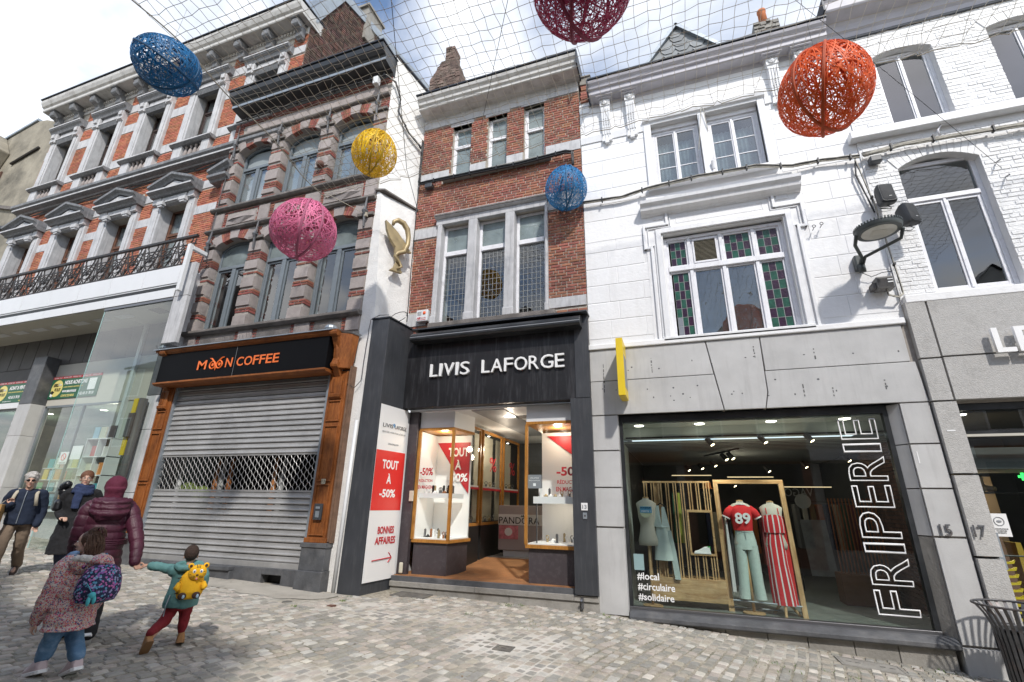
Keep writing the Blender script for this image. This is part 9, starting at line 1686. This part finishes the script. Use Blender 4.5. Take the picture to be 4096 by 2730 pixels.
for i in range(60): a = rnd.uniform(0, 6.28); p = hc + Vector((0, 0, .12)) + R3 @ Vector((0, -.045, 0)); st.tube([p, p + Vector((.035 * math.cos(a), .035 * math.sin(a), .022)), p + Vector((.07 * math.cos(a), .07 * math.sin(a), -.01)), p + Vector((.085 * math.cos(a), .085 * math.sin(a), -.07))], [.003, .003, .0025, .001], 4)
st.obj('hair_strands', hairm, og_, smooth=True, kind='stuff')
navy = print_mat('butterfly_print_navy', (.012, .018, .06), [(.25, .10, .35), (.012, .018, .06), (.10, .30, .45), (.012, .018, .06), (.45, .12, .32), (.012, .018, .06), (.30, .30, .5)], 58)
gb = thing('butterfly_backpack', 'navy butterfly print backpack with a turquoise tag on the back of the girl', 'backpack', tuple(G_.w((.05, -.25, .62)))); b = MB(); b.loft([G_.ring((.06, -.22, z), rx, ry, 20) for z, rx, ry in ((.60, .08, .05), (.62, .15, .10), (.70, .175, .125), (.80, .165, .12), (.88, .13, .09), (.92, .08, .05))]); b.loft([G_.ring((.06, -.32, z), rx, ry, 16) for z, rx, ry in ((.63, .06, .03), (.66, .12, .06), (.74, .12, .06), (.80, .08, .03))]); part_(b, 'bag_body', navy, gb, .010, 2)
MB().tube([G_.w((-.06, -.14, .90)), G_.w((-.11, .0, .985)), G_.w((-.12, .12, .86)), G_.w((-.12, .10, .72))], .018, 6).tube([G_.w((.12, -.14, .90)), G_.w((.13, .0, .985)), G_.w((.13, .12, .86))], .018, 6).obj('shoulder_strap', navy, gb, smooth=True)
MB().tube([G_.w((-.06, -.30, .78)), G_.w((-.04, -.375, .72))], .004, 4).ell(G_.w((-.03, -.385, .69)), (.028, .028, .028), 10, 7).ell(G_.w((-.05, -.39, .645)), (.016, .016, .04), 8, 6).ell(G_.w((-.01, -.39, .65)), (.016, .016, .035), 8, 6).obj('turquoise_soft_tag', col_mat('turquoise_plush', (.08, .45, .50), .9), gb, smooth=True)
MB().tube([G_.w((.06, -.16, .92)), G_.w((.06, -.20, .97)), G_.w((.06, -.24, .92))], .007, 5).obj('grab_loop', M['black'], gb)

# woman in the long black coat with a blue scarf
zb = zg(-9.6)
K_ = Fig((-9.55, 5.50, zb), (.78, -.62), dict(pelvis=(0, 0, .98), chest=(0, .04, 1.30), neck=(0, .06, 1.50), head=(0, .10, 1.655), shL=(-.18, .03, 1.43), shR=(.18, .03, 1.43), elL=(-.22, -.04, 1.15), elR=(.24, .0, 1.15), wrL=(-.10, .18, 1.12), wrR=(.14, .22, 1.05), hipL=(-.09, 0, .94), hipR=(.09, 0, .94), knL=(-.09, .18, .54), knR=(.09, -.10, .50), anL=(-.09, .24, .09), anR=(.09, -.52, .20), toeL=(-.09, .38, .05), toeR=(.09, -.44, .06)))
ok_, hc, R3 = person('woman with glasses and brown hair in a long black coat and dark blue scarf', K_, 1.0, (.85, -.52, 0), (('L', (.9, .2, -.2), (0, 0, -1), 1.2, -1), ('R', (.9, .0, -.1), (0, 0, -1), 1.2, 1)), skin2)
blk = mat('black_wool', (.010, .010, .012), .9, .1, 10, .2, 20); c = MB(); c.loft([K_.ring((0, .03, z), rx, ry, 22) for z, rx, ry in ((.50, .25, .23), (.75, .235, .20), (1.0, .20, .155), (1.15, .19, .14), (1.32, .21, .15), (1.44, .18, .12), (1.50, .09, .08))])
for s in ('L', 'R'): limb(c, [K_.w((0, .03, 1.38)), K_.j('sh' + s), K_.j('el' + s), K_.j('wr' + s)], [.075, .068, .058, .046], 12, 6, .05, 5)
part_(c, 'long_coat', blk, ok_, .014, 2)
sc = MB();
for q in range(3): sc.tube([K_.w(((.10 + .01 * q) * math.cos(a), .07 + (.095 + .01 * q) * math.sin(a), 1.53 - .045 * q + .012 * math.sin(a * 2))) for a in [k * .3142 for k in range(20)]], .038, 8, True)
sc.loft([K_.ring((.03, .19, z), .06, .025, 12) for z in (1.18, 1.3, 1.44)]); part_(sc, 'scarf', mat('navy_scarf', (.025, .04, .10), .9, .15, 12, .3, 20), ok_, .01, 2)
hr = MB(); hr.ell(hc + Vector((0, 0, .048)) - R3 @ Vector((0, .014, 0)), (.092, .106, .098), 16, 10, R3); hr.ell(hc - R3 @ Vector((0, .085, .02)), (.06, .04, .07), 12, 8, R3); part_(hr, 'brown_hair', mat('chestnut_hair', (.14, .055, .025), .6, .3, 50, .5, 90), ok_, .009, 1)
gl_ = MB()
for q in (-1, 1): gl_.tube([hc + R3 @ Vector((q * .033 + .025 * math.cos(a), .102, .010 + .018 * math.sin(a))) for a in [k * .524 for k in range(12)]], .0022, 4, True)
gl_.tube([hc + R3 @ Vector((.058, .10, .012)), hc + R3 @ Vector((.08, .02, .012))], .002, 4); gl_.obj('glasses', M['iron'], ok_)
for s in ('L', 'R'): tr = MB(); limb(tr, [K_.j('hip' + s), K_.j('kn' + s), K_.j('an' + s)], [.09, .07, .06]); part_(tr, 'dark_jeans', mat('navy_denim', (.018, .028, .06), .9), ok_); shoe(K_, s, col_mat('black_leather', (.012, .012, .013), .35), ok_, 1.1, .05, M['black'])
hb = MB(); hb.loft([K_.ring((.27, -.06, z), rx, ry, 16) for z, rx, ry in ((1.14, .06, .14), (1.17, .08, .17), (1.28, .075, .16), (1.33, .05, .12))]); ha = thing('black_handbag', 'black leather handbag under the arm of the woman in the long black coat', 'handbag', tuple(K_.w((.27, -.06, 1.14)))); part_(hb, 'bag_body', col_mat('bag_leather', (.012, .012, .014), .35), ha, .012, 2)
pf_ = MB(); limb(pf_, [K_.w((.24, -.14, 1.36)), K_.w((.29, -.18, 1.50)), K_.w((.25, -.10, 1.56))], [.07, .08, .06], 12, 8, .15, 3); single('rolled_padded_jacket', pf_, mat('glossy_black_nylon', (.012, .013, .016), .3), 'rolled glossy black padded jacket over the handbag strap of the woman in black', 'jacket', smooth=True)

# grey haired person in the navy fleece
zb = zg(-11.0)
P_ = Fig((-11.12, 5.55, zb), (.80, -.60), dict(pelvis=(0, 0, .93), chest=(0, .05, 1.24), neck=(0, .08, 1.43), head=(0, .13, 1.575), shL=(-.19, .04, 1.36), shR=(.19, .04, 1.36), elL=(-.25, -.02, 1.08), elR=(.25, .0, 1.10), wrL=(-.24, .04, .83), wrR=(.14, .20, 1.17), hipL=(-.09, 0, .90), hipR=(.09, 0, .90), knL=(-.09, -.06, .50), knR=(.09, .20, .52), anL=(-.09, -.34, .16), anR=(.09, .26, .09), toeL=(-.09, -.22, .06), toeR=(.09, .40, .05)))
op_, hc, R3 = person('grey haired person in sunglasses and a navy zip fleece at the left edge', P_, 1.0, (.86, -.50, -.1), (('L', (0, .1, -1), (.6, 0, 0), .8, -1), ('R', (-.1, .0, .9), (.4, -.4, 0), 1.6, 1)), skin2)
nf = mat('navy_fleece', (.010, .018, .040), .9, .1, 8, .25, 16); c = MB(); c.loft([P_.ring((0, .04, z), rx, ry, 22) for z, rx, ry in ((.84, .195, .15), (.9, .20, .155), (1.1, .185, .14), (1.28, .195, .14), (1.38, .18, .12), (1.44, .085, .08))])
for s in ('L', 'R'): limb(c, [P_.w((0, .04, 1.32)), P_.j('sh' + s), P_.j('el' + s), P_.j('wr' + s)], [.075, .072, .066, .052], 12, 6, .06, 5)
part_(c, 'navy_fleece_jacket', nf, op_, .014, 2); MB().tube([P_.w((0, .04 + d, z)) for z, d in ((.86, .163), (1.0, .158), (1.15, .150), (1.3, .150), (1.40, .12))], .006, 5).obj('zip', M['zinc'], op_)
hr = MB(); hr.ell(hc + Vector((0, 0, .045)) - R3 @ Vector((0, .015, 0)), (.098, .108, .10), 16, 10, R3); rnd = random.Random(5)
for k_ in range(34): a, b_ = rnd.uniform(0, 6.28), rnd.uniform(0.1, 1.35); v = R3 @ Vector((math.cos(a) * math.sin(b_) * .095, math.sin(a) * math.sin(b_) * .10 - .02, math.cos(b_) * .10 + .045)); hr.ell(hc + v, (.028, .028, .022), 7, 5)
part_(hr, 'curly_grey_hair', mat('silver_hair', (.40, .38, .36), .7, .35, 40, .6, 80), op_, .009, 1)
for q in (-1, 1): MB().ell(hc + R3 @ Vector((q * .033, .094, .012)), (.027, .010, .018), 12, 7, R3).obj('dark_lens', col_mat('sunglass_lens', (.01, .008, .008), .15), op_, smooth=True)
tr = MB(); tr.loft([P_.ring((0, 0, z), .175, .14, 16) for z in (.80, .95)])
for s in ('L', 'R'): limb(tr, [P_.j('hip' + s), P_.j('kn' + s), P_.j('an' + s)], [.10, .085, .075])
part_(tr, 'beige_trousers', mat('brown_beige_cotton', (.19, .14, .10), .9, .1, 8), op_, .012, 2)
for s in ('L', 'R'): shoe(P_, s, col_mat('brown_leather', (.06, .035, .025), .5), op_, 1.1)
rb = thing('rucksack', 'cream strapped rucksack worn by the grey haired person', 'rucksack', tuple(P_.w((0, -.2, 1.0)))); MB().tube([P_.w((-.12, -.10, 1.36)), P_.w((-.13, .05, 1.435)), P_.w((-.14, .17, 1.34)), P_.w((-.17, .17, 1.15))], .026, 8, flat=.5).tube([P_.w((.12, -.10, 1.36)), P_.w((.13, .05, 1.435)), P_.w((.14, .17, 1.34)), P_.w((.17, .17, 1.15))], .026, 8, flat=.5).obj('shoulder_strap', col_mat('cream_webbing', (.42, .38, .30), .9), rb, smooth=True); q = MB(); q.loft([P_.ring((0, -.20, z), .14, .09, 16) for z in (1.0, 1.05, 1.25, 1.36)]); part_(q, 'bag_body', col_mat('cream_canvas_bag', (.38, .34, .27), .9), rb, .012, 2)
pb = thing('brown_paper_bag', 'creased brown paper carrier bag held at the left edge of the picture', 'paper bag', tuple(P_.w((.28, .26, .82)))); MB().obox(P_.w((.27, .26, 1.0)), P_.R * .06, P_.F * .13, Vector((0, 0, .17))).obj('bag', mat('kraft_paper', (.45, .27, .10), .8, .12, 6, .4, 10), pb, bevel=.004); MB().tube([P_.w((.27, .20, 1.17)), P_.w((.22, .22, 1.24)), P_.w((.27, .30, 1.17))], .005, 5).obj('handle', M['plinth_s'], pb)
